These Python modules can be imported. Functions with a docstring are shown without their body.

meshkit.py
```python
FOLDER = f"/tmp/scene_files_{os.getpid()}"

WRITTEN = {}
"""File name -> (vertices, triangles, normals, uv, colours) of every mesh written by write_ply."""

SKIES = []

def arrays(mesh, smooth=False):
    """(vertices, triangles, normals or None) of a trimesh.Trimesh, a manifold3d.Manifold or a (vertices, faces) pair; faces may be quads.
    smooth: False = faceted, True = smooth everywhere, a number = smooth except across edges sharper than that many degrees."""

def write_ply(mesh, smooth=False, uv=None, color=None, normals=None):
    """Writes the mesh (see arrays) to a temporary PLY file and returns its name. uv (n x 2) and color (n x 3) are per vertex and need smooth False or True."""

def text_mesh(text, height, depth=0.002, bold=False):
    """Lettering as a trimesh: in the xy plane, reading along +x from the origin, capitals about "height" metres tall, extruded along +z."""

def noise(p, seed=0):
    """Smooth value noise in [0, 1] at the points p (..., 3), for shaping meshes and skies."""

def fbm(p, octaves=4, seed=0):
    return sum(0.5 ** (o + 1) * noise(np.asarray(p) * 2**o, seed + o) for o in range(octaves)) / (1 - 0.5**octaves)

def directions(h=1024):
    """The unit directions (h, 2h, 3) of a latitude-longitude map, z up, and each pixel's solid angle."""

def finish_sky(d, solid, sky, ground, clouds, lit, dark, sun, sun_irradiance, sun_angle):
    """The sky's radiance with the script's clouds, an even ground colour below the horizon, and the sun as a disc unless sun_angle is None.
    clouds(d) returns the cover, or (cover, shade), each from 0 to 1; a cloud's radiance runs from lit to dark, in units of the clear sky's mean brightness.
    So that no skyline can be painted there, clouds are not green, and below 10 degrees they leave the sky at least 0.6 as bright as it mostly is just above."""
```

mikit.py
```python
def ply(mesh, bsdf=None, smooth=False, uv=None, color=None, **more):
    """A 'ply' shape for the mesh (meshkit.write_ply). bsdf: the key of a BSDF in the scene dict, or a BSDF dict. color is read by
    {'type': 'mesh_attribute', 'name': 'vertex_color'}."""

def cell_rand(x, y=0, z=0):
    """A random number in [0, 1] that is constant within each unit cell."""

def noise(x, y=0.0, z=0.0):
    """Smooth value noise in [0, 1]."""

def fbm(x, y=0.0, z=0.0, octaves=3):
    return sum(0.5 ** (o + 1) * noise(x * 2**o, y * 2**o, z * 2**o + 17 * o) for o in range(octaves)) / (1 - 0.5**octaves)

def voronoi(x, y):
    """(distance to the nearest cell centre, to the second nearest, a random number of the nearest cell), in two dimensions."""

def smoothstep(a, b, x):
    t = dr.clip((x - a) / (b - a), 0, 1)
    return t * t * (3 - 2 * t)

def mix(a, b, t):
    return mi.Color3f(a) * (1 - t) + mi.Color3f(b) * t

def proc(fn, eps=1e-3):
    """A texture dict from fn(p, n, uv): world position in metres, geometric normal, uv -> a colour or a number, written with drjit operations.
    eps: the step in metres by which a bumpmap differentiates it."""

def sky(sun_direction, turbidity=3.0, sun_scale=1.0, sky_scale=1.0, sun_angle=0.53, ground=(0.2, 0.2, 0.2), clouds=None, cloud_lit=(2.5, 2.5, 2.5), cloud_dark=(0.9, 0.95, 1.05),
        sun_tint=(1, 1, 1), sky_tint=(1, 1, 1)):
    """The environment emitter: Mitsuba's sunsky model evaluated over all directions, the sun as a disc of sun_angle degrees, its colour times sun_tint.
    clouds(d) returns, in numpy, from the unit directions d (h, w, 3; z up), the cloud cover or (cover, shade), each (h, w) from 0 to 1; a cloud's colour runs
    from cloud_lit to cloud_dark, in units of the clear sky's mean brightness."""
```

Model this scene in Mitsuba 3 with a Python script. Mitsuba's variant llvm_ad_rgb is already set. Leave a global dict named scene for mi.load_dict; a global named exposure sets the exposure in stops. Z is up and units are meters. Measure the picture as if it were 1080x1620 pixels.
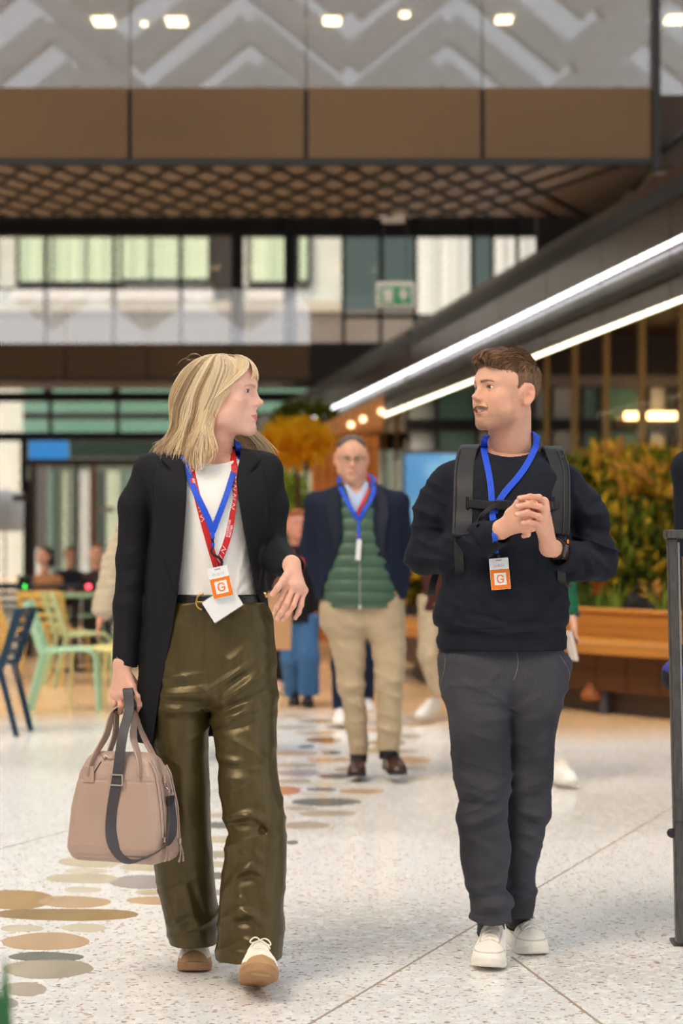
import math, random, numpy as np, trimesh, mitsuba as mi, drjit as dr, mikit, meshkit
from scipy.spatial.transform import Rotation as Rot
from scipy.interpolate import CubicSpline, PchipInterpolator
from mikit import noise, fbm, voronoi, smoothstep, mix, cell_rand

T = mi.ScalarTransform4f
scene, labels = {}, {}
# ------------------------------------------------------------------ camera, sky, exposure
F, HZ, CH = 3150.0, 865.0, 1.19          # focal length in pixels (1080 x 1620 frame), horizon row, camera height
TILT = math.atan((HZ-810)/F); CT, ST = math.cos(TILT), math.sin(TILT)
scene['camera'] = dict(type='thinlens', fov=math.degrees(2*math.atan(540/F)), fov_axis='x', aperture_radius=0.0125, focus_distance=5.6,
    to_world=T().look_at(origin=[0, 0, CH], target=[0, math.cos(TILT), CH+math.sin(TILT)], up=[0, 0, 1]), near_clip=0.05, far_clip=500)
exposure = 2.6
SUN = (-0.45, -0.62, 0.95)
def cover(d):                                                     # thin bright overcast over the glass roof
    n = meshkit.fbm(d*3.0, 3, 5)
    return np.full(d.shape[:2], 0.97), 0.1+0.5*n
scene['sky'] = mikit.sky(SUN, turbidity=4, sun_scale=0.28, sky_scale=1.0, sun_angle=24, ground=(0.35, 0.34, 0.32), clouds=cover, cloud_lit=(1.58, 1.6, 1.62), cloud_dark=(1.2, 1.22, 1.25), sun_tint=(1, 0.985, 0.96))

# ------------------------------------------------------------------ bookkeeping
used = {}
def key_for(base):
    if base not in used:
        used[base] = 0
        return base
    used[base] += 1
    return '%s_%03d' % (base, used[base])
def tag(k, label=None, cat=None, group=None, kind=None):
    d = {}
    if label: d['label'] = label
    if cat: d['category'] = cat
    if group: d['group'] = group
    if kind: d['kind'] = kind
    labels[k] = d
    return k
def thing(name, label, cat, group=None):
    return tag(key_for(name), label, cat, group)
def put(base, mesh, bsdf, smooth=False, color=None, label=None, kind=None, **more):
    k = key_for(base)
    scene[k] = mikit.ply(mesh, bsdf, smooth=smooth, color=color, **more)
    if label or kind: tag(k, label, kind=kind)
    return k
def part(root, name, mesh, bsdf, smooth=False, **kw):
    return put(root+'__'+name, mesh, bsdf, smooth, **kw)
def puts(root, name, ply, to_world=None, label=None):
    k = key_for(root+'__'+name if root else name)
    scene[k] = {**ply, 'to_world': to_world} if to_world is not None else dict(ply)
    if label: tag(k, label)
    return k

# ------------------------------------------------------------------ mesh helpers
def V(*a): return np.array(a, float)
def P(px, py, d):                                                 # the point at distance d (along y) that shows at that pixel
    y, z = F*CT-(810-py)*ST, F*ST+(810-py)*CT
    return V((px-540)*d/y, d, CH+z*d/y)
def gd(py): return -CH*(F*CT-(810-py)*ST)/(F*ST+(810-py)*CT)     # how far a floor point is that shows on that row
def norm(v): return np.asarray(v, float)/np.linalg.norm(v)
def cat(ms): return trimesh.util.concatenate([m for m in ms if m is not None])
def box(lo, hi):
    lo, hi = np.minimum(lo, hi), np.maximum(lo, hi)
    m = trimesh.creation.box(extents=hi-lo); m.apply_translation((lo+hi)/2); return m
def rbox(lo, hi, r=0.01):
    """A box with chamfered edges."""
    lo, hi = np.minimum(lo, hi).astype(float), np.maximum(lo, hi).astype(float)
    r = min(r, *(0.45*(hi-lo)))
    pts = []
    for k in range(3):
        a, b = lo+r, hi-r
        a[k], b[k] = lo[k], hi[k]
        pts += [[x, y, z] for x in (a[0], b[0]) for y in (a[1], b[1]) for z in (a[2], b[2])]
    return trimesh.convex.convex_hull(np.array(pts))
def obox(center, half, R, r=0.0):
    m = rbox(-V(*half), V(*half), r) if r else box(-V(*half), V(*half))
    M = np.eye(4); M[:3, :3] = R; M[:3, 3] = center
    m.apply_transform(M); return m
def bar(p0, p1, w, h, up=(0, 0, 1), r=0.0):
    p0, p1 = np.asarray(p0, float), np.asarray(p1, float)
    y = norm(p1-p0); x = np.cross(y, up)
    if np.linalg.norm(x) < 1e-6: x = np.cross(y, (1, 0, 0))
    x = norm(x); z = np.cross(x, y)
    return obox((p0+p1)/2, (w/2, np.linalg.norm(p1-p0)/2, h/2), np.stack([x, y, z], 1), r)
def spline(pts, n):
    pts = np.asarray(pts, float)
    t = np.r_[0, np.cumsum(np.linalg.norm(np.diff(pts[:, :3], axis=0), axis=1)+1e-9)]
    return CubicSpline(t, pts, axis=0)(np.linspace(0, t[-1], n))
def frames(path):
    """Rotation-minimising frames along a path: tangent, normal, binormal per point."""
    path = np.asarray(path, float); n = len(path)
    tg = np.gradient(path, axis=0); tg /= np.linalg.norm(tg, axis=1, keepdims=True)+1e-12
    u = np.cross(tg[0], (0, 0, 1) if abs(tg[0][2]) < 0.9 else (1, 0, 0)); u /= np.linalg.norm(u)
    us = [u]
    for i in range(1, n):
        u = us[-1]-tg[i]*np.dot(us[-1], tg[i]); us.append(u/np.linalg.norm(u))
    us = np.array(us)
    return tg, us, np.cross(tg, us)
def grid_mesh(G, closed_u=False, closed_v=False, caps=False):
    """Triangles over an (n, m, 3) grid of points."""
    n, m = G.shape[:2]
    i, j = np.meshgrid(np.arange(n if closed_u else n-1), np.arange(m if closed_v else m-1), indexing='ij')
    a, b, c, d = i*m+j, ((i+1) % n)*m+j, ((i+1) % n)*m+(j+1) % m, i*m+(j+1) % m
    f = np.concatenate([np.stack([a, b, c], -1).reshape(-1, 3), np.stack([a, c, d], -1).reshape(-1, 3)])
    v = G.reshape(-1, 3)
    if caps:
        v = np.vstack([v, G[0].mean(0), G[-1].mean(0)])
        j = np.arange(m); k = (j+1) % m
        f = np.vstack([f, np.stack([np.full(m, n*m), j, k], 1), np.stack([np.full(m, n*m+1), (n-1)*m+k, (n-1)*m+j], 1)])
    return trimesh.Trimesh(v, f, process=False)
def tube(path, r, k=8, caps=True):
    path = np.asarray(path, float)
    r = np.broadcast_to(np.asarray(r, float), (len(path),))
    _, u, w = frames(path)
    a = np.arange(k)/k*2*np.pi
    G = path[:, None]+r[:, None, None]*(np.cos(a)[None, :, None]*u[:, None]+np.sin(a)[None, :, None]*w[:, None])
    m = grid_mesh(G, closed_v=True, caps=caps); m.fix_normals() if caps else None
    return m
def strap(path, side, w, t):
    """A flat band: its width along side (one vector, or one per point), its thickness across."""
    path = np.asarray(path, float); side = np.broadcast_to(np.asarray(side, float), path.shape).copy()
    tg = np.gradient(path, axis=0); tg /= np.linalg.norm(tg, axis=1, keepdims=True)+1e-12
    side -= tg*(side*tg).sum(1, keepdims=True); side /= np.linalg.norm(side, axis=1, keepdims=True)+1e-12
    nn = np.cross(tg, side); w = np.broadcast_to(np.asarray(w, float), (len(path),))[:, None]; e = min(t*0.5, 0.002)
    G = np.stack([path+s*side*(w/2-(e if abs(q) == 1 else 0))+q*nn*t/2 for s, q in ((-1, -.4), (-1, .4), (-1, 1), (1, 1), (1, .4), (1, -.4), (1, -1), (-1, -1))], 1)
    m = grid_mesh(G, closed_v=True, caps=True); m.fix_normals(); return m
def prism(poly, origin, ux, uy, depth):
    """A polygon (list of 2-D points or a shapely shape) on the plane origin + x ux + y uy, extruded by depth along ux x uy."""
    from shapely.geometry import Polygon
    g = poly if hasattr(poly, 'geom_type') else Polygon(poly)
    gs = list(g.geoms) if hasattr(g, 'geoms') else [g]
    ms = [trimesh.creation.extrude_polygon(q, depth, engine='earcut') for q in gs if q.area > 1e-12]
    m = cat(ms); M = np.eye(4); M[:3, 0], M[:3, 1] = ux, uy; M[:3, 2] = np.cross(ux, uy); M[:3, 3] = origin
    m.apply_transform(M); return m
def lathe(profile, center=(0, 0, 0), k=32):
    pr = np.asarray(profile, float); a = np.arange(k)/k*2*np.pi
    G = np.stack([pr[:, None, 0]*np.cos(a), pr[:, None, 0]*np.sin(a), np.repeat(pr[:, None, 1], k, 1)], -1)+np.asarray(center)
    m = grid_mesh(G, closed_v=True, caps=True); m.fix_normals(); return m
def cylinder(p0, p1, r, k=16): return tube([p0, p1], r, k)
def text_on(text, height, origin, ux, uy, depth=0.0006, bold=False, center=True):
    m = meshkit.text_mesh(text, height, depth, bold)
    c = m.bounds.mean(0)
    if center: m.apply_translation([-c[0], -c[1], 0])
    M = np.eye(4); M[:3, 0], M[:3, 1], M[:3, 2], M[:3, 3] = ux, uy, np.cross(ux, uy), origin
    m.apply_transform(M); return m

# ------------------------------------------------------------------ signed distance modelling
f4 = np.float32
def smin(a, b, k):
    h = np.maximum(k-np.abs(a-b), 0)/k
    return np.minimum(a, b)-h*h*k*0.25
def smax(a, b, k): return -smin(-a, -b, k)
def s_cone(p, a, b, ra, rb):
    a, b = np.asarray(a, f4), np.asarray(b, f4); ab = b-a
    t = np.clip(((p-a)@ab)/max(float(ab@ab), 1e-12), 0, 1)
    q = p-a-t[:, None]*ab
    return np.sqrt((q*q).sum(1))-(ra+(rb-ra)*t)
def s_ball(p, c, r):
    q = p-np.asarray(c, f4); return np.sqrt((q*q).sum(1))-f4(r)
def s_ell(p, c, r, R=None):
    q = p-np.asarray(c, f4)
    if R is not None: q = q@np.asarray(R, f4)
    r = np.asarray(r, f4)
    a = q/r; k0 = np.sqrt((a*a).sum(1)); b = a/r; k1 = np.sqrt((b*b).sum(1))+1e-9
    return k0*(k0-1)/k1
def s_box(p, c, half, R=None, r=0.0):
    q = p-np.asarray(c, f4)
    if R is not None: q = q@np.asarray(R, f4)
    q = np.abs(q)-np.asarray(half, f4)+f4(r)
    return np.sqrt((np.maximum(q, 0)**2).sum(1))+np.minimum(q.max(1), 0)-f4(r)
def s_chain(p, pts, rs, k=0.01):
    d = None
    for a, b, ra, rb in zip(pts[:-1], pts[1:], rs[:-1], rs[1:]):
        e = s_cone(p, a, b, ra, rb); d = e if d is None else smin(d, e, k)
    return d
class Loft:
    """Elliptic sections stacked along z: rows of (z, cx, cy, rx, ry[, power])."""
    def __init__(self, rows):
        rows = np.array(sorted([tuple(r)+((2.0,) if len(r) == 5 else ()) for r in rows]), float)
        self.z0, self.z1 = rows[0, 0], rows[-1, 0]
        self.zs = np.linspace(self.z0, self.z1, 400)
        self.tab = PchipInterpolator(rows[:, 0], rows[:, 1:], axis=0)(self.zs).astype(f4)
    def at(self, z):
        i = np.clip((z-self.z0)/(self.z1-self.z0)*399, 0, 398.999)
        j = i.astype(int); t = (i-j)[:, None].astype(f4)
        return self.tab[j]*(1-t)+self.tab[j+1]*t
    def __call__(self, p, grow=0.0):
        c = self.at(p[:, 2])
        x, y = p[:, 0]-c[:, 0], p[:, 1]-c[:, 1]
        rx, ry, n = c[:, 2]+grow, c[:, 3]+grow, c[:, 4]
        ax, ay = np.abs(x)/rx+1e-6, np.abs(y)/ry+1e-6
        g = (ax**n+ay**n)**(1/n)
        th = np.sqrt(x*x+y*y)/g                       # radius of the section in this direction
        gr = np.sqrt((ax**(n-1)*g**(1-n)/rx)**2+(ay**(n-1)*g**(1-n)/ry)**2)+1e-9
        d = np.maximum((g-1)/gr, -np.minimum(rx, ry)) if False else (g-1)/gr
        cap = np.maximum(self.z0-grow-p[:, 2], p[:, 2]-self.z1-grow)
        return np.maximum(np.clip(d, -0.3, 0.3), cap.astype(f4))
def fold(p, a, b, w, amp):
    """A ridge (or, with negative amp, a groove) along the segment ab, fading at its ends: subtract it from a distance."""
    a, b = np.asarray(a, f4), np.asarray(b, f4); ab = b-a
    t = np.clip(((p-a)@ab)/max(float(ab@ab), 1e-12), 0, 1)
    q = p-a-t[:, None]*ab
    return amp*np.exp(-(q*q).sum(1)/f4(w*w))*(0.25+0.75*np.sin(np.pi*np.clip(t, 0.02, 0.98)))
def wrinkle(p, scale, seed=0, octaves=2):
    return (meshkit.fbm(p*np.asarray(scale), octaves, seed)-0.5).astype(f4)
def creases(p, sx, sz, seed=0, warp=0.35, tilt=0.0):
    """Sharp-crested folds that run across (sx: lengthwise frequency, sz: how many per metre of height): 0 to 1."""
    q = np.stack([p[:, 0]*sx, p[:, 1]*sx, p[:, 2]*sz+tilt*p[:, 0]*sz], 1)
    q = q+warp*meshkit.noise(q*0.6+9, seed+3)[:, None]*np.array([1, 1, 1.6])
    n = meshkit.noise(q, seed); r = 1-np.abs(2*n-1)
    return (r**3).astype(f4)
def bump(z, zc, w): return np.exp(-((z-f4(zc))/f4(w))**2).astype(f4)
def in_poly(p2, poly):
    """Signed distance (inside negative) of 2-D points to a polygon."""
    poly = np.asarray(poly, f4); d = np.full(len(p2), 1e9, f4); s = np.zeros(len(p2), bool)
    for a, b in zip(poly, np.roll(poly, -1, 0)):
        e = b-a; w = p2-a; t = np.clip((w@e)/max(float(e@e), 1e-12), 0, 1)
        q = w-t[:, None]*e; d = np.minimum(d, (q*q).sum(1))
        c = (a[1] <= p2[:, 1]) != (b[1] <= p2[:, 1])
        x = a[0]+(p2[:, 1]-a[1])*(e[0]/(e[1] if abs(e[1]) > 1e-9 else 1e-9))
        s ^= c & (p2[:, 0] < x)
    return np.where(s, -1, 1)*np.sqrt(d)
def px_of(p):
    """Front-view coordinates: the pixel at which the camera sees a point."""
    y, z = p[:, 1]*CT+(p[:, 2]-CH)*ST, (p[:, 2]-CH)*CT-p[:, 1]*ST
    return np.stack([540+F*p[:, 0]/y, 810-F*z/y], 1)
def surf(fn, lo, hi, h, B=8, slack=1.6):
    """The zero surface of fn (points -> distances) by surface nets, evaluated only in blocks near it."""
    lo, hi = np.asarray(lo, float)-2*h, np.asarray(hi, float)+2*h
    nb = np.ceil((hi-lo)/(h*B)).astype(int); n = nb*B
    bi = np.stack(np.meshgrid(*[np.arange(k) for k in nb], indexing='ij'), -1).reshape(-1, 3)
    dc = fn((lo+(bi*B+(B-1)/2)*h).astype(f4))
    val = np.where(dc > 0, 1, -1).astype(f4)
    Fv = np.repeat(np.repeat(np.repeat(val.reshape(nb), B, 0), B, 1), B, 2)
    act = bi[np.abs(dc) < slack*h*B]
    off = np.stack(np.meshgrid(*[np.arange(B)]*3, indexing='ij'), -1).reshape(-1, 3)
    for s in range(0, len(act), 800):
        ijk = (act[s:s+800, None]*B+off[None]).reshape(-1, 3)
        Fv[ijk[:, 0], ijk[:, 1], ijk[:, 2]] = fn((lo+ijk*h).astype(f4))
    for ax in range(3):
        sl = [slice(None)]*3
        for e in (0, -1):
            sl[ax] = e; Fv[tuple(sl)] = np.maximum(Fv[tuple(sl)], 1e-4)
    S = Fv < 0
    cnt = np.zeros(tuple(n-1), np.uint8)
    for o in np.ndindex(2, 2, 2):
        cnt += S[o[0]:n[0]-1+o[0], o[1]:n[1]-1+o[1], o[2]:n[2]-1+o[2]]
    c = np.argwhere((cnt > 0) & (cnt < 8))
    idx = np.full(tuple(n-1), -1, np.int32); idx[c[:, 0], c[:, 1], c[:, 2]] = np.arange(len(c))
    acc, num = np.zeros((len(c), 3), f4), np.zeros((len(c), 1), f4)
    for o in np.ndindex(2, 2, 2):
        for ax in range(3):
            if o[ax]: continue
            a = c+np.array(o); b = a.copy(); b[:, ax] += 1
            fa, fb = Fv[a[:, 0], a[:, 1], a[:, 2]], Fv[b[:, 0], b[:, 1], b[:, 2]]
            m = (fa < 0) != (fb < 0)
            t = np.where(m, fa/np.where(m, fa-fb, 1), 0)
            q = np.repeat(np.array(o, f4)[None], len(c), 0); q[:, ax] += t
            acc += q*m[:, None]; num += m[:, None]
    v = lo+(c+acc/num)*h
    fs = []
    for ax in range(3):
        u, w = (ax+1) % 3, (ax+2) % 3
        sl0, sl1 = [slice(0, k) for k in n], [slice(0, k) for k in n]
        sl0[ax], sl1[ax] = slice(0, n[ax]-1), slice(1, n[ax])
        d = S[tuple(sl0)] != S[tuple(sl1)]
        e = np.argwhere(d)
        e = e[(e[:, u] > 0) & (e[:, w] > 0) & (e[:, u] < n[u]-1) & (e[:, w] < n[w]-1)]
        def at(du, dw):
            g = e.copy(); g[:, u] -= du; g[:, w] -= dw; return idx[g[:, 0], g[:, 1], g[:, 2]]
        q = np.stack([at(1, 1), at(0, 1), at(0, 0), at(1, 0)], 1)
        flip = ~S[e[:, 0], e[:, 1], e[:, 2]]
        q[flip] = q[flip][:, ::-1]
        fs.append(q)
    q = np.vstack(fs); q = q[(q >= 0).all(1)]
    f = np.vstack([q[:, [0, 1, 2]], q[:, [0, 2, 3]]])
    return trimesh.Trimesh(v, f, process=False)
def relax(m, n=2, lam=0.5):
    """A few Taubin passes."""
    import scipy.sparse as sp
    e = m.edges_unique; N = len(m.vertices)
    A = sp.coo_matrix((np.ones(2*len(e)), (np.r_[e[:, 0], e[:, 1]], np.r_[e[:, 1], e[:, 0]])), (N, N)).tocsr()
    D = sp.diags(1/np.maximum(np.asarray(A.sum(1)).ravel(), 1)); v = np.array(m.vertices)
    for _ in range(n):
        for l in (lam, -lam*1.04): v = v+l*(D@(A@v)-v)
    return trimesh.Trimesh(v, m.faces, process=False)
def keep_big(m):
    """The largest connected piece of a mesh."""
    import scipy.sparse as sp
    from scipy.sparse.csgraph import connected_components
    e = m.edges; N = len(m.vertices)
    _, lab = connected_components(sp.coo_matrix((np.ones(len(e)), (e[:, 0], e[:, 1])), (N, N)), directed=False)
    big = np.bincount(lab).argmax(); ok = lab == big
    re = np.cumsum(ok)-1
    f = m.faces[ok[m.faces[:, 0]]]
    return trimesh.Trimesh(np.array(m.vertices)[ok], re[f], process=False)

# ------------------------------------------------------------------ materials
def rgb(*c):
    c = c[0] if len(c) == 1 else c
    return {'type': 'rgb', 'value': [float(x) for x in c]}
def srgb(r, g, b):
    c = np.array([r, g, b], float)/255
    return tuple(float(x) for x in np.where(c <= 0.04045, c/12.92, ((c+0.055)/1.055)**2.4))
def mat(name, color, rough=0.6, metallic=0.0, two=True, spec=0.5, bump=None, bump_scale=1.0, **more):
    tex = color if isinstance(color, dict) else mikit.proc(color) if callable(color) else rgb(color)
    d = {'type': 'principled', 'base_color': tex, 'roughness': rough, 'metallic': metallic, 'specular': spec, **more}
    if bump is not None: d = {'type': 'bumpmap', 'arbitrary': mikit.proc(bump, 0.0015), 'scale': bump_scale, 'bsdf': d}
    scene[name] = {'type': 'twosided', 'bsdf': d} if two else d
    return name
VC = {'type': 'mesh_attribute', 'name': 'vertex_color'}
def lamp(name, mesh, color, root=None):
    k = key_for(root+'__'+name if root else name)
    scene[k] = mikit.ply(mesh, 'm_lampface', emitter={'type': 'area', 'radiance': rgb(color)})
    return k
# ------------------------------------------------------------------ shared materials
mat('m_lampface', (0.8, 0.8, 0.8))
def terrazzo(p, n, uv):
    base = mix(srgb(222, 222, 220), srgb(200, 200, 197), smoothstep(0.35, 0.7, fbm(p.x*0.8, p.y*0.8, 0, 3)))
    base = mix(base, srgb(234, 235, 234), smoothstep(0.5, 0.75, fbm(p.x*45, p.y*45, 1, 2))*0.6)
    base = mix(base, base*mi.Color3f(*srgb(250, 208, 160)), smoothstep(13.4, 15.4, p.y+0.8*noise(p.x*0.7, p.y*0.7, 5)+1.3*smoothstep(0.0, 1.5, p.x)))  # tan cafe floor; nearer on the right it paints in bench and lamp glow
    for sc, s, amt, lo in ((38, 0.0, 0.9, 0.62), (68, 7.3, 0.75, 0.68), (26, 3.1, 0.75, 0.9)):
        d1, d2, r = voronoi(p.x*sc+s+0.35*noise(p.x*sc*2, p.y*sc*2), p.y*sc+s*1.7)
        chip = smoothstep(lo, lo+0.02, r)*smoothstep(0.36, 0.26, d1+0.22*noise(p.x*sc*2.3, p.y*sc*2.9, 4))
        tone = mix(srgb(120, 88, 66), srgb(176, 150, 128), noise(p.x*sc*0.7, p.y*sc*0.7, 9))
        base = mix(base, tone, chip*amt)
    return base
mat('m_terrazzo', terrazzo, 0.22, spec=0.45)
mat('m_joint', srgb(150, 136, 120), 0.6)
def bronze(p, n, uv): return mix(srgb(110, 86, 60), srgb(100, 77, 54), noise(p.x*0.6, p.z*2, 3))
mat('m_bronze', bronze, 0.42, metallic=0.55)
mat('m_bronze_dark', srgb(64, 46, 32), 0.4, metallic=0.4)
mat('m_frame_dark', srgb(30, 28, 27), 0.45, metallic=0.2)
mat('m_steel_black', srgb(22, 22, 24), 0.5)
mat('m_gold', srgb(176, 136, 70), 0.4, metallic=0.5)
mat('m_soffit', srgb(146, 132, 120), 0.55)
mat('m_deck', srgb(120, 112, 104), 0.7)
mat('m_wall_grey', srgb(120, 112, 104), 0.7)
mat('m_wall_dark', srgb(46, 40, 36), 0.6)
mat('m_wall_light', srgb(214, 210, 200), 0.8)
mat('m_stone', lambda p, n, uv: mix(srgb(226, 232, 226), srgb(208, 213, 206), fbm(p.x*1.3, p.y*1.3, p.z*1.3, 3)), 0.8)
mat('m_curtain', lambda p, n, uv: mix(srgb(216, 234, 206), srgb(184, 208, 182), smoothstep(0.3, 0.7, noise(p.x*14, 0, 2))), 0.9)
mat('m_curtain_white', lambda p, n, uv: mix(srgb(230, 236, 234), srgb(188, 196, 196), smoothstep(0.3, 0.7, noise(p.x*11, 0, 5))), 0.9)
mat('m_green_glass', srgb(104, 148, 132), 0.15, spec=0.8)
mat('m_green_glass_dark', srgb(52, 74, 70), 0.15, spec=0.8)
mat('m_blue_sign', srgb(36, 120, 190), 0.5)
mat('m_white', srgb(240, 240, 238), 0.6)
mat('m_beam', srgb(226, 226, 224), 0.6)
def wood_fn(dark, light):
    def fn(p, n, uv):
        g = fbm(p.x*2+p.y*2, p.z*38, p.x*1.1, 3)
        return mix(dark, light, g)
    return fn
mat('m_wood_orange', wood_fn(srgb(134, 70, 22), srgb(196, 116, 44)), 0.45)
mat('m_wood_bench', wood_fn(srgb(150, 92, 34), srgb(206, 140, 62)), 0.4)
mat('m_wood_canopy', wood_fn(srgb(190, 122, 66), srgb(222, 156, 96)), 0.5)
scene['m_glass'] = {'type': 'thindielectric', 'int_ior': 2.1}
scene['m_glass_gallery'] = {'type': 'thindielectric', 'int_ior': 1.02}
scene['m_glass_clear'] = {'type': 'thindielectric', 'int_ior': 1.22}

# ------------------------------------------------------------------ floor with joints and inlaid stones
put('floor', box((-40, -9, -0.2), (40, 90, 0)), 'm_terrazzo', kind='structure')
def floor_strip(a, b, w=0.008):
    part('floor', 'joint', bar((a[0], a[1], 0.0), (b[0], b[1], 0.0), w, 0.0016), 'm_joint')
def G(px, py): q = P(px, py, gd(py)); return q[:2]
j0, j1 = G(812, 1516), G(940, 1612)
u1 = norm(j1-j0); floor_strip(j0-u1*0.02, j0+u1*6)
k0, k1 = G(838, 1412), G(905, 1372)
u2 = norm(k1-k0); floor_strip(k0-u2*3.0+0*u1, k0+u2*9)
for s in (-4.2, 4.2):
    floor_strip(k0+u1*s-u2*4, k0+u1*s+u2*9)
inlay_tones = [(176, 140, 92), (196, 172, 138), (206, 194, 168), (120, 122, 116), (180, 170, 150), (200, 168, 132), (158, 126, 78), (190, 178, 164), (214, 206, 184), (168, 158, 158), (186, 128, 92)]
for i, t in enumerate(inlay_tones):
    a, b = srgb(*t), srgb(*[int(c*0.86) for c in t])
    mat('m_inlay_%d' % i, (lambda a, b, i: lambda p, n, uv: mix(a, b, fbm(p.x*9+i, p.y*2.5, i*3.0, 3)))(a, b, i), 0.18, spec=0.5)
def inlay(cx, cy, rx, ry, tone, seed):
    """cx, cy: pixel centre, rx, ry: half size there."""
    rng = np.random.default_rng(seed)
    a = np.linspace(0, 2*np.pi, 22, endpoint=False)
    w = 1+0.10*np.sin(a*2+rng.uniform(0, 6))+0.07*np.sin(3*a+rng.uniform(0, 6))
    pts = []
    for t, k in zip(a, w):
        x = np.sign(np.cos(t))*abs(np.cos(t))**0.9; pts.append(G(cx+rx*x*(1+0.04*(k-1)), cy+ry*math.sin(t)*k))
    pts = np.array(pts)
    n = len(pts); v = np.vstack([np.c_[pts, np.full(n, 0.0012)], np.c_[pts, np.full(n, -0.01)], [[*pts.mean(0), 0.0012]]])
    i = np.arange(n); j = (i+1) % n
    f = np.vstack([np.stack([i, j, np.full(n, 2*n)], 1), np.stack([i, i+n, j], 1), np.stack([j, i+n, j+n], 1)])
    m = trimesh.Trimesh(v, f, process=False)
    if m.face_normals[0][2] < 0: m.invert()
    part('floor', 'inlay_stone', m, 'm_inlay_%d' % tone)
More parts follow.
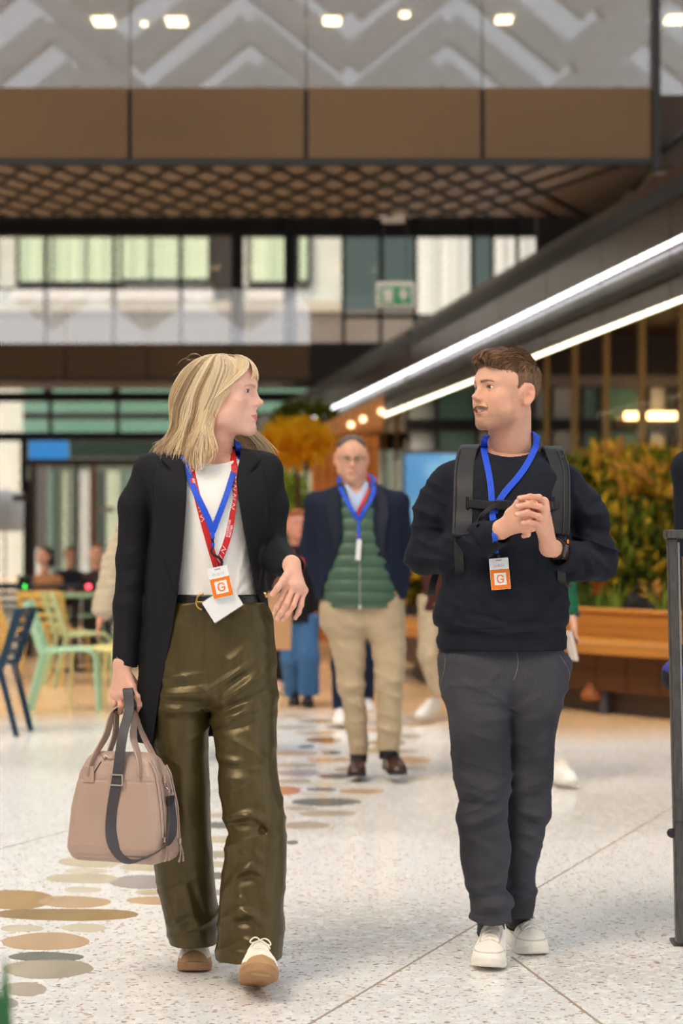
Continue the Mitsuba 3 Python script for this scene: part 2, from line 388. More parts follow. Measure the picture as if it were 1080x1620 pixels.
inlays = [(20, 1423, 68, 14, 0), (118, 1427, 58, 9, 5), (105, 1447, 114, 10, 6), (35, 1469, 34, 6, 8), (133, 1468, 36, 6, 8), (72, 1490, 70, 13, 5), (73, 1514, 60, 7, 3), (76, 1533, 72, 14, 4), (38, 1565, 36, 10, 7), (6, 1588, 23, 8, 9),
          (144, 1364, 53, 8, 2), (136, 1378, 34, 4, 8), (130, 1390, 58, 8, 2), (131, 1408, 30, 5, 8), (148, 1352, 30, 3.5, 3), (150, 1341, 36, 4, 8), (232, 1372, 42, 7, 2), (232, 1396, 60, 10, 9), (236, 1412, 22, 4, 2), (240, 1425, 40, 6, 5), (240, 1350, 34, 5, 2),
          (346, 1352, 30, 5, 4), (345, 1368, 26, 4, 2), (343, 1386, 20, 5, 3), (344, 1412, 14, 4, 9), (346, 1328, 30, 5, 2), (344, 1306, 28, 5, 3), (348, 1290, 30, 4, 2),
          (516, 1269, 56, 6, 3), (518, 1287, 46, 5, 4), (484, 1306, 38, 6, 4), (462, 1333, 10, 3, 3), (508, 1249, 24, 3, 3), (572, 1252, 36, 4, 5), (500, 1258, 20, 3, 8), (452, 1251, 24, 7, 10), (555, 1262, 30, 3, 8), (475, 1279, 26, 3, 4),
          (465, 1236, 28, 4, 4), (472, 1223, 34, 6, 9), (530, 1228, 28, 4, 3), (510, 1241, 26, 3, 8), (650, 1203, 32, 6, 5), (650, 1215, 26, 3, 4), (636, 1189, 26, 3, 4), (598, 1187, 26, 5, 1), (660, 1232, 26, 3, 8),
          (512, 1171, 30, 5, 6), (484, 1181, 14, 2.5, 3), (468, 1192, 36, 4, 5), (525, 1191, 16, 3, 3), (520, 1202, 36, 4, 5), (470, 1211, 34, 4, 4), (552, 1218, 24, 4, 4), (500, 1160, 34, 3, 1), (470, 1151, 34, 3, 4), (540, 1150, 26, 2.5, 3),
          (612, 1175, 30, 4, 6), (640, 1165, 26, 3, 4), (600, 1155, 26, 2.5, 5), (660, 1146, 30, 2.5, 1), (500, 1141, 30, 2.5, 6), (466, 1133, 24, 2, 5), (545, 1131, 26, 2, 4)]
for i, (cx, cy, rx, ry, t) in enumerate(inlays): inlay(cx, cy, rx, ry, t, 100+i)

# ------------------------------------------------------------------ footbridges
def footbridge(label, y0, y1, x0, x1, zb, zt, seams, railing, end_dark=None, lattice=True):
    b = thing('footbridge', label, 'bridge')
    part(b, 'deck', box((x0, y0+0.06, zb+0.08), (x1, y1, zt-0.03)), 'm_deck')
    xs = [x0]+seams+[x1]
    for a, c in zip(xs[:-1], xs[1:]):
        part(b, 'fascia_panel', rbox((a+0.018, y0, zb+0.03), (c-0.018, y0+0.05, zt), 0.006), 'm_bronze')
        part(b, 'glass_pane', box((a+0.006, y0+0.05, zt), (c-0.006, y0+0.07, zt+railing)), 'm_glass')
    part(b, 'backing', box((x0, y0+0.055, zb), (x1, y0+0.065, zt-0.01)), 'm_steel_black')
    part(b, 'edge_strip', box((x0, y0-0.012, zb-0.03), (x1, y0+0.06, zb+0.03)), 'm_steel_black')
    part(b, 'handrail', tube([(x0, y0+0.06, zt+railing+0.02), (x1, y0+0.06, zt+railing+0.02)], 0.024, 10), 'm_steel_black')
    part(b, 'soffit', box((x0, y0+0.06, zb+0.02), (x1, y1, zb+0.08)), 'm_soffit')
    if lattice:
        w = y1-y0-0.1; n = int((x1-x0)/0.335)
        plys = [mikit.ply(bar((0, 0, 0), (w*0.43*s, w, 0), 0.028, 0.02), 'm_steel_black') for s in (1, -1)]
        for i in range(n):
            for s in (0, 1):
                xa = x0+0.34*i+(w*0.43 if s else 0)
                if x0 <= xa <= x1 and x0 <= xa+(1-2*s)*w*0.43 <= x1:
                    puts(b, 'lattice_bar', plys[s], T().translate([xa, y0+0.08, zb]))
    return b
X1 = (1035-540)/F*18
fb1 = footbridge('near footbridge with wide bronze fascia panels, glass railing and diagonal lattice underside', 18.0, 21.1, -8.2, X1, 4.68, 5.36, [round(X1-1.55-1.6*i, 3) for i in range(7)][::-1], 1.1)
part(fb1, 'corner_post', box((X1-0.01, 17.96, 4.6), (X1+0.06, 18.04, 8.0)), 'm_steel_black')
fb2 = footbridge('far footbridge with narrow looking bronze fascia and glass railing, behind the blonde woman', 40.0, 42.6, -14, -0.63, 4.55, 5.28, [-12.2+1.66*i for i in range(7)], 1.1, lattice=False)
part(fb2, 'dark_return', box((-0.63, 40.0, 4.5), (2.1, 42, 5.3)), 'm_wall_dark')  # end of the bridge front in shadow; the shade is in its dark colour

# ------------------------------------------------------------------ gallery on the right: glazed side with two light lines
DIR = V(-0.1476, 1, 0); DIR = DIR/np.linalg.norm(DIR); OUT = V(DIR[1], -DIR[0], 0)   # along the gallery, and away from the hall
def gal(d, z, off=0.0): return V(4.97-0.1476*d, d, z)+OUT*off
put('wall_right', cat([bar(gal(3, 4.05, 0.03), gal(58, 4.05, 0.03), 0.05, 0.14)]), 'm_steel_black', kind='structure')
def wr(name, mesh, m, **k): return part('wall_right', name, mesh, m, **k)
seg = np.linspace(6, 58, 27)
for a, b in zip(seg[:-1], seg[1:]):
    for z0, z1, nm in ((3.64, 3.98, 'fascia_pane'), (3.43, 3.58, 'fascia_pane'), (3.15, 3.36, 'fascia_pane')):
        wr(nm, bar(gal(a+0.012, (z0+z1)/2, 0.05), gal(b-0.012, (z0+z1)/2, 0.05), 0.02, z1-z0), 'm_glass_smoke')
    wr('glass_pane', bar(gal(a+0.012, 1.55, 1.5), gal(b-0.012, 1.55, 1.5), 0.012, 3.0), 'm_glass_gallery')
for i in range(30): wr('gold_mullion', bar(gal(13.3+1.4*i, 0.0, 1.56), gal(13.3+1.4*i, 4.05, 1.56), 0.06, 0.10, up=DIR), 'm_gold')
wr('dark_rail', bar(gal(6, 3.39, 0.0), gal(58, 3.39, 0.0), 0.06, 0.07), 'm_frame_dark')
scene['m_glass_smoke'] = {'type': 'principled', 'base_color': rgb(srgb(56, 45, 38)), 'roughness': 0.22, 'specular': 0.22}
scene['m_glass_smoke'] = {'type': 'twosided', 'bsdf': scene['m_glass_smoke']}
def light_line(label, d0, d1, z, col, r):
    t = thing('light_line', label, 'light')
    part(t, 'housing', bar(gal(d0, z+0.012, 0.012), gal(d1, z+0.012, 0.012), r*1.6, r*1.2), 'm_frame_dark')
    lamp('diffuser', bar(gal(d0+0.02, z, -0.03), gal(d1, z, -0.03), r, r*2.0, r=r*0.4), col, t)
light_line('upper straight white light line on the right gallery edge, the brighter and longer one', 7, 43.4, 3.6, (0.9, 0.9, 0.93), 0.018)
light_line('lower cream white light line on the right gallery, ending behind the man with the moustache', 7, 29.5, 3.12, (0.8, 0.72, 0.46), 0.018)
put('ceiling', cat([bar(gal(6, 4.2, 7.0), gal(58, 4.2, 7.0), 13.8, 0.12)]), 'm_bronze_dark', kind='structure')

# rooms behind the gallery glass
iw = put('wall_right_001', cat([box((2.6, 28.1, 0), (24, 28.3, 4.14))]), 'm_wall_grey', kind='structure')
def ib(name, px0, px1, py0, py1, m, dy=0.0, t=0.1):
    a, b = P(px0, py1, 28.0), P(px1, py0, 28.0); return part('wall_right_001', name, box((a[0], 28.0+dy, a[2]), (b[0], 28.0+dy+t, b[2])), m)
ib('fascia_panel', 640, 1180, 528, 596, 'm_bronze_dark', -0.3, 0.3); ib('soffit', 640, 1180, 596, 612, 'm_soffit', -0.2, 0.3)
for a, b, m in ((650, 690, 'm_curtain_white'), (694, 752, 'm_green_glass'), (758, 790, 'm_curtain_white'), (850, 872, 'm_curtain_white'), (876, 918, 'm_wall_light'), (924, 1016, 'm_green_glass'), (1030, 1066, 'm_curtain_white'), (1070, 1150, 'm_green_glass')):
    ib('window', a, b, 614, 664, m, 0.02, 0.1); ib('window', a, b, 682, 770, m, 0.02, 0.1)
ib('transom', 640, 1180, 664, 682, 'm_frame_dark', -0.1, 0.2); ib('lower_wall', 640, 1180, 772, 980, 'm_wall_dark', -0.1, 0.2)
for px in (690, 754, 794, 872, 920, 950, 1020, 1056, 1068): ib('mullion', px-2.5, px+2.5, 612, 772, 'm_frame_dark', -0.08, 0.1)
for a, b, c, d, w in ((988, 1016, 652, 664, 1), (1024, 1070, 652, 664, 1), (998, 1020, 742, 756, 1), (1026, 1036, 742, 756, 1), (912, 916, 534, 540, 0), (905, 920, 404, 409, 0)):
    q = P((a+b)/2, (c+d)/2, 27.6); h = V((b-a)/2, 0, (d-c)/2)/F*27.6
    lamp('wall_right_001__lamp', rbox(q-h-V(0, 0.02, 0), q+h+V(0, 0.02, 0), 0.01), (1.3, 0.75, 0.25))

# upper gallery side that shows right of the near footbridge
ug = thing('upper_gallery', 'dark upper gallery corner with sloping rail at the top right', 'gallery')
part(ug, 'fascia_panel', rbox((X1+0.07, 18.3, 4.68), (5.2, 18.36, 5.36), 0.006), 'm_bronze_dark')
part(ug, 'glass_pane', box((X1+0.07, 18.36, 5.36), (5.2, 18.38, 6.6)), 'm_glass')
part(ug, 'sloping_rail', tube([P(1048, 236, 18.25), P(1130, 170, 18.25)], 0.03, 10), 'm_steel_black')
wr('side_wall', box((2.1, 21.3, 4.3), (6.5, 21.5, 5.0)), 'm_wall_dark')
part(ug, 'soffit', box((X1+0.06, 18.36, 4.62), (5.2, 21.2, 4.68)), 'm_soffit')

# ------------------------------------------------------------------ far end: glazing, the street front behind it, upper storey
put('wall_back', cat([box((-16, 43.9, z0), (9, 44.1, z1)) for z0, z1 in ((3.55, 3.72), (8.05, 8.2), (4.4, 4.6))]), 'm_frame_dark', kind='structure')
def wb(name, mesh, m, **k): return part('wall_back', name, mesh, m, **k)
def bx(px0, px1, py0, py1, d, t=0.1): a, b = P(px0, py1, d), P(px1, py0, d); return box((a[0], d, a[2]), (b[0], d+t, b[2]))
for px in (-32, 74, 181, 287):
    wb('mullion', box((P(px-3, 0, 44)[0], 43.92, 4.6), (P(px+3, 0, 44)[0], 44.08, 8.1)), 'm_frame_dark')
wb('pier', bx(366, 384, 352, 545, 43.8, 0.3), 'm_frame_dark')
wb('pier', bx(449, 468, 345, 545, 43.8, 0.3), 'm_steel_black')
for px in (543, 602, 657, 747, 779, 818, 876, 930):
    wb('mullion', bx(px-3, px+3, 345, 560, 43.9, 0.16), 'm_frame_dark')
wb('transom', bx(540, 960, 497, 503, 43.9, 0.16), 'm_frame_dark')
wb('transom', bx(0, 540, 363, 373, 43.85, 0.16), 'm_steel_black')
for px in (-60, 79, 186, 296, 402, 520):
    wb('lower_mullion', bx(px-3, px+3, 606, 690, 43.9, 0.14), 'm_frame_dark')
wb('lower_transom', bx(-100, 640, 685, 697, 43.85, 0.2), 'm_steel_black')
for a, b in ((-100, 74), (74, 181), (181, 287), (287, 375), (375, 458), (458, 543), (543, 657), (657, 747), (747, 818), (818, 930)):
    wb('glass_pane', bx(a+2, b-2, 373, 545, 44.0, 0.02), 'm_glass_clear')
wb('upper_wall', box((-16, 44, 8.2), (9, 44.4, 9.3)), 'm_wall_dark')
uc = put('trim_001', box((-16, 24, 9.3), (10, 44.4, 9.5)), mat('m_upper_ceiling', srgb(124, 108, 84), 0.7), kind='structure')
for px, py, s in ((163, 33, 15), (279, 33, 15), (525, 32, 13), (797, 30, 12), (640, 22, 7), (1068, 30, 14), (228, 37, 4)):
    d = 8.09/(P(px, py, 1)[2]-CH)
    t = thing('ceiling_lamp', 'warm square downlight behind the glass railing, %s' % {163: 'left of the big left pair', 279: 'right of the big left pair', 525: 'above the second panel seam', 797: 'above the third panel seam', 640: 'small, near the top edge', 1068: 'rightmost, beyond the corner post', 228: 'tiny, between the big left pair'}[px], 'lamp', 'downlights of the upper storey')
    q = P(px, py, d); h = s/F*d
    part(t, 'frame', rbox(q-V(h*1.15, h*1.6, 0.0), q+V(h*1.15, h*1.6, 0.05), 0.01), 'm_white')
    lamp('diffuser', rbox(q-V(h, h*1.5, 0.03), q+V(h, h*1.5, 0.01), 0.01), (1.3, 0.95, 0.5), t)

# street front outside
st = thing('street_building', 'pale stone building front with dark framed curtained windows seen through the far glazing', 'building')
D = 78.0
def sb(name, px0, px1, py0, py1, m, dy=0.0, t=0.3): return part(st, name, bx(px0, px1, py0, py1, D+dy, t), m)
part(st, 'wall', box((-34, D+0.3, -0.1), (18, D+0.8, 17)), 'm_stone')
for a, b, c, d, m in ((25, 195, 366, 452, 'm_curtain'), (188, 335, 366, 448, 'm_curtain'), (392, 455, 366, 452, 'm_curtain'), (468, 492, 366, 450, 'm_curtain'), (-140, -10, 366, 450, 'm_curtain')):
    f = sb('window', a, b, c, d, 'm_frame_dark', -0.02, 0.3)
    k = max(1, int((b-a)/44))
    for i in range(k):
        w = (b-a-8)/k
        put(f+'__pane', bx(a+6+w*i, a+2+w*(i+1), c+6, d-7, D-0.03, 0.02), m)
for a, b in ((20, 200), (196, 337), (392, 456), (-140, 0)): sb('sill', a, b, 456, 474, 'm_white', -0.25, 0.5)
sb('pier', 336, 366, 340, 480, 'm_wall_dark', -0.1); sb('ledge', -200, 540, 476, 492, mat('m_ledge', srgb(190, 186, 170), 0.8), -0.3, 0.6)
sb('band', -200, 660, 492, 560, 'm_wall_grey', -0.1, 0.4)
for a, b in ((660, 744), (782, 816), (820, 875)): sb('curtain', a, b, 340, 500, 'm_curtain_white', -0.05)
sb('window', 876, 910, 340, 470, 'm_green_glass', -0.02); sb('window', 545, 657, 340, 600, 'm_green_glass_dark', -0.02)
sb('window', 745, 780, 340, 600, 'm_green_glass_dark', -0.02); sb('band', 660, 960, 500, 600, 'm_wall_grey', -0.02)
for a, b in ((36, 77), (82, 184), (190, 294), (299, 400), (405, 520), (525, 640)):
    sb('lower_window', a, b, 600, 655, 'm_green_glass', -0.03); sb('lower_window', a, b, 658, 690, 'm_green_glass', -0.03)
sb('lower_band', 36, 640, 653, 663, 'm_frame_dark', -0.06); sb('lower_wall', 36, 700, 697, 960, mat('m_shop', srgb(96, 110, 100), 0.5), -0.02, 0.3)

for a, b, m in ((56, 74, 'm_curtain_white'), (76, 90, 'm_green_glass'), (99, 112, 'm_curtain'), (125, 141, 'm_curtain_white'), (152, 166, 'm_green_glass_dark'), (168, 190, 'm_curtain'), (197, 213, 'm_green_glass'), (226, 262, 'm_curtain'), (300, 352, 'm_green_glass'), (366, 424, 'm_green_glass_dark'), (436, 494, 'm_curtain')):
    sb('shop_window', a, b, 745, 935, m, -0.06)
# entrance doors at the lower left
en = thing('entrance_screen', 'glazed entrance screen with dark door posts and a blue fanlight at far left', 'door')
D = 43.6
def eb(name, px0, px1, py0, py1, m, dy=0.0, t=0.12): return part(en, name, bx(px0, px1, py0, py1, D+dy, t), m)
k = key_for(en+'__fanlight'); scene[k] = mikit.ply(bx(46, 108, 698, 726, D+0.05, 0.03), 'm_blue_sign', emitter={'type': 'area', 'radiance': rgb(0.006, 0.035, 0.085)}); eb('fanlight', 110, 250, 698, 724, 'm_green_glass', 0.05, 0.03)  # blue pane is no lamp: a faint added glow brightens it
eb('head_rail', 32, 260, 726, 737, mat('m_door_frame', srgb(86, 72, 62), 0.4, metallic=0.4), 0, 0.2)
eb('post', 32, 43, 697, 780, 'm_frame_dark'); eb('post', 37, 55, 760, 958, 'm_steel_black', 0.05); eb('post', 46, 56, 730, 958, 'm_door_frame', -0.2)
eb('side_rail', 20, 46, 782, 793, 'm_door_frame')
eb('light_panel', 55, 73, 738, 868, 'm_white', -0.1)
eb('post', 117, 124, 736, 950, 'm_frame_dark'); eb('post', 143, 151, 736, 950, mat('m_copper', srgb(150, 92, 52), 0.4, metallic=0.5), -0.1); eb('post', 84, 88, 736, 950, 'm_frame_dark'); eb('post', 95, 98, 736, 950, 'm_frame_dark'); eb('post', 106, 109, 736, 950, 'm_frame_dark'); eb('post', 215, 221, 736, 950, 'm_frame_dark')
eb('glass_pane', 74, 117, 737, 950, 'm_glass', 0.06, 0.02); eb('glass_pane', 124, 143, 737, 950, 'm_glass', 0.06, 0.02); eb('glass_pane', 151, 215, 737, 950, 'm_glass', 0.06, 0.02); eb('glass_pane', 221, 300, 737, 950, 'm_glass', 0.06, 0.02)
eb('rail_light', 156, 180, 802, 811, 'm_white', -0.05, 0.05)
eb('post', 300, 640, 697, 712, 'm_frame_dark')
for px in (360, 430, 500): eb('post', px-4, px+4, 700, 950, 'm_frame_dark')

# ------------------------------------------------------------------ side and rear of the hall, roof beams overhead
put('wall_left', cat([box((-16.2, 20, 0), (-16, 44, 9.3)), box((-16.2, -30, 0), (-16, 20, 9.3))]), 'm_wall_grey', kind='structure')
put('wall_front', box((-16, -30.3, 0), (14, -30, 9)), 'm_wall_grey', kind='structure')
rf = thing('roof_truss', 'white folded roof beams high over the hall', 'roof')
for i in range(9):
    y = -28+5*i
    for j in range(6):
        x = -16+5.4*j
        part(rf, 'beam', bar((x, y, 13.2), (x+2.7, y, 15.4), 0.5, 0.7), 'm_beam')
        part(rf, 'beam', bar((x+2.7, y, 15.4), (x+5.4, y, 13.2), 0.5, 0.7), 'm_beam')
# ------------------------------------------------------------------ wooden kiosk with canopy, screen
ks = thing('wooden_kiosk', 'orange timber kiosk with sloping lit canopy behind the man in the navy blazer', 'kiosk')
D = 25.0
wp = []
for i in range(8):
    part(ks, 'wall_plank', rbox((P(492+13.5*i, 0, D)[0], D, 0), (P(504.5+13.5*i, 0, D)[0], D+0.05, P(0, 690, D)[2]), 0.008), 'm_wood_orange')
part(ks, 'core', box((P(493, 0, D)[0], D+0.05, 0), (P(598, 0, D)[0], D+1.2, P(0, 692, D)[2])), 'm_wall_dark')
can = [P(606, 628, 23), P(606, 678, 23), P(520, 690, 23), P(478, 688, 23)]
part(ks, 'canopy', prism([((q[0]), q[2]) for q in can][::-1], (0, 23.9, 0), (1, 0, 0), (0, 0, 1), 1.2), 'm_wood_canopy')
for px, py in ((555, 672), (574, 663), (603, 651)):
    q = P(px, py, 22.68); lamp('downlight', cylinder(q, q+V(0, 0.02, 0), 0.035), (0.6, 0.42, 0.2), ks)
for px, py in ((545, 676), (575, 676)):
    q = P(px, py, 24.4)
sc = thing('display_screen', 'large bright blue display screen with green shapes left of the man with the backpack', 'screen')
D = 24.0
mat('m_screen_frame', srgb(60, 52, 46), 0.5)
def screen_fn(p, n, uv):
    a = fbm(p.x*2.3, p.z*2.6, 3.0, 2)
    c = mix(srgb(70, 140, 214), srgb(128, 190, 226), smoothstep(0.35, 0.6, a))
    return mix(c, srgb(120, 170, 90), smoothstep(0.58, 0.68, fbm(p.x*2.7+9, p.z*2.2, 8.0, 2)))
part(sc, 'frame', rbox(P(636, 838, D)-V(0, 0.0, 0.0), P(735, 712, D)+V(0, 0.08, 0), 0.02), 'm_screen_frame')
k = key_for(sc+'__panel'); a, b = P(640, 832, D), P(730, 718, D)
mat('m_screen', screen_fn, 0.3)
scene[k] = mikit.ply(box((a[0], D-0.02, a[2]), (b[0], D-0.005, b[2])), 'm_screen', emitter={'type': 'area', 'radiance': rgb(0.012, 0.03, 0.05)})
part(sc, 'stand', box((P(660, 0, D)[0], D+0.02, 0), (P(668, 0, D)[0], D+0.08, 1.5)), 'm_screen_frame'); part(sc, 'stand', box((P(700, 0, D)[0], D+0.02, 0), (P(708, 0, D)[0], D+0.08, 1.5)), 'm_screen_frame')

# ------------------------------------------------------------------ emergency exit sign and small ceiling sign
ex = thing('exit_sign', 'green and white emergency exit sign hanging from two rods above the walkway', 'sign')
D = 22.0
a, b = P(595, 486, D), P(656, 446, D)
mat('m_exit_green', srgb(10, 112, 66), 0.5)
part(ex, 'housing', rbox((a[0], D, a[2]), (b[0], D+0.06, b[2]), 0.008), 'm_white')
a2, b2 = P(601, 481, D), P(650, 453, D)
k = key_for(ex+'__face'); scene[k] = mikit.ply(box((a2[0], D-0.006, a2[2]), (b2[0], D-0.001, b2[2])), 'm_exit_green', emitter={'type': 'area', 'radiance': rgb(0.001, 0.018, 0.008)})
def sg(pts): part(ex, 'pictogram', prism([((q[0]), q[2]) for q in [P(x, y, D) for x, y in pts]][::-1], (0, D-0.007, 0), (1, 0, 0), (0, 0, 1), 0.003), 'm_white')
sg([(605, 457), (622, 457), (622, 478), (605, 478), (605, 475), (610, 469), (607, 466), (609, 461), (614, 461), (617, 465), (620, 466), (619, 468), (615, 467), (613, 470), (617, 473), (616, 478), (614, 478), (614, 474), (611, 473), (607, 477), (606, 476)])
sg([(628, 464), (633, 464), (633, 457), (643, 457), (643, 464), (648, 464), (638, 477)])
for px in (607, 643): part(ex, 'rod', cylinder(P(px, 447, D+0.03), P(px, 447, D+0.03)+V(0, 0, 0.65), 0.005, 8), 'm_frame_dark')
cs = thing('ceiling_box', 'small white box fixed at the rear edge of the near footbridge underside', 'sign')
a, b = P(592, 339, 21.05), P(651, 325, 21.05)
part(cs, 'housing', rbox((a[0], 20.95, a[2]), (b[0], 21.08, 4.68), 0.01), 'm_white'); part(cs, 'base', box((a[0]+0.08, 20.98, 4.62), (b[0]-0.08, 21.05, 4.69)), 'm_white')
wl = thing('wall_exit_sign', 'small glowing green exit sign behind the right gallery glass', 'sign')
q = P(967, 631, 30); part(wl, 'housing', rbox(q-V(0.10, 0, 0.12), q+V(0.10, 0.05, 0.12), 0.01), 'm_exit_green')
k = key_for(wl+'__face'); scene[k] = mikit.ply(box(q-V(0.085, 0.006, 0.105), q+V(0.085, -0.001, 0.105)), 'm_exit_green', emitter={'type': 'area', 'radiance': rgb(0.02, 0.16, 0.06)})
part(wl, 'bracket', bar(q+V(0, 0.025, 0.12), q+V(0, 0.025, 1.2), 0.02, 0.02), 'm_frame_dark')
w2 = thing('teal_light_box', 'glowing teal light box low behind the right gallery glass above the bushes', 'sign')
q = P(941, 707, 33); part(w2, 'housing', rbox(q-V(0.19, 0, 0.11), q+V(0.19, 0.06, 0.11), 0.01), 'm_frame_dark')
k = key_for(w2+'__face'); scene[k] = mikit.ply(box(q-V(0.17, 0.006, 0.09), q+V(0.17, -0.001, 0.09)), 'm_white', emitter={'type': 'area', 'radiance': rgb(0.06, 0.28, 0.24)})
part(w2, 'bracket', bar(q+V(0, 0.03, -0.11), q+V(0, 0.03, -1.3), 0.03, 0.03), 'm_frame_dark')

# ------------------------------------------------------------------ curved wooden bench with planting behind
def ring(cx, cy, r0, r1, z0, z1, a0, a1, n=60, e=0.008):
    a = np.radians(np.linspace(a0, a1, n))
    pr = [(r1-e, z0), (r1, z0+e), (r1, z1-e), (r1-e, z1), (r0+e, z1), (r0, z1-e), (r0, z0+e), (r0+e, z0)]
    Gd = np.stack([np.stack([cx+r*np.cos(a), cy+r*np.sin(a), np.full(n, z)], -1) for r, z in pr], 1)
    m = grid_mesh(Gd, closed_v=True, caps=True); m.fix_normals(); return m
mat('m_wood_shaded', wood_fn(srgb(70, 40, 16), srgb(104, 62, 24)), 0.5)  # darker bench wood: shade below the seat put into its colour
bn = thing('curved_bench', 'long curved golden wooden bench with low back along the planting bed', 'bench')
BX, BY, BR = 8.68, 18.56, 8.35                        # centre and front radius of the bench
part(bn, 'seat', ring(BX, BY, BR-0.55, BR, 0.44, 0.52, 174, 233), 'm_wood_bench')
part(bn, 'backrest', ring(BX, BY, BR-0.64, BR-0.56, 0.40, 0.70, 174, 233), 'm_wood_bench')
part(bn, 'back_cap', ring(BX, BY, BR-0.72, BR-0.54, 0.70, 0.735, 174, 233), 'm_wood_bench')
for i in range(26):
    a0 = 174+59/26*i; part(bn, 'front_slat', ring(BX, BY, BR-0.24, BR-0.19, 0.17, 0.44, a0+0.03, a0+59/26-0.03, 6, 0.003), 'm_wood_shaded')
mat('m_plinth', srgb(92, 78, 68), 0.6)
part(bn, 'plinth', ring(BX, BY, BR-0.7, BR-0.35, 0.0, 0.18, 174, 233), 'm_plinth')
mat('m_soil', lambda p, n, uv: mix(srgb(46, 34, 24), srgb(80, 60, 40), noise(p.x*30, p.y*30)), 0.95)
arc = [(BX+(BR-0.75)*math.cos(a), BY+(BR-0.75)*math.sin(a)) for a in np.radians(np.linspace(175, 226, 24))]
edge = [gal(y, 0, 1.35)[:2] for y in (13.0, 18.4)]
put('planting_bed', prism(arc+[tuple(q) for q in edge], (0, 0, 0), (1, 0, 0), (0, 1, 0), 0.6), 'm_soil'); tag('planting_bed', 'dark soil bed behind the curved wooden bench', 'soil')

def leaf(length, width, curl=0.3, k=5):
    t = np.linspace(0, 1, k); w = width*np.sin(np.pi*np.clip(t*0.92+0.06, 0, 1))**0.8*0.5
    z = -curl*length*t*t
    L = np.stack([t*length, -w, z+0.12*w], -1); C = np.stack([t*length, 0*t, z], -1); R_ = np.stack([t*length, w, z+0.12*w], -1)
    return grid_mesh(np.stack([L, C, R_], 0))
def foliage(rng, n, center, radii, length, width, tip=0.5, hollow=0.35):
    base = leaf(length, width); bv, bf = np.array(base.vertices), base.faces
    d = rng.normal(size=(n, 3)); d /= np.linalg.norm(d, axis=1, keepdims=True)
    r = (hollow+(1-hollow)*rng.random(n)**0.6)[:, None]
    pos = np.asarray(center)+d*r*np.asarray(radii)
    out = d*0.8+rng.normal(size=(n, 3))*0.5+V(0, 0, 0.25); out /= np.linalg.norm(out, axis=1, keepdims=True)
    side = np.cross(out, rng.normal(size=(n, 3))+V(0, 0, 2)); side /= np.linalg.norm(side, axis=1, keepdims=True)
    up = np.cross(out, side); s = rng.uniform(0.6, 1.25, n)
    v = pos[:, None]+s[:, None, None]*(bv[None, :, :1]*out[:, None]+bv[None, :, 1:2]*side[:, None]+bv[None, :, 2:]*up[:, None])
    f = bf[None]+(np.arange(n)*len(bv))[:, None, None]
    return trimesh.Trimesh(v.reshape(-1, 3), f.reshape(-1, 3), process=False)
def leafmat(name, c, t):
    scene[name] = {'type': 'principledthin', 'base_color': rgb(c), 'roughness': 0.5, 'diff_trans': t, 'spec_trans': 0.0}
    return name
leafmat('m_leaf_green', srgb(112, 122, 44), 0.8); leafmat('m_leaf_yellow', srgb(224, 186, 62), 0.9); leafmat('m_leaf_dark', srgb(54, 66, 26), 0.6); leafmat('m_leaf_orange', srgb(222, 166, 84), 0.9)
leafmat('m_leaf_lime', srgb(168, 190, 84), 0.9); leafmat('m_leaf_gold', srgb(250, 206, 50), 0.97); leafmat('m_petal_red', srgb(190, 46, 24), 0.5); leafmat('m_leaf_fresh', srgb(120, 150, 70), 0.8)
mat('m_stem', srgb(84, 62, 38), 0.8)
def bush(label, px, py, d, rx, rz, mats, seed, n=900, group='bushes in the planting bed', ground=0.6):
    rng = np.random.default_rng(seed); b = thing('bush', label, 'bush', group); c = P(px, py, d)
    for i, (m, fr) in enumerate(mats):
        part(b, 'foliage', foliage(rng, int(n*fr), c, (rx, rx*0.8, rz), 0.13, 0.05), m, kind='stuff')
    for i in range(5):
        e = c+rng.normal(size=3)*V(rx, rx, rz)*0.35
        part(b, 'stem', tube(spline([V(c[0]+rng.uniform(-.08, .08), c[1]+rng.uniform(-.08, .08), ground-0.03), (c+e)/2*V(1, 1, 0.9), e], 8), np.linspace(0.014, 0.005, 8), 6), 'm_stem')
mixes = [[('m_leaf_green', 0.45), ('m_leaf_yellow', 0.3), ('m_leaf_dark', 0.25)], [('m_leaf_yellow', 0.4), ('m_leaf_green', 0.35), ('m_leaf_orange', 0.25)], [('m_leaf_dark', 0.5), ('m_leaf_green', 0.3), ('m_leaf_yellow', 0.2)]]
for i, (px, py, d, rx, rz, mi_, lab) in enumerate([
    (905, 800, 17.2, 0.42, 0.38, 0, 'green and yellow bush right behind the left shoulder of the man with the backpack'),
    (975, 775, 17.4, 0.42, 0.36, 1, 'tallest yellow orange bush between the man with the backpack and the dark gate'),
    (1050, 790, 17.0, 0.45, 0.42, 1, 'yellow orange bush above the top of the dark gate post'),
    (940, 868, 16.6, 0.42, 0.36, 2, 'dark green low bush behind the elbow of the man with the backpack'),
    (1015, 872, 16.5, 0.44, 0.36, 0, 'green yellow bush in the middle of the planting bed left of the gate'),
    (1085, 880, 16.4, 0.42, 0.40, 2, 'dark green bush behind the gate post'),
    (885, 900, 17.0, 0.35, 0.34, 2, 'dark green bush just right of the backpack man above the hand with the phone'),
    (985, 925, 16.2, 0.40, 0.26, 2, 'low dark bush just above the bench back near the black bag'),
    (690, 905, 18.6, 0.36, 0.30, 2, 'dark bush partly hidden behind the elbow of the backpack man at left')]):
    bush(lab, px, py, d, rx, rz, mixes[mi_], 40+i, 1500)
rng = np.random.default_rng(5)
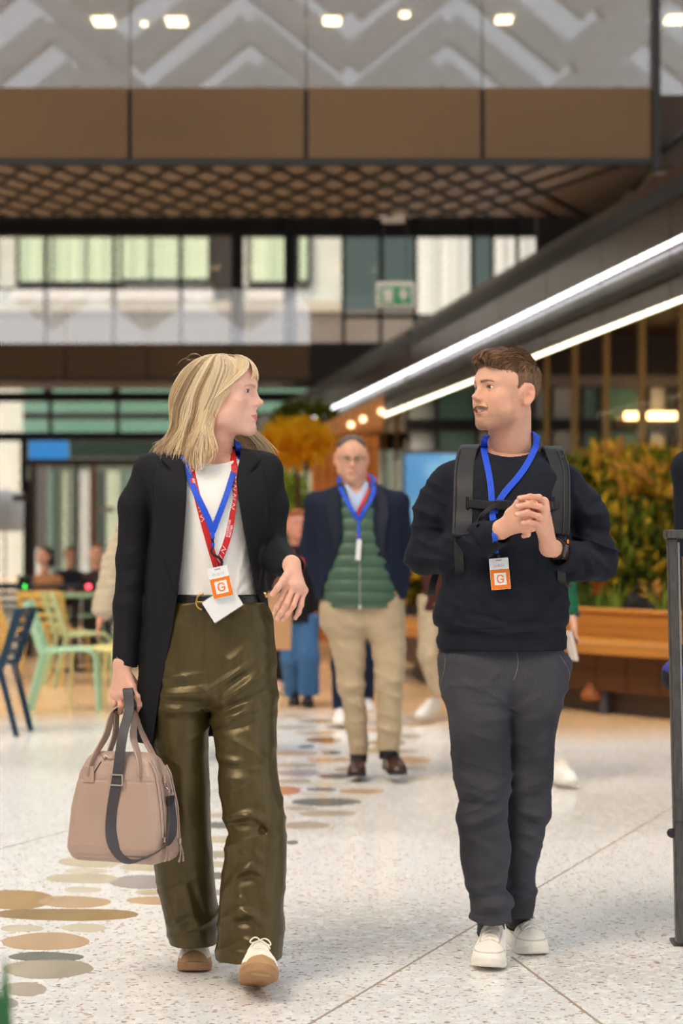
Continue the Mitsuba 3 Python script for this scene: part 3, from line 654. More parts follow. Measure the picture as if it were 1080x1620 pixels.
def grass_clump(label, px, d, n, m, seed, h=0.32):
    rng = np.random.default_rng(seed); g = thing('grass_plant', label, 'plant'); c = P(px, 960, d); c[2] = 0.59
    ms = []
    for i in range(n):
        a = rng.uniform(0, 6.28); l = rng.uniform(0.6, 1.1)*h; s = rng.uniform(0.1, 0.5); q = c+V(math.cos(a), math.sin(a), 0)*0.05
        ms.append(strap(spline([q, q+V(math.cos(a)*s*l*0.4, math.sin(a)*s*l*0.4, l*0.6), q+V(math.cos(a)*s*l, math.sin(a)*s*l, l)], 6), V(-math.sin(a), math.cos(a), 0), np.linspace(0.022, 0.004, 6), 0.002))
    part(g, 'blade', cat(ms), m, kind='stuff')
for i, (px, d, n, m, lab) in enumerate([(905, 15.6, 14, 'm_leaf_fresh', 'pale upright blades beside the green sleeve'), (940, 15.5, 18, 'm_leaf_fresh', 'fresh green blades at the bench back, second from the green sleeve'), (972, 15.6, 16, 'm_leaf_lime', 'lime blades left of the black bag'), (1048, 15.5, 16, 'm_leaf_lime', 'bright lime blades between black bag and gate'), (1072, 15.7, 14, 'm_leaf_fresh', 'green blades right at the gate post')]):
    grass_clump(lab, px, d, n, m, 60+i)
for px, py, d, m, lab in ((953, 932, 15.8, 'm_petal_red', 'deep red flower head left of the black bag'), (1032, 940, 15.7, 'm_leaf_orange', 'orange flower head between black bag and gate')):
    fl = thing('flower', lab, 'flower'); q = P(px, py, d)
    part(fl, 'petals', foliage(rng, 40, q, (0.06, 0.06, 0.07), 0.07, 0.03), m, kind='stuff'); part(fl, 'stem', tube(spline([V(q[0], q[1], 0.58), q-V(0.01, 0, 0.1), q], 6), 0.006, 6), 'm_leaf_fresh')
# trees farther back
def tree(label, px, py, d, rx, rz, m, seed, n, stems=True):
    rng = np.random.default_rng(seed); t = thing('tree', label, 'tree'); c = P(px, py, d)
    part(t, 'crown', foliage(rng, n, c, (rx, rx*0.8, rz), 0.16, 0.07), m, kind='stuff')
    part(t, 'trunk', tube(spline([V(c[0]-0.05, d, 0), V(c[0]+0.04, d, c[2]*0.5), c], 10), np.linspace(0.06, 0.02, 10), 8), 'm_stem')
tree('tree with golden yellow crown between the blonde woman and the navy blazer man', 466, 703, 21.6, 0.39, 0.18, 'm_leaf_gold', 3, 700)
tree('slim lime green tree right behind the shoulder of the blonde woman', 449, 800, 26.5, 0.26, 0.42, 'm_leaf_lime', 4, 700)
tree('small olive tree high behind the long white light line', 480, 664, 31, 0.5, 0.22, 'm_leaf_green', 7, 500)
bg = thing('black_bag', 'slouched black bag lying on the bench back among the plants', 'bag')
def bagfn(p):
    q = P(1003, 965, 14.95); e = P(1042, 985, 14.95)
    return smin(s_ell(p, q-V(0, 0, 0.02), (0.075, 0.06, 0.13)), s_chain(p, [q+V(0.0, 0, 0.06), q+V(0.12, 0, 0.0), e], [0.05, 0.045, 0.02]), 0.05)-0.008*wrinkle(p, 20, 3)
part(bg, 'body', surf(bagfn, P(975, 1010, 14.95)-V(0, 0.2, 0), P(1065, 920, 14.95)+V(0, 0.2, 0), 0.012), mat('m_black_cloth', srgb(26, 22, 24), 0.8), True)
part(bg, 'strap', tube(spline([P(996, 940, 14.9), P(1020, 925, 14.95), P(1040, 950, 14.95)], 12), 0.008, 6), 'm_black_cloth')
br = thing('brown_bag', 'small brown leather bag on the floor under the curved bench', 'bag')
q = P(940, 1092, 14.25)
part(br, 'body', surf(lambda p: np.maximum(s_cone(p, q+V(0.02, 0, 0.07), q+V(-0.01, 0, -0.04), 0.05, 0.085), q[2]-0.07-p[:, 2]), q-V(.15, .15, .15), q+V(.15, .15, .2), 0.01), mat('m_brown_bag', srgb(150, 84, 40), 0.6), True)
part(br, 'handle', tube(spline([q+V(-0.03, 0, 0.1), q+V(0.02, 0, 0.17), q+V(0.06, 0, 0.1)], 10), 0.007, 6), 'm_brown_bag')
bt = thing('drink_bottle', 'dark grey bottle standing on the floor beside the brown bag', 'bottle')
q = P(956, 1118, 14.2); q[2] = 0.0
part(bt, 'body', lathe([(0.001, 0), (0.035, 0), (0.037, 0.01), (0.037, 0.15), (0.03, 0.18), (0.016, 0.2), (0.001, 0.2)], q), mat('m_bottle', srgb(70, 70, 80), 0.4), 40); part(bt, 'cap', lathe([(0.001, 0.195), (0.018, 0.195), (0.018, 0.23), (0.001, 0.232)], q), 'm_steel_black', 40)

# ------------------------------------------------------------------ chairs and tables of the cafe
def chair_meshes():
    """A tubular metal chair facing +x, origin on the floor under the seat: side frames, seat slats, back slats."""
    r = 0.0125; out = {}
    for s in (-1, 1):
        y = 0.205*s
        out.setdefault('back_leg', []).append(cat([tube(spline([(-0.285, y, 0), (-0.235, y, 0.2), (-0.175, y, 0.44)], 8), r, 8), tube(spline([(-0.265, y*0.97, 0.0), (-0.21, y*0.97, 0.22), (-0.15, y*0.97, 0.44)], 8), r*0.7, 8)]))
        fl = [(-0.185, y, 0.442), (0.0, y, 0.45), (0.13, y, 0.452), (0.175, y, 0.44), (0.2, y, 0.40), (0.205, y, 0.33), (0.215, y, 0.15), (0.222, y, 0.0)]
        out.setdefault('front_leg', []).append(tube(spline(fl, 24), r, 8))
        out.setdefault('back_post', []).append(bar((-0.175, y, 0.43), (-0.292, y, 0.80), 0.028, 0.05, up=(1, 0, 0.3), r=0.008))
    seat = []
    for i in range(7): seat.append(rbox((-0.165+0.05*i, -0.2, 0.45), (-0.125+0.05*i, 0.2, 0.462), 0.004))
    out['seat_slat'] = seat
    bs = []
    for t in (0.18, 0.42, 0.70, 0.94):
        c = V(-0.18, 0, 0.46)*(1-t)+V(-0.286, 0, 0.79)*t; h = 0.02 if t < 0.9 else 0.035
        bs.append(obox(c, (0.007, 0.2, h), Rot.from_euler('y', -18, degrees=True).as_matrix(), 0.004))
    out['back_slat'] = bs
    return out
CHAIR = chair_meshes()
chair_cols = {'mint': (172, 212, 178), 'navy': (14, 52, 74), 'yellow': (226, 188, 104), 'lemon': (230, 222, 152), 'olive': (188, 202, 150)}
chair_ply = {}
def chair(col, label, px, py, turn, scale=1.0):
    if 'm_chair_'+col not in scene: mat('m_chair_'+col, srgb(*chair_cols[col]), 0.45)
    t = thing('metal_chair', label, 'chair', 'metal cafe chairs')
    q = P(px, py, gd(py)); W = T().translate([q[0], q[1], 0]).rotate([0, 0, 1], turn).scale(scale)
    for n, ms in CHAIR.items():
        for i, m in enumerate(ms):
            kk = (col, n, i)
            if kk not in chair_ply: chair_ply[kk] = mikit.ply(m, 'm_chair_'+col, smooth=40)
            puts(t, n, chair_ply[kk], W)
chair('mint', 'mint green metal chair standing nearest behind the beige bag', 108, 1126, 4)
chair('navy', 'dark navy metal chair cut off by the left edge', -30, 1160, 176)
chair('yellow', 'yellow metal chair behind the mint chair, its back toward the camera', 88, 1080, 70)
chair('olive', 'pale olive metal chair beside the yellow chair behind the mint one', 128, 1086, 20)
chair('lemon', 'lemon yellow metal chair just left of the dark jacket sleeve', 176, 1122, 150)
chair('yellow', 'mustard yellow chair farther back at the left table', 38, 1072, 15)
chair('navy', 'dark navy chair behind the lemon chair under the table', 206, 1060, 100)
chair('navy', 'dark chair near the bright doorway at far left', 12, 1040, 90)
chair('mint', 'mint chair farthest back beside the round table', 140, 1040, 200)
def table(label, px, py, h, r, topm, legm):
    t = thing('cafe_table', label, 'table'); q = P(px, py, gd(py)); q[2] = 0
    part(t, 'table_top', lathe([(0.001, h-0.03), (r-0.01, h-0.03), (r, h-0.02), (r, h-0.006), (r-0.006, h), (0.001, h)], q, 40), topm, 40)
    part(t, 'column', lathe([(0.001, 0.02), (0.03, 0.02), (0.03, h-0.03), (0.001, h-0.03)], q, 16), legm, 40); part(t, 'foot', lathe([(0.001, 0), (0.24, 0), (0.23, 0.015), (0.04, 0.03), (0.001, 0.03)], q, 28), legm, 40)
table('round mint topped table among the yellow chairs', 118, 1062, 0.74, 0.42, mat('m_table_mint', srgb(136, 176, 140), 0.4), 'm_steel_black')
table('round dark table behind the chairs near the seated people', 96, 1026, 0.74, 0.6, mat('m_table_dark', srgb(28, 42, 46), 0.4), 'm_steel_black')
table('brown wooden table low beside the beige sleeve', 150, 1048, 0.72, 0.35, 'm_wood_bench', 'm_steel_black')
# dark turnstile boxes with red and green signal lamps
for px, col, lab in ((37, (0.02, 1.0, 0.06), 'dark access post with glowing green signal lamp at far left'), (140, (1.2, 0.01, 0.05), 'dark access post with glowing red signal lamp behind the cafe tables')):
    t = thing('access_post', lab, 'post', 'access posts'); D = 21.5; q = P(px, 928, D)
    part(t, 'body', rbox((q[0]-0.07, D, 0), (q[0]+0.07, D+0.3, q[2]+0.09), 0.02), 'm_steel_black')
    lamp('signal_lamp', cylinder(q-V(0, 0.02, 0), q, 0.024, 20), col, t)
    part(t, 'top_cap', rbox((q[0]-0.08, D-0.01, q[2]+0.09), (q[0]+0.08, D+0.31, q[2]+0.115), 0.01), 'm_door_frame')
# white parasol outside at the far left
pz = thing('parasol', 'white parasol outside the bright doorway at the left edge', 'umbrella')
q = P(8, 790, 47); part(pz, 'canopy', lathe([(0.001, 0.25), (0.3, 0.18), (0.62, -0.15), (0.7, -0.75), (0.66, -0.75), (0.58, -0.17), (0.28, 0.14), (0.001, 0.2)], q, 24), 'm_white', 40); part(pz, 'pole', cylinder(V(q[0], q[1], 0), q, 0.025), 'm_wall_grey')
# ------------------------------------------------------------------ dark steel gate at the right edge
gt = thing('steel_gate', 'dark steel gate frame with bronze panel and round black knob at the right edge', 'gate')
D = 5.95
mat('m_gate', lambda p, n, uv: mix(srgb(66, 64, 62), srgb(84, 82, 80), noise(p.z*40, p.x*200, 3)), 0.45, metallic=0.3)
mat('m_gate_panel', srgb(96, 60, 38), 0.5)
top, bot = P(1062, 852, D), P(1076, 1466, D); bot[2] = 0.012
part(gt, 'post', bar(bot, top, 0.028, 0.035, up=(0, 1, 0), r=0.003), 'm_gate')
part(gt, 'top_rail', rbox(P(1051, 852, D)-V(0, 0.03, 0), P(1051, 838, D)+V(0.42, 0.03, 0), 0.003), 'm_gate')
part(gt, 'inner_rail', bar(P(1072, 858, D), P(1084, 1440, D), 0.006, 0.02, up=(0, 1, 0)), mat('m_gate_edge', srgb(150, 150, 150), 0.35, metallic=0.6))
part(gt, 'panel', prism([(q[0], q[2]) for q in (P(1078, 880, D), P(1088, 1440, D), P(1200, 1440, D), P(1200, 880, D))], (0, D+0.012, 0), (1, 0, 0), (0, 0, 1), 0.02), 'm_gate_panel')
part(gt, 'hinge', rbox(P(1065, 1298, D)-V(0, 0.026, 0), P(1078, 1265, D)+V(0, 0.026, 0), 0.002), 'm_gate')
kq = P(1062, 1318, D); part(gt, 'knob', lathe([(0.001, -0.012), (0.010, -0.012), (0.0135, -0.006), (0.0135, 0.006), (0.010, 0.012), (0.001, 0.012)], (0, 0, 0), 20), 'm_steel_black', 40, to_world=T().translate(kq.tolist()).rotate([1, 0, 0], 90))
part(gt, 'knob_stem', bar(kq+V(0, 0.005, 0), kq+V(0.035, 0.005, 0), 0.006, 0.006), 'm_steel_black')
part(gt, 'foot_plate', rbox(P(1065, 1470, D)*V(1, 1, 0), P(1100, 1455, D)*V(1, 1, 0)+V(0.02, 0.08, 0.012), 0.003), 'm_gate')
part(gt, 'second_post', bar(bot+V(0.4, 0, 0), V(top[0]+0.4, D, top[2]), 0.028, 0.035, up=(0, 1, 0), r=0.003), 'm_gate')
# leaf tip very near the camera at the lower left
lf = thing('foreground_plant', 'dark green leaf tip close to the camera at the lower left corner', 'plant')
D = 2.6
for a in (0, 1, 2):
    base = P(-40+10*a, 1900, D+0.05*a); tip = P(8-16*a, 1510+40*a, D+0.05*a)
    part(lf, 'leaf', strap(spline([base, (base*0.45+tip*0.55)+V(0.012, 0, 0), tip], 12), V(1, 0.2, 0), np.array([0.02, 0.034, 0.044, 0.05, 0.05, 0.046, 0.04, 0.034, 0.026, 0.018, 0.01, 0.003])*0.8, 0.0012), mat('m_near_leaf', srgb(30, 92, 46), 0.5), True)
bpz = P(-40, 2100, D); part(lf, 'pot', lathe([(0.001, 0), (0.12, 0), (0.15, 0.30), (0.155, 0.31), (0.14, 0.31), (0.13, 0.28), (0.001, 0.28)], V(bpz[0]-0.03, D+0.05, 0), 28), 'm_plinth', 40)
part(lf, 'stem', tube([V(bpz[0]-0.03, D+0.05, 0.27), P(-40, 1890, D+0.05)], 0.012, 8), 'm_leaf_dark')
# warm lamps in the soffits
for i, (x, y, z) in enumerate([(-3.4, 19.4, 4.66), (-1.4, 19.4, 4.66), (0.6, 19.4, 4.66), (2.0, 20.4, 4.66)]):
    pass
# ------------------------------------------------------------------ people: heads
# Head space: origin between the ear canals, +y out of the face, +z up, +x to the person's own right.
def both(p):
    q = p.copy(); q[:, 0] = np.abs(q[:, 0]); return q
def head_sdf(p, o):
    """o: options. jaw (width factor), chin, nose, brow, smile, lips, puff."""
    q = both(p); J = o.get('jaw', 1.0); NO = o.get('nose', 1.0)
    d = s_ell(q, (0, -0.008, 0.045), (0.0750, 0.0955, 0.0785))
    d = smin(d, s_ell(q, (0, 0.030, 0.042), (0.066, 0.061, 0.050)), 0.03)                       # forehead and temples
    d = smin(d, s_ell(q, (0, 0.034, -0.030), (0.0575*J, 0.056, 0.060)), 0.03)                   # mid face
    d = smin(d, s_cone(q, (0.047*J, 0.012, -0.052), (0.014*J, 0.0745, -0.083), 0.018, 0.0165), 0.03)   # jaw
    d = smin(d, s_cone(q, (0.052*J, 0.000, -0.015), (0.047*J, 0.012, -0.056), 0.017, 0.016), 0.03)
    d = smin(d, s_ell(q, (0, 0.0825+o.get('chin', 0.0), -0.081), (0.016*J, 0.0155, 0.015)), 0.018)                  # chin
    d = smin(d, s_ell(q, (0.043, 0.058, -0.004), (0.020, 0.017, 0.016)), 0.025)                 # cheekbone
    d = smin(d, s_ell(q, (0.0405, 0.047, -0.034), (0.0185, 0.020, 0.024)), 0.03)               # cheek
    if o.get('smile'): d = smin(d, s_ell(q, (0.034, 0.071, -0.022), (0.015, 0.012, 0.015)), 0.022)
    d = smin(d, s_cone(q, (0.010, 0.0845, 0.0375), (0.045, 0.064, 0.0385), 0.0125*o.get('brow', 1), 0.010), 0.016)    # brow ridge
    d = smax(d, -s_ell(q, (0.031, 0.096, 0.020), (0.0185, 0.0185, 0.0125)), 0.014)               # eye socket
    d = smin(d, s_ell(q, (0, 0.077, -0.046), (0.031, 0.0225, 0.027)), 0.02)                     # muzzle
    # nose
    d = smin(d, s_cone(q, (0, 0.079, 0.026), (0, 0.092, -0.012), 0.008, 0.0115), 0.012)
    d = smin(d, s_cone(q, (0, 0.0855, 0.034), (0, 0.1075*NO, -0.0040), 0.0064, 0.0066), 0.012)
    d = smin(d, s_ball(q, (0, 0.1140*NO, -0.0080), o.get('tip', 0.0068)), 0.010)
    d = smin(d, s_ell(q, (0.0102, 0.0985, -0.0132), (0.0064, 0.0100, 0.0066)), 0.007)
    d = smin(d, s_cone(q, (0, 0.104, -0.0155), (0, 0.094, -0.026), 0.0042, 0.004), 0.008)
    d = smax(d, -s_ell(q, (0.0062, 0.1020, -0.0195), (0.0030, 0.005, 0.0038)), 0.003)
    # lips
    s = o.get('smile', 0.0); L = o.get('lips', 1.0); wd = o.get('wide', 0.0)
    cz = -0.0485+0.006*s+0.003*wd
    d = smin(d, s_chain(q, [(0, 0.0975, -0.0425), (0.008, 0.0968, -0.0415), (0.0235+0.004*s+0.004*wd, 0.0825-0.003*wd, cz)], [0.0044*L, 0.0044*L, 0.002], 0.004), 0.005)
    d = smin(d, s_chain(q, [(0, 0.0958, -0.0535-0.002*s), (0.010, 0.0938, -0.0527-0.0015*s), (0.0235+0.004*s+0.004*wd, 0.0825-0.003*wd, cz)], [0.0054*L, 0.005*L, 0.002], 0.004), 0.005)
    gap = 0.0012+0.0014*s
    if s: d = smax(d, -s_ell(q, (0, 0.090, -0.0470), (0.0235, 0.0235, 0.0056)), 0.002)
    d = smax(d, -s_chain(q, [(0, 0.107, -0.0475), (0.012, 0.102, -0.0475+0.0015*s), (0.0235+0.004*s+0.004*wd, 0.090-0.003*wd, cz)], [gap, gap, 0.0009], 0.002), 0.0025)
    d = smax(d, -s_ell(q, (0, 0.1015, -0.0635), (0.016, 0.007, 0.004)), 0.008)                  # below the lower lip
    if s: d = smax(d, -s_chain(q, [(0.0175, 0.098, -0.020), (0.029, 0.0895, -0.034), (0.034, 0.079, -0.050)], [0.0003, 0.0008, 0.0003], 0.004), 0.006)
    d = smin(d, s_chain(q, [(0.020, 0.0815, 0.0315), (0.032, 0.0845, 0.0330), (0.045, 0.0735, 0.0300)], [0.0035, 0.0042, 0.003], 0.004), 0.007)   # fold over the eye
    # eyelids around the eyeball
    e = (0.0315, 0.0725, 0.0205)
    lid = s_ball(q, e, 0.0137)
    dy, dz, dx = q[:, 1]-f4(e[1]), q[:, 2]-f4(e[2]), (q[:, 0]-f4(e[0])+f4(0.0012))/0.0130
    hi = 0.0043*np.sqrt(np.clip(1-dx*dx, 0, 1)); lo = -0.0044*np.sqrt(np.clip(1-dx*dx, 0, 1))
    k = o.get('open', 1.0)
    slot = np.maximum(np.maximum(dz-hi*k-0.0006, lo*k-dz+0.0002), np.abs(dx)*0.0130-0.0118)
    slot = np.maximum(slot, -dy)
    d = smin(d, smax(lid, -slot, 0.0012), 0.004)
    d = smax(d, -np.maximum(slot, s_ball(q, e, 0.0195)), 0.001)
    d = smin(d, s_ell(q, (0.0735, -0.006, -0.002), (0.006, 0.014, 0.022)), 0.008)
    # ears
    E = np.stack([q[:, 0]-f4(0.0765), (q[:, 1]+f4(0.014))*f4(0.94)+(q[:, 2])*f4(0.20), q[:, 2]-f4(0.004)-(q[:, 1]+f4(0.014))*f4(0.2)], 1)
    R = np.sqrt((E[:, 1]/0.0165)**2+(E[:, 2]/0.0295)**2)
    if o.get('ears') is False: return d
    tilt = E[:, 0]-0.35*(-E[:, 1])-0.006
    ear = np.maximum(np.abs(tilt)-0.0032, (R-1)*0.0175)
    rim = np.sqrt(tilt**2+((R-0.88)*0.0175)**2)-0.0042
    bowl = smin(s_ell(E, (0.0150, 0.001, -0.005), (0.0105, 0.0080, 0.0110)), s_ell(E, (0.0155, -0.002, 0.013), (0.0080, 0.0095, 0.0070)), 0.004)
    d = smin(d, smax(smin(ear, rim, 0.003), -bowl, 0.006)-0.0006, 0.006)
    return d
def neck_sdf(p, o, base):
    """base: where the neck meets the trunk, in head space."""
    r = o.get('neck', 0.055)
    d = s_cone(p, (0, -0.022, -0.045), base, r, r*1.12)
    d = smin(d, s_cone(p, (0, 0.012, -0.070), np.asarray(base)+V(0, o.get('throat', 0.020), 0.02), r*0.62, r*0.7), 0.035)
    for s in (-1, 1):
        d = smin(d, s_cone(p, (s*0.058, -0.022, -0.03), np.asarray(base)+V(s*0.014, 0.055, 0.0), 0.014, 0.011), 0.02)
    return d
def head_paint(v, o):
    """Vertex colours in head space."""
    skin = np.array(srgb(*o['skin'])); c = np.repeat(skin[None], len(v), 0)
    q = v.copy(); q[:, 0] = np.abs(q[:, 0])
    def blend(col, w): 
        nonlocal c
        w = np.clip(w, 0, 1)[:, None]; c = c*(1-w)+np.array(srgb(*col))*w
    def blob(ce, r): return np.exp(-(((q-np.array(ce))/np.array(r))**2).sum(1))
    n = meshkit.fbm(v*90, 3, 3); c = c*(0.95+0.1*n)[:, None]
    blend(o.get('blush', (214, 130, 112)), 0.26*blob((0.042, 0.065, -0.018), (0.02, 0.03, 0.02)))
    blend(o.get('blush', (214, 130, 112)), 0.25*blob((0, 0.112, -0.012), (0.012, 0.016, 0.010)))
    blend((206, 122, 104), 0.6*blob((0.077, -0.02, 0.0), (0.015, 0.022, 0.034))*(q[:, 0] > 0.066))
    # lips
    s = o.get('smile', 0.0)
    wd = o.get('wide', 0.0); lx = np.clip(q[:, 0]/(0.0245+0.004*s+0.004*wd), 0, 1.2)
    zc = -0.0478+(0.005*s+0.003*wd)*lx**2
    up, dn = 0.0075*(1-lx**2), -0.0105*(1-lx**2)
    on = (q[:, 1] > 0.075) & (lx < 1)
    w = np.clip((up-(q[:, 2]-zc))/0.0015, 0, 1)*np.clip(((q[:, 2]-zc)-dn)/0.0015, 0, 1)*on
    blend(o.get('lip', (196, 112, 104)), 0.75*w)
    # eyebrows
    bx = q[:, 0]; t = (bx-0.012)/0.037
    zb = o.get('brow_z', 0.0335)+0.0020+0.0040*np.sin(np.clip(t, 0, 1)*2.5)-0.0025*np.clip(t, 0, 1)**2
    th = (0.0038*(1-0.55*np.clip(t, 0, 1)))*o.get('brow_w', 1)
    w = np.clip(1.4-np.abs(q[:, 2]-zb)/th, 0, 1)*((t > -0.03) & (t < 1.03))*(q[:, 1] > 0.03)
    blend(o['brow_c'], o.get('brow_a', 0.85)*w)
    # lashes and lid shading
    dx = (q[:, 0]-0.0303)/0.0136; dz = q[:, 2]-0.0205; k = o.get('open', 1.0)
    e = np.sqrt(np.clip(1-dx*dx, 0, 1)); f = (np.abs(dx) < 1.05) & (q[:, 1] > 0.07)
    blend((60, 40, 32), o.get('lash', 0.85)*np.exp(-((dz-0.0054*e*k)/o.get('lash_w', 0.0015))**2)*f)
    blend((130, 84, 70), 0.5*np.exp(-((dz+0.0050*e*k)/0.0013)**2)*f)
    # stubble, moustache
    if o.get('stubble'):
        st = o['stubble']; g = meshkit.fbm(v*420, 2, 7)
        jaw = np.clip((-0.040-q[:, 2]+0.25*(0.06-q[:, 1])*(q[:, 1] < 0.06))/0.02, 0, 1)*np.clip((q[:, 1]-0.004)/0.02, 0, 1)*np.clip((q[:, 2]+0.125)/0.03, 0, 1)
        chin = blob((0, 0.09, -0.085), (0.03, 0.03, 0.022))
        w = np.clip(0.5*jaw+0.35*chin, 0, 1)*(0.45+0.9*g)
        w = w*(1-np.clip(np.exp(-((q[:, 2]+0.0478)/0.010)**2)*(lx < 1.0), 0, 1))
        blend(st, 0.75*w)
        sb = np.clip((0.030-np.abs(q[:, 1]-0.012))/0.012, 0, 1)*np.clip((0.02-q[:, 2])/0.02, 0, 1)*np.clip((q[:, 2]+0.06)/0.03, 0, 1)*(q[:, 0] > 0.05)*(q[:, 1] > -0.002)
        blend(st, 0.35*sb*(0.4+g))
    if o.get('mole'):
        for m in o['mole']: blend((96, 60, 44), np.exp(-((v-np.array(m))**2).sum(1)/0.0018**2))
    return c
def eyeball(side, o, gaze):
    m = trimesh.creation.icosphere(4, 0.0123); v = np.array(m.vertices); g = norm(gaze)
    a = np.degrees(np.arccos(np.clip(v@g/0.0123, -1, 1)))
    c = np.repeat(np.array(srgb(228, 220, 214))[None], len(v), 0)
    c[a < 30] = srgb(*o['iris']); c[(a < 30) & (a > 25)] = srgb(40, 36, 34); c[a < 12] = srgb(10, 9, 9)
    m.apply_translation((side*0.0315, 0.0725, 0.0205)); return m, c
def teeth_mesh():
    ms = []
    for i in range(-4, 4):
        a = (i+0.5)*0.0052/0.026; w = 0.0024 if abs(i+0.5) > 1.2 else 0.003
        c = V(math.sin(a)*0.026, 0.0672+math.cos(a)*0.026, -0.0450)
        ms.append(obox(c, (w, 0.0018, 0.0055), Rot.from_euler('z', -a).as_matrix(), 0.0009))
    return cat(ms)
def frame_of(face, up=(0, 0, 1)):
    """Rotation whose columns are the head's x, y, z in the world."""
    y = norm(face); x = norm(np.cross(y, up)); return np.stack([x, y, np.cross(x, y)], 1)
scene['m_skin'] = {'type': 'principled', 'base_color': VC, 'roughness': 0.5, 'specular': 0.35}
scene['m_eye'] = {'type': 'principled', 'base_color': VC, 'roughness': 0.08, 'specular': 0.6}
scene['m_vc'] = {'type': 'twosided', 'bsdf': {'type': 'principled', 'base_color': VC, 'roughness': 0.75, 'specular': 0.3}}
scene['m_hair'] = {'type': 'twosided', 'bsdf': {'type': 'principled', 'base_color': VC, 'roughness': 0.45, 'specular': 0.45}}
mat('m_teeth', srgb(236, 228, 214), 0.25)

# hair as many thin tapering locks grown over a scalp surface
def locks(paths, radii, rng, col_a, col_b, k=4, dark=0.25, col_dark=(90, 64, 40)):
    ms, cs = [], []
    A, B, Dk = (np.array(srgb(*c)) for c in (col_a, col_b, col_dark))
    for pth, r in zip(paths, radii):
        n = len(pth); t = np.linspace(0, 1, n)
        rr = r*np.clip(np.minimum(1, 0.35+3*t)*np.sqrt(np.clip(1.04-t, 0, 1))*1.15, 0.06, 1)
        _, u, w = frames(pth); a = np.arange(k)/k*2*np.pi
        Gd = pth[:, None]+rr[:, None, None]*(np.cos(a)[None, :, None]*u[:, None]+0.6*np.sin(a)[None, :, None]*w[:, None])
        m = grid_mesh(Gd, closed_v=True, caps=True); ms.append(m)
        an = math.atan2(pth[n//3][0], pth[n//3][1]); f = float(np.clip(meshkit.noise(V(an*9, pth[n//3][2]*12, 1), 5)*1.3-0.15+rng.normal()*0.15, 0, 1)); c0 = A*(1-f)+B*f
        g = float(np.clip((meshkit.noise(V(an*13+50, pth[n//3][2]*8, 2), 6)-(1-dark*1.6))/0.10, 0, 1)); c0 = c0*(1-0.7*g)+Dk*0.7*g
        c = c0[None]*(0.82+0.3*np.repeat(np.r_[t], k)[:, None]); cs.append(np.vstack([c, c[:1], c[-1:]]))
    nv = np.cumsum([0]+[len(m.vertices) for m in ms[:-1]])
    v = np.vstack([np.asarray(m.vertices) for m in ms]); f = np.vstack([np.asarray(m.faces)+a for m, a in zip(ms, nv)])
    return trimesh.Trimesh(v, f, process=False), np.vstack(cs)

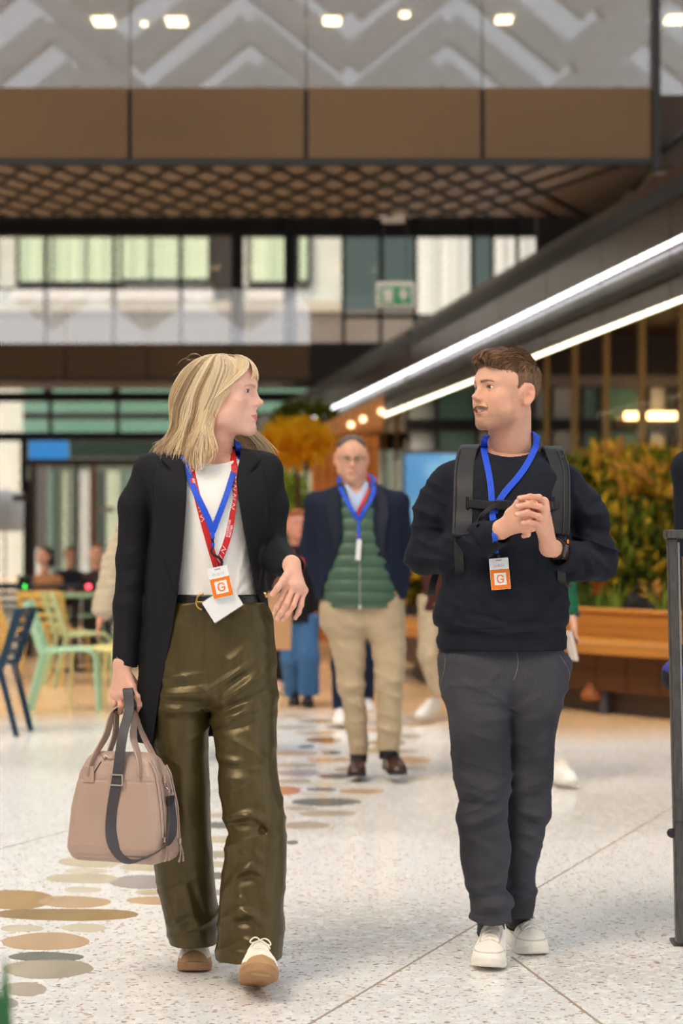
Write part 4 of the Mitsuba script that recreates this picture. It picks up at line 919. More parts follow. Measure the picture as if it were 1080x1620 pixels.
def cran(a, rx=0.0745, ryb=0.1035, ryf=0.090):
    ry = np.where(np.cos(a) > 0, ryf, ryb); return 1/np.sqrt((np.sin(a)/rx)**2+(np.cos(a)/ry)**2)
def long_hair(rng, n=1500):
    """Shoulder-length, parted near the middle, swept back and down, waved at the ends: lock paths in head space."""
    paths, rad = [], []
    for i in range(n):
        a = rng.uniform(52, 308)*np.pi/180; side = 1 if a < np.pi else -1
        lay = rng.uniform(1.06, 1.16)+0.12*max(0, -math.cos(a))*rng.random()
        sw = 0.50*side*(1-abs(a-np.pi)/np.pi)*1.6                                  # roots lie farther forward than the ends
        ph = 7.0*a+rng.normal()*0.35; w = 0.035*math.sin(ph); w2 = rng.normal()*0.022
        flick = 0.010+0.022*rng.random()+0.016*math.sin(5*a+1); front = max(0.0, math.cos(a)+0.25)
        zend = -0.148+rng.normal()*0.013-0.026*max(0, math.sin(a))*(math.cos(a) < 0.45)
        def q(r, z, off=0.0, back=0.0):
            b = a+off; R = float(cran(b)); return V(math.sin(b)*R*r, math.cos(b)*R*r-0.008-back, z)
        y0 = 0.05*math.cos(a-sw*1.2)+0.005+rng.normal()*0.010; x0 = 0.007*side+rng.normal()*0.005
        k = 0.030*front
        pts = [V(x0, y0, 0.1240-0.25*max(0, abs(y0+0.008)-0.03)), q(0.40, 0.1215, -sw*1.0), q(0.86*lay, 0.092, -sw*0.85), q(1.03*lay, 0.046, -sw*0.5, 0.2*k), q(1.07*lay, -0.002, -sw*0.15+w*0.5, 0.9*k), q(1.05*lay, -0.046, sw*0.10-w, 1.5*k), q(1.07*lay, -0.084, sw*0.22+w+w2, 1.8*k), q(1.10*lay+flick*4, -0.116, sw*0.30-w+w2*2, 1.9*k), q(1.14*lay+flick*10, zend, sw*0.36+w2*3, 1.9*k)]
        if rng.random() < 0.25: pts.append(pts[-1]+V(-0.010*math.sin(a)+0.004*rng.normal(), -0.010*math.cos(a)+0.014*side*0, -0.012))
        paths.append(spline(pts, 20)); rad.append(rng.uniform(0.0013, 0.0024))
    for i in range(330):                                                          # from the parting over the forehead's corner and the temples, then back past the ear
        s = 1 if i % 2 else -1; t = rng.random(); lay = rng.uniform(1.02, 1.10)
        f = 0.094-0.045*t
        pts = [V(0.004*s+rng.normal()*0.004, 0.050-0.04*t+rng.normal()*0.006, 0.1205), V(s*0.022, f*0.86, 0.1145-0.008*(1-t)), V(s*(0.044+0.006*t), f*0.93, 0.084), V(s*(0.062+0.010*t)*lay, f*0.72, 0.055), V(s*0.0785*lay, f*0.36, 0.022), V(s*0.0815*lay, f*0.02-0.004, -0.012), V(s*0.0830*lay, -0.016-0.01*t+rng.normal()*0.003, -0.048), V(s*0.0860*lay, -0.024-0.02*t+rng.normal()*0.006, -0.090), V(s*(0.092*lay+0.012*rng.random()), -0.026-0.035*t, -0.130-0.045*rng.random())]
        paths.append(spline(pts, 22)); rad.append(rng.uniform(0.0012, 0.0022))
    for i in range(60):                                                           # a few short pieces of fringe
        s = 1 if rng.random() < 0.6 else -1; x1 = s*rng.uniform(0.0, 0.034)
        pts = [V(0.004*s+rng.normal()*0.005, 0.040+rng.normal()*0.012, 0.1205), V(x1*0.5, 0.080, 0.1080), V(x1*0.9, 0.0975-0.06*abs(x1), 0.080), V(x1*1.15+0.004*s, 0.0995-0.2*abs(x1), 0.056+rng.normal()*0.004)]
        paths.append(spline(pts, 12)); rad.append(rng.uniform(0.0011, 0.0018))
    for i in range(170):                                                          # far side, falling forward over the shoulder with turned-up ends
        a = rng.uniform(262, 300)*np.pi/180; R = float(cran(a)); lay = rng.uniform(1.06, 1.2); sx, cs = math.sin(a), math.cos(a); t = rng.random()
        def q(r, z, y=0.0): return V(sx*r, cs*r-0.008+y, z)
        pts = [V(-0.008+rng.normal()*0.005, 0.01+rng.normal()*0.014, 0.1215), V(-0.03, 0.02, 0.119), q(0.88*R*lay, 0.088), q(1.05*R*lay, 0.040), q(1.08*R*lay, -0.010, -0.012), q(1.03*R*lay, -0.060, 0.004+0.02*t), q(1.02*R*lay, -0.096, 0.022+0.050*t), q(1.0*R*lay, -0.120-0.010*t, 0.045+0.066*t), q(1.0*R*lay, -0.140-0.024*rng.random(), 0.050+0.076*t)]
        paths.append(spline(pts, 20)); rad.append(rng.uniform(0.0013, 0.0024))
    for i in range(16):                                                           # fly-aways
        a = rng.uniform(90, 270)*np.pi/180; R = float(cran(a)); z = rng.uniform(0.02, 0.11)
        r = R*rng.uniform(0.6, 1.05); p0 = V(math.sin(a)*r, math.cos(a)*r, z+0.01)
        paths.append(spline([p0, p0*1.05+V(0, 0, 0.006)-V(0, 0.02, 0), p0*1.08+rng.normal(size=3)*0.006+V(0, -0.045, -0.012)], 8)); rad.append(0.0006)
    return paths, rad
def long_hair_base(p):
    d = s_ell(p, (0, -0.008, 0.045), (0.0805, 0.1015, 0.0815))
    cut = p[:, 1]-(0.032+1.25*np.clip(p[:, 2]-0.050, 0, 0.09)-0.35*np.clip(0.02-p[:, 2], 0, 0.05))
    d = smax(d, cut, 0.012)
    c = Loft([(-0.135, 0, -0.030, 0.080, 0.072), (-0.09, 0, -0.024, 0.083, 0.084), (-0.02, 0, -0.014, 0.083, 0.096), (0.05, 0, -0.008, 0.080, 0.1015)])(p)
    inner = Loft([(-0.17, 0, -0.012, 0.066, 0.052), (-0.02, 0, 0.0, 0.071, 0.06), (0.03, 0, 0.0, 0.06, 0.05)])(p)
    c = smax(smax(c, -inner, 0.008), p[:, 1]-0.002, 0.012)
    return smin(d, c, 0.012)-0.0035*wrinkle(np.stack([np.arctan2(p[:, 0], p[:, 1])*6, p[:, 2]*4, p[:, 2]*0], 1), (1, 1, 1), 5)*2
def streaks(v, a, b, dk, amount=0.35, freq=14):
    an = np.arctan2(v[:, 0], v[:, 1]+0.008)
    n = meshkit.fbm(np.stack([an*freq, v[:, 2]*9, v[:, 0]*0], 1), 3, 11)
    c = np.array(srgb(*a))[None]*(1-n)[:, None]+np.array(srgb(*b))[None]*n[:, None]
    m = meshkit.fbm(np.stack([an*freq*0.8+40, v[:, 2]*5, v[:, 0]*0], 1), 2, 21)
    w = np.clip((m-(1-amount))/0.12, 0, 1)[:, None]
    return c*(1-w)+np.array(srgb(*dk))*w
def short_hair_sdf(p, top=0.016, side=0.006):
    """Cropped at the sides, longer on top and swept to the front."""
    q = both(p)
    d = s_ell(q, (0, -0.010, 0.045), (0.0755+side*0.6, 0.0965+side*0.7, 0.0785+side*0.4))
    t = s_ell(q, (0, 0.003, 0.080), (0.069, 0.088, 0.044+top*0.85))-0.006*wrinkle(np.stack([p[:, 0]*55+p[:, 1]*15, p[:, 1]*26, p[:, 2]*30], 1), (1, 1, 1), 4, 2)
    t = smin(t, s_ell(q, (0.0, 0.064, 0.104), (0.050, 0.034, 0.022)), 0.02)
    d = smin(d, t, 0.012)
    hl = q[:, 1]-(0.062+0.45*np.clip(q[:, 2]-0.060, -0.02, 0.06)+0.006*np.sin(q[:, 0]*60)+0.1*np.clip(0.06-q[:, 0], 0, 0.06)*(q[:, 2] > 0.06))
    side_cut = np.where(q[:, 2] > 0.05, -1.0, (q[:, 1]-0.060+0.70*np.clip(0.050-q[:, 2], 0, 0.06)))
    low = (-0.010-0.004*(q[:, 1] > 0)-0.95*np.clip(-q[:, 1]-0.028, 0, 0.045))-q[:, 2]
    d = smax(d, np.where(q[:, 2] > 0.06, hl, np.maximum(side_cut, hl)).astype(f4), 0.004)
    d = smax(d, low.astype(f4), 0.003)
    earcut = np.maximum(np.sqrt(((q[:, 1]+0.012)/0.021)**2+((q[:, 2]-0.004)/0.034)**2)-1, -1)*0.02
    d = smax(d, -earcut.astype(f4), 0.003)
    return d
def short_hair(rng, mesh, n=4200, top=0.040, side=0.010, sweep=(-0.35, 0.80, 0.42)):
    """Strands rooted all over the mass: swept forward on top, combed down at the sides."""
    paths, rad = [], []
    ar = mesh.area_faces; idx = rng.choice(len(ar), n, p=ar/ar.sum()); C, N = mesh.triangles_center[idx], mesh.face_normals[idx]
    for b, nr in zip(C, N):
        if nr[1] > 0.75 and b[2] < 0.09: continue
        if nr[2] < -0.5: continue
        w = min(1.0, max(0.0, (b[2]-0.074)/0.030)); f = min(1.0, max(0.0, (b[1]-0.03)/0.05))*w
        wave = 0.35*math.sin(b[1]*70+b[0]*30)
        tg = w*norm(V(sweep[0]+wave*0.5-1.5*b[0], sweep[1], 0.15-0.5*f)+rng.normal(size=3)*0.09)+(1-w)*norm(V(0, -0.40, -1)+rng.normal(size=3)*0.14)
        L = (side+(top-side)*w)*rng.uniform(0.8, 1.25)*(1-0.45*(b[1] > 0.066))
        t = norm(tg-nr*(tg@nr)*(1-0.25*f)); r0 = b-nr*0.002
        paths.append(spline([r0, r0+t*L*0.5+nr*(0.0020+0.0035*w), r0+t*L+nr*(0.0012+0.002*w)+V(0, 0, -0.002*f)], 6)); rad.append(0.0009+0.0009*w*rng.random()+0.0005*w)
    return paths, rad
def moustache(rng, o, n=380):
    """Short hairs rooted on the skin between nose and mouth."""
    t = rng.random(n); s = rng.choice((-1, 1), n); x = s*(0.001+0.029*t); z = -0.0315-0.0075*rng.random(n)-0.0050*t*t
    def y_at(x, z):
        lo, hi = np.full(len(x), 0.06), np.full(len(x), 0.125)
        for _ in range(14):
            m = (lo+hi)/2; ins = head_sdf(np.stack([x, m, z], 1).astype(f4), o) < 0; lo, hi = np.where(ins, m, lo), np.where(ins, hi, m)
        return lo
    xe, ze = x+s*(0.0025+0.003*t)+rng.normal(size=n)*0.0006, z-0.0045-0.001*t
    y0 = y_at(x, z); y1 = np.maximum(y_at(xe, ze), y0-0.003)
    return [np.array([(x[i], y0[i]-0.0004, z[i]), ((x[i]+xe[i])/2, (y0[i]+y1[i])/2+0.0016, (z[i]+ze[i])/2), (xe[i], y1[i]+0.0010, ze[i])]) for i in range(n)], [0.00085]*n
def hair_parts(root, base_fn, box_lo, box_hi, h, cols, pths, Rm, O, rng, sc=1.0, name='hair', dark=0.25, kind=None):
    """The hair of a person as one child: a soft mass with separate locks over it."""
    m = surf(base_fn, box_lo, box_hi, h); v = np.array(m.vertices)
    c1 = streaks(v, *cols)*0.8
    if callable(pths): pths = pths(rng, m)
    lm, c2 = locks(pths[0], pths[1], rng, cols[0], cols[1], 4, dark, cols[2])
    M = trimesh.Trimesh(np.vstack([v, lm.vertices]), np.vstack([m.faces, lm.faces+len(v)]), process=False)
    M.vertices = (np.asarray(M.vertices)*sc)@Rm.T+O
    return part(root, name, M, 'm_hair', True, color=np.vstack([c1, c2]))
# ------------------------------------------------------------------ people: bodies, hands, clothes
def join(ms):
    """One closed surface from overlapping pieces (a boolean union where the pieces allow it)."""
    import manifold3d as m3
    try:
        out = None
        for m in ms:
            M = m3.Manifold(m3.Mesh(np.asarray(m.vertices, np.float32), np.asarray(m.faces, np.uint32)))
            if M.status() != m3.Error.NoError: raise ValueError
            out = M if out is None else out+M
        r = out.to_mesh(); return trimesh.Trimesh(r.vert_properties[:, :3], r.tri_verts, process=False)
    except Exception:
        return cat(ms)
class Figure:
    """Front-view drafting for a person who stands d metres away."""
    def __init__(s, d): s.d, s.m = d, d/F
    def p(s, px, py, dd=0.0): return P(px, py, s.d+dd)
    def xz(s, px, py): return P(px, py, s.d)[[0, 2]]
    def poly(s, pts): return np.array([s.xz(*q) for q in pts])
    def loft(s, rows, power=2.0):
        """rows: (row, left, right, y offset, half depth[, power]) in pixels and metres."""
        out = []
        for r in rows:
            a, b = s.p(r[1], r[0], r[3]), s.p(r[2], r[0], r[3])
            out.append((a[2], (a[0]+b[0])/2, s.d+r[3], abs(b[0]-a[0])/2, r[4], r[5] if len(r) > 5 else power))
        return Loft(out)
    def folds(s, p, lst, y_front=True):
        """Ridges and grooves drawn in the front view: (x0, y0, x1, y1, width px, height mm)."""
        q = np.stack([p[:, 0], p[:, 2]], 1).astype(f4); out = np.zeros(len(p), f4)
        for x0, y0, x1, y1, w, amp in lst:
            a, b = s.xz(x0, y0).astype(f4), s.xz(x1, y1).astype(f4); ab = b-a; k = float(ab@ab)
            t = np.clip(((q-a)@ab)/max(k, 1e-12), 0, 1); e = q-a-t[:, None]*ab; dist = (e*e).sum(1)
            out += amp*1e-3*np.exp(-dist/(w*s.m)**2)*(0.3+0.7*np.sin(np.pi*np.clip(t, 0.03, 0.97)))
        return out
def hand_sdf(p, wrist, wr, mcps, fingers, thumb, rf=0.0078, palm=0.0135, wrist2=None):
    """A hand from joints: wrist point, four knuckles, four finger chains beyond the knuckles, a thumb chain."""
    d = s_cone(p, wrist2 if wrist2 is not None else wrist, wrist, wr*0.88, wr)
    for i, m in enumerate(mcps): d = smin(d, s_cone(p, wrist, m, wr*0.72, palm-0.001*(i == 3)), 0.012)
    for a, b in zip(mcps[:-1], mcps[1:]): d = smin(d, s_cone(p, a, b, palm*0.92, palm*0.92), 0.008)
    c = sum(np.asarray(m) for m in mcps)/4
    d = smin(d, s_cone(p, (np.asarray(wrist)*0.5+c*0.5), c, palm*1.15, palm), 0.012)
    f = None
    for m, ch in zip(mcps, fingers):
        pts = [m]+list(ch); n = len(pts)
        rs = np.linspace(rf*1.12, rf*0.80, n)
        e = s_chain(p, pts, rs, 0.003)
        for j in pts[1:-1]: e = smin(e, s_ball(p, j, rf*1.02), 0.004)
        f = e if f is None else np.minimum(f, e)
    t = s_chain(p, thumb, np.linspace(rf*1.5, rf*0.92, len(thumb)), 0.006)
    d = smin(d, f, 0.007)
    return smin(d, t, 0.009)
def nails(v, c, tips, rad=0.006):
    for t, nrm in tips:
        q = v-np.asarray(t); w = np.exp(-(q*q).sum(1)/rad**2)[:, None]
        c = c*(1-0.55*w)+np.array(srgb(236, 196, 186))*0.55*w
    return c
def chain_sdf(p, pts, rs, k=0.02): return s_chain(p, pts, rs, k)
scene['m_cloth_black'] = {'type': 'twosided', 'bsdf': {'type': 'bumpmap', 'arbitrary': mikit.proc(lambda p, n, uv: noise(p.x*900, p.y*900, p.z*900), 0.001), 'scale': 0.0004, 'bsdf': {'type': 'principled', 'base_color': rgb(srgb(20, 20, 25)), 'roughness': 0.75, 'specular': 0.25, 'sheen': 0.15}}}

def shoe(root, name, toe, heel, up, width, cols, h=0.0022, sole_h=0.024, laces=True, mats=None, ankle=0.105, toe_spring=0.004, boot=0.0):
    """A laced shoe between the heel and toe points of its sole; up: the sole's normal. Upper is the child, sole and laces hang on it."""
    toe, heel, up = np.asarray(toe, float), np.asarray(heel, float), norm(up)
    fwd = toe-heel; L = np.linalg.norm(fwd); fwd = fwd/L; up = norm(up-fwd*(up@fwd)); side = np.cross(fwd, up)
    R = np.stack([side, fwd, up], 1); W = width/2
    def loc(p): return ((p-heel.astype(f4))@R.astype(f4)).astype(f4)
    def outline(t):                                   # half width along the sole
        return W*np.interp(t, [0, 0.04, 0.12, 0.3, 0.5, 0.7, 0.82, 0.92, 0.98, 1.0], [0.30, 0.58, 0.72, 0.76, 0.84, 1.0, 0.96, 0.75, 0.46, 0.22])
    def sole_f(p):
        q = loc(p); t = q[:, 1]/L
        o = outline(np.clip(t, 0, 1)).astype(f4)
        d2 = np.maximum(np.abs(q[:, 0])-o, np.maximum(-q[:, 1], q[:, 1]-L))
        lift = (0.012*np.clip((t-0.72)/0.28, 0, 1)**2).astype(f4)
        return smax(d2.astype(f4), np.abs(q[:, 2]-sole_h/2-lift)-sole_h/2, 0.006)
    def upper_f(p):
        q = loc(p); t = np.clip(q[:, 1]/L, 0, 1)
        o = (outline(t)*0.965).astype(f4)
        top = np.interp(t, [0, 0.1, 0.22, 0.40, 0.55, 0.74, 0.90, 1.0], [0.085+boot, 0.092+boot, 0.092+boot, 0.092+boot*0.6, 0.080, 0.060, 0.044, 0.022]).astype(f4)
        zz = q[:, 2]-sole_h*0.6
        sec = np.sqrt(np.clip(1-np.clip(zz/top, 0, 1)**2.4, 0, 1)).astype(f4)*(0.95)+0.05
        neck = np.interp(t, [0.0, 0.1, 0.3, 0.42, 0.6], [0.62, 0.55, 0.50, 0.45, 0.3]).astype(f4)*W
        ow = np.maximum(o*sec, np.where(zz < top, np.minimum(o, neck), 0))
        d = np.maximum(np.abs(q[:, 0])-ow, np.maximum(-q[:, 1]+0.004, q[:, 1]-L+0.004))
        d = smax(d.astype(f4)*0.8, np.maximum(zz-top, -zz-0.01).astype(f4), 0.020)
        hole = s_ell(q, (0, L*0.22, 0.105+boot), (W*0.52, L*0.17, 0.03))
        return smax(d, -hole, 0.006)
    c0 = (heel+toe)/2; ext = np.array([0.19, 0.19, 0.19])
    m = surf(upper_f, c0-ext, c0+ext+V(0, 0, 0.05), h); v = loc(np.asarray(m.vertices))
    k = part(root, name, m, 'm_vc', True, color=cols(v, L, W)) if callable(cols) else part(root, name, m, cols, True)
    sm = mats or ('m_sole',)
    put(k+'__sole', surf(sole_f, c0-ext, c0+ext, h), sm[0], True)
    if laces:
        ms = []
        for i in range(5):
            t = 0.42+0.072*i; y = L*t; z = float(np.interp(t, [0.22, 0.40, 0.55, 0.74, 0.90], [0.092+boot, 0.092+boot*0.6, 0.080, 0.060, 0.044]))+sole_h*0.6-0.003
            w = W*0.44
            for sgn in (1, -1):
                q = np.array([(-w*sgn, y-0.008, z-0.010), (-w*0.45*sgn, y-0.003, z+0.001), (w*0.45*sgn, y+0.003, z), (w*sgn, y+0.008, z-0.012)])
                ms.append(tube(spline(heel+q@R.T, 8), 0.0030, 6))
        bow = heel+np.array([(0, L*0.40, 0.098)])@R.T
        for sgn in (-1, 1):
            q = np.array([(0, L*0.41, 0.110), (0.016*sgn, L*0.43, 0.116), (0.028*sgn, L*0.48, 0.102), (0.010*sgn, L*0.44, 0.106)])+V(0, 0, boot*0.6)
            ms.append(tube(spline(heel+q@R.T, 12), 0.0022, 6))
            q = np.array([(0, L*0.41, 0.110+boot*0.6), (0.012*sgn, L*0.48, 0.104+boot*0.3), (0.026*sgn, L*0.55, 0.088)]); ms.append(tube(spline(heel+q@R.T, 10), 0.0022, 6))
        put(k+'__laces', cat(ms), sm[1] if len(sm) > 1 else 'm_lace', True)
    return k
mat('m_sole', srgb(160, 120, 84), 0.6); mat('m_lace', srgb(236, 230, 216), 0.7); mat('m_sole_white', srgb(228, 222, 210), 0.6); mat('m_sole_black', srgb(24, 22, 22), 0.6)
mat('m_metal_light', srgb(200, 184, 170), 0.25, metallic=0.9); mat('m_gold_metal', srgb(214, 172, 96), 0.25, metallic=0.9); mat('m_plastic_black', srgb(18, 18, 20), 0.4)
mat('m_badge_white', srgb(234, 234, 236), 0.25); mat('m_badge_orange', srgb(232, 122, 26), 0.35); mat('m_badge_grey', srgb(150, 150, 156), 0.4)
mat('m_lanyard_blue', lambda p, n, uv: mix(srgb(14, 66, 196), srgb(24, 84, 220), noise(p.x*700, p.y*700, p.z*700)), 0.6)
mat('m_lanyard_red', srgb(196, 24, 34), 0.55)

def lanyard_badge(root, origin, ux, uy, w=0.054, h=0.086, guest=True):
    """A visitor card: white head, orange field with a framed white square and a G. origin: top middle."""
    ux, uy = norm(ux), norm(uy); n = np.cross(ux, uy)
    o = np.asarray(origin, float)
    from shapely.geometry import box as sbox
    def rect(x0, y0, x1, y1, lift, t, m, name, r=0.002):
        g = sbox(x0+r, y0+r, x1-r, y1-r).buffer(r, quad_segs=3)
        return part(root, name, prism(g, o+n*lift, ux, uy, t), m)
    c = rect(-w/2, -h, w/2, 0, 0, 0.0014, 'm_badge_white', 'card')
    part(root, 'orange_field', prism(sbox(-w/2+0.0006, -h+0.0006, w/2-0.0006, -h*0.36), o+n*0.0014, ux, uy, 0.0004), 'm_badge_orange')
    s = w*0.31; cy = -h*0.665
    part(root, 'white_square', prism(sbox(-s, cy-s, s, cy+s), o+n*0.0018, ux, uy, 0.0003), 'm_badge_white')
    part(root, 'letter', text_on('G', s*1.35, o+uy*cy+n*0.0021, ux, uy, 0.0003, True), 'm_badge_orange')
    part(root, 'lettering', text_on('GUEST', 0.0072, o-uy*h*0.24+n*0.0014, ux, uy, 0.0003), 'm_badge_grey')
    part(root, 'slot', prism(sbox(-0.008, -0.008, 0.008, -0.0045), o+n*0.0014, ux, uy, 0.0003), 'm_badge_grey')
    return c
def front(fn, px, py, d0, lift=0.003, span=0.32):
    """A point just in front of the surface fn where the sight line through a picture point meets it."""
    t = np.linspace(d0-span, d0+0.1, 260); q = np.array([P(px, py, k) for k in t], f4)
    s = fn(q); i = np.argmax(s < 0)
    return P(px, py, t[i]-lift) if s[i] < 0 else P(px, py, d0)
# ------------------------------------------------------------------ the blonde woman
FW = Figure(5.5); w = FW
woman = thing('person', 'blonde woman in long black blazer and olive satin trousers walking with a beige bag', 'person', )
WO = dict(lash_w=0.0021, ears=False, wide=0.9, open=0.85, brow_z=0.0325, throat=0.014, skin=(230, 182, 162), blush=(222, 138, 122), brow_c=(140, 104, 72), iris=(64, 70, 72), lips=0.85, lip=(192, 98, 92), brow_a=0.55, tip=0.0060, neck=0.047, chin=0.002, lash=0.95)
WH, WS = w.p(350, 632, 0.0), 1.0                                   # head origin and size
WR = frame_of(V(math.sin(math.radians(78)), -math.cos(math.radians(78)), -0.02))
def to_head(p): return (((p-WH.astype(f4))@WR.astype(f4))/f4(WS)).astype(f4)
wneck = ((w.p(333, 722, 0.035)-WH)@WR)/WS
def w_head(p):
    q = to_head(p); return WS*smin(head_sdf(q, WO), neck_sdf(q, WO, wneck), 0.02)
w_trunk = w.loft([(700, 310, 355, 0.03, 0.05), (722, 285, 382, 0.03, 0.07), (740, 235, 425, 0.02, 0.085), (800, 262, 410, 0.0, 0.105), (880, 272, 402, 0.0, 0.095), (950, 274, 408, 0.0, 0.09), (1040, 262, 430, 0.0, 0.105), (1100, 258, 432, 0.02, 0.10)], 2.3)
wl_wrist, wl_elbow = w.p(461, 893, -0.20), w.p(424, 868, 0.02)
wr_wrist, wr_elbow = w.p(193, 1050, -0.02), w.p(208, 885, 0.03)
WRx = [w.p(455, 924, -0.245), w.p(465, 926, -0.248), w.p(474, 929, -0.240), w.p(480, 934, -0.228)]
WLF = [[w.p(444, 948, -0.255), w.p(438, 961, -0.252), w.p(434, 970, -0.245)], [w.p(453, 955, -0.262), w.p(445, 969, -0.257), w.p(438, 979, -0.248)], [w.p(464, 958, -0.256), w.p(455, 971, -0.254), w.p(446, 981, -0.246)], [w.p(476, 957, -0.240), w.p(472, 969, -0.240), w.p(467, 978, -0.236)]]
WLT = [w.p(456, 905, -0.235), w.p(448, 918, -0.262), w.p(439, 930, -0.270), w.p(430, 941, -0.268)]
def w_hand_l(p): return hand_sdf(p, wl_wrist, 0.0235, WRx, WLF, WLT, 0.0073, 0.0120, wl_elbow*0.5+wl_wrist*0.5)
WRm = [w.p(208, 1088, -0.045), w.p(199, 1097, -0.035), w.p(189, 1100, -0.020), w.p(180, 1097, -0.005)]
WRF = [[w.p(217, 1102, -0.050), w.p(221, 1115, -0.040), w.p(219, 1124, -0.022)], [w.p(203, 1113, -0.045), w.p(201, 1124, -0.022), w.p(200, 1120, 0.002)], [w.p(191, 1116, -0.030), w.p(190, 1126, -0.006), w.p(192, 1120, 0.016)], [w.p(181, 1112, -0.012), w.p(182, 1121, 0.008), w.p(186, 1115, 0.026)]]
WRT = [w.p(205, 1070, -0.005), w.p(215, 1084, 0.010), w.p(219, 1100, 0.014), w.p(214, 1113, 0.012)]
def w_hand_r(p): return hand_sdf(p, wr_wrist, 0.0240, WRm, WRF, WRT, 0.0078, 0.0130, w.p(197, 1010, 0.0))
w_hip = {-1: w.p(295, 1040, 0.02), 1: w.p(385, 1040, -0.01)}
w_knee = {-1: w.p(288, 1255, 0.05), 1: w.p(400, 1265, -0.10)}
w_ank = {-1: w.p(307, 1482, 0.14), 1: w.p(396, 1492, -0.10)}
def w_core(p):
    d = smin(w_trunk(p, -0.012), s_cone(p, w.p(240, 745, 0.03), wr_elbow, 0.036, 0.031), 0.03)
    d = smin(d, s_cone(p, w.p(428, 745, 0.03), wl_elbow, 0.036, 0.031), 0.03)
    d = smin(d, s_cone(p, wr_elbow, w.p(196, 1030, -0.015), 0.030, 0.020), 0.015); d = smin(d, s_cone(p, wl_elbow, (wl_elbow+wl_wrist*2)/3, 0.030, 0.020), 0.015)
    for s in (-1, 1): d = smin(d, s_chain(p, [w_hip[s], w_knee[s], w_ank[s]], [0.068, 0.046, 0.034], 0.02), 0.02)
    return d
pieces = [surf(w_head, WH-V(.14, .14, .215), WH+V(.14, .14, .15), 0.0021), surf(w_hand_l, w.p(425, 990, -0.32), w.p(492, 860, -0.06), 0.0022), surf(w_hand_r, w.p(165, 1135, -0.09), w.p(230, 1000, 0.07), 0.0022),
          surf(w_core, w.p(170, 1500, -0.3), w.p(490, 690, 0.32), 0.011)]
M = join(pieces); v = np.asarray(M.vertices); hq = to_head(v.astype(f4)).astype(float)
inh = (np.abs(hq[:, 0]) < 0.1) & (hq[:, 2] > -0.115) & (np.abs(hq[:, 1]) < 0.16)
c = np.repeat(np.array(srgb(222, 170, 148))[None], len(v), 0)*(0.95+0.1*meshkit.fbm(v*60, 2, 1))[:, None]
c[hq[:, 2] > -0.2] = np.array(srgb(224, 172, 150))
c[inh] = head_paint(hq[inh], WO)
for kn in WRx+[f[0] for f in WLF]+WRm:
    q = v-kn; ww = np.exp(-(q*q).sum(1)/0.009**2)[:, None]; c = c*(1-0.3*ww)+np.array(srgb(212, 134, 116))*0.3*ww
c = nails(v, c, [(f[-1]+V(-0.001, -0.006, -0.003), None) for f in WLF]+[(WLT[-1]+V(-0.002, -0.006, 0), None)])
part(woman, 'body', M, 'm_skin', True, color=c)
for s in (-1, 1):
    e, ec = eyeball(s, WO, (0.10, 1, 0.0)); e.vertices = np.asarray(e.vertices)*WS@WR.T+WH; part(woman, 'eye', e, 'm_eye', True, color=ec)
rng = np.random.default_rng(4)
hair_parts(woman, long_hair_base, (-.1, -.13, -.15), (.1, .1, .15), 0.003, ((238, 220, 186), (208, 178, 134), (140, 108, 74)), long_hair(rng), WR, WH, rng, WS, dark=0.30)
er = w.p(342, 655, -0.085)
part(woman, 'earring', cat([tube(spline([er+V(0.000, -0.002, 0.010), er+V(-0.005, -0.003, 0.002), er+V(-0.003, -0.003, -0.008), er+V(0.003, -0.002, -0.006)], 10), 0.0018, 6), trimesh.creation.icosphere(1, 0.003).apply_translation(er+V(0, -0.003, -0.010))]), 'm_gold_metal', True)

# white top
w_top = w.loft([(714, 316, 352, 0.035, 0.052), (724, 296, 377, 0.03, 0.068), (738, 262, 405, 0.022, 0.088), (800, 268, 404, 0.002, 0.118), (860, 274, 400, 0.0, 0.112), (920, 276, 404, 0.0, 0.100), (966, 274, 412, 0.0, 0.100)], 2.2)
tf = [(388, 870, 372, 960, 4, 3), (398, 890, 360, 962, 3.5, 3), (402, 920, 352, 966, 4, 3.5), (404, 945, 372, 968, 3, 3), (392, 850, 385, 900, 4, 2.5), (300, 940, 345, 966, 5, 2), (330, 900, 372, 945, 5, 1.5), (304, 770, 318, 850, 9, 1.5)]
def w_top_f(p):
    d = w_top(p)-w.folds(p, tf)-0.002*wrinkle(p, (12, 12, 7), 5)
    nk = s_cone(p, w.p(334, 735, 0.045), w.p(341, 690, -0.04), 0.052, 0.080)
    return smax(d, -nk, 0.004)
scene['m_top'] = {'type': 'twosided', 'bsdf': {'type': 'principled', 'base_color': rgb(srgb(238, 236, 232)), 'roughness': 0.7, 'specular': 0.2}}
tp = part(woman, 'top', surf(w_top_f, w.p(255, 975, -0.16), w.p(415, 700, 0.14), 0.0035), 'm_top', True)

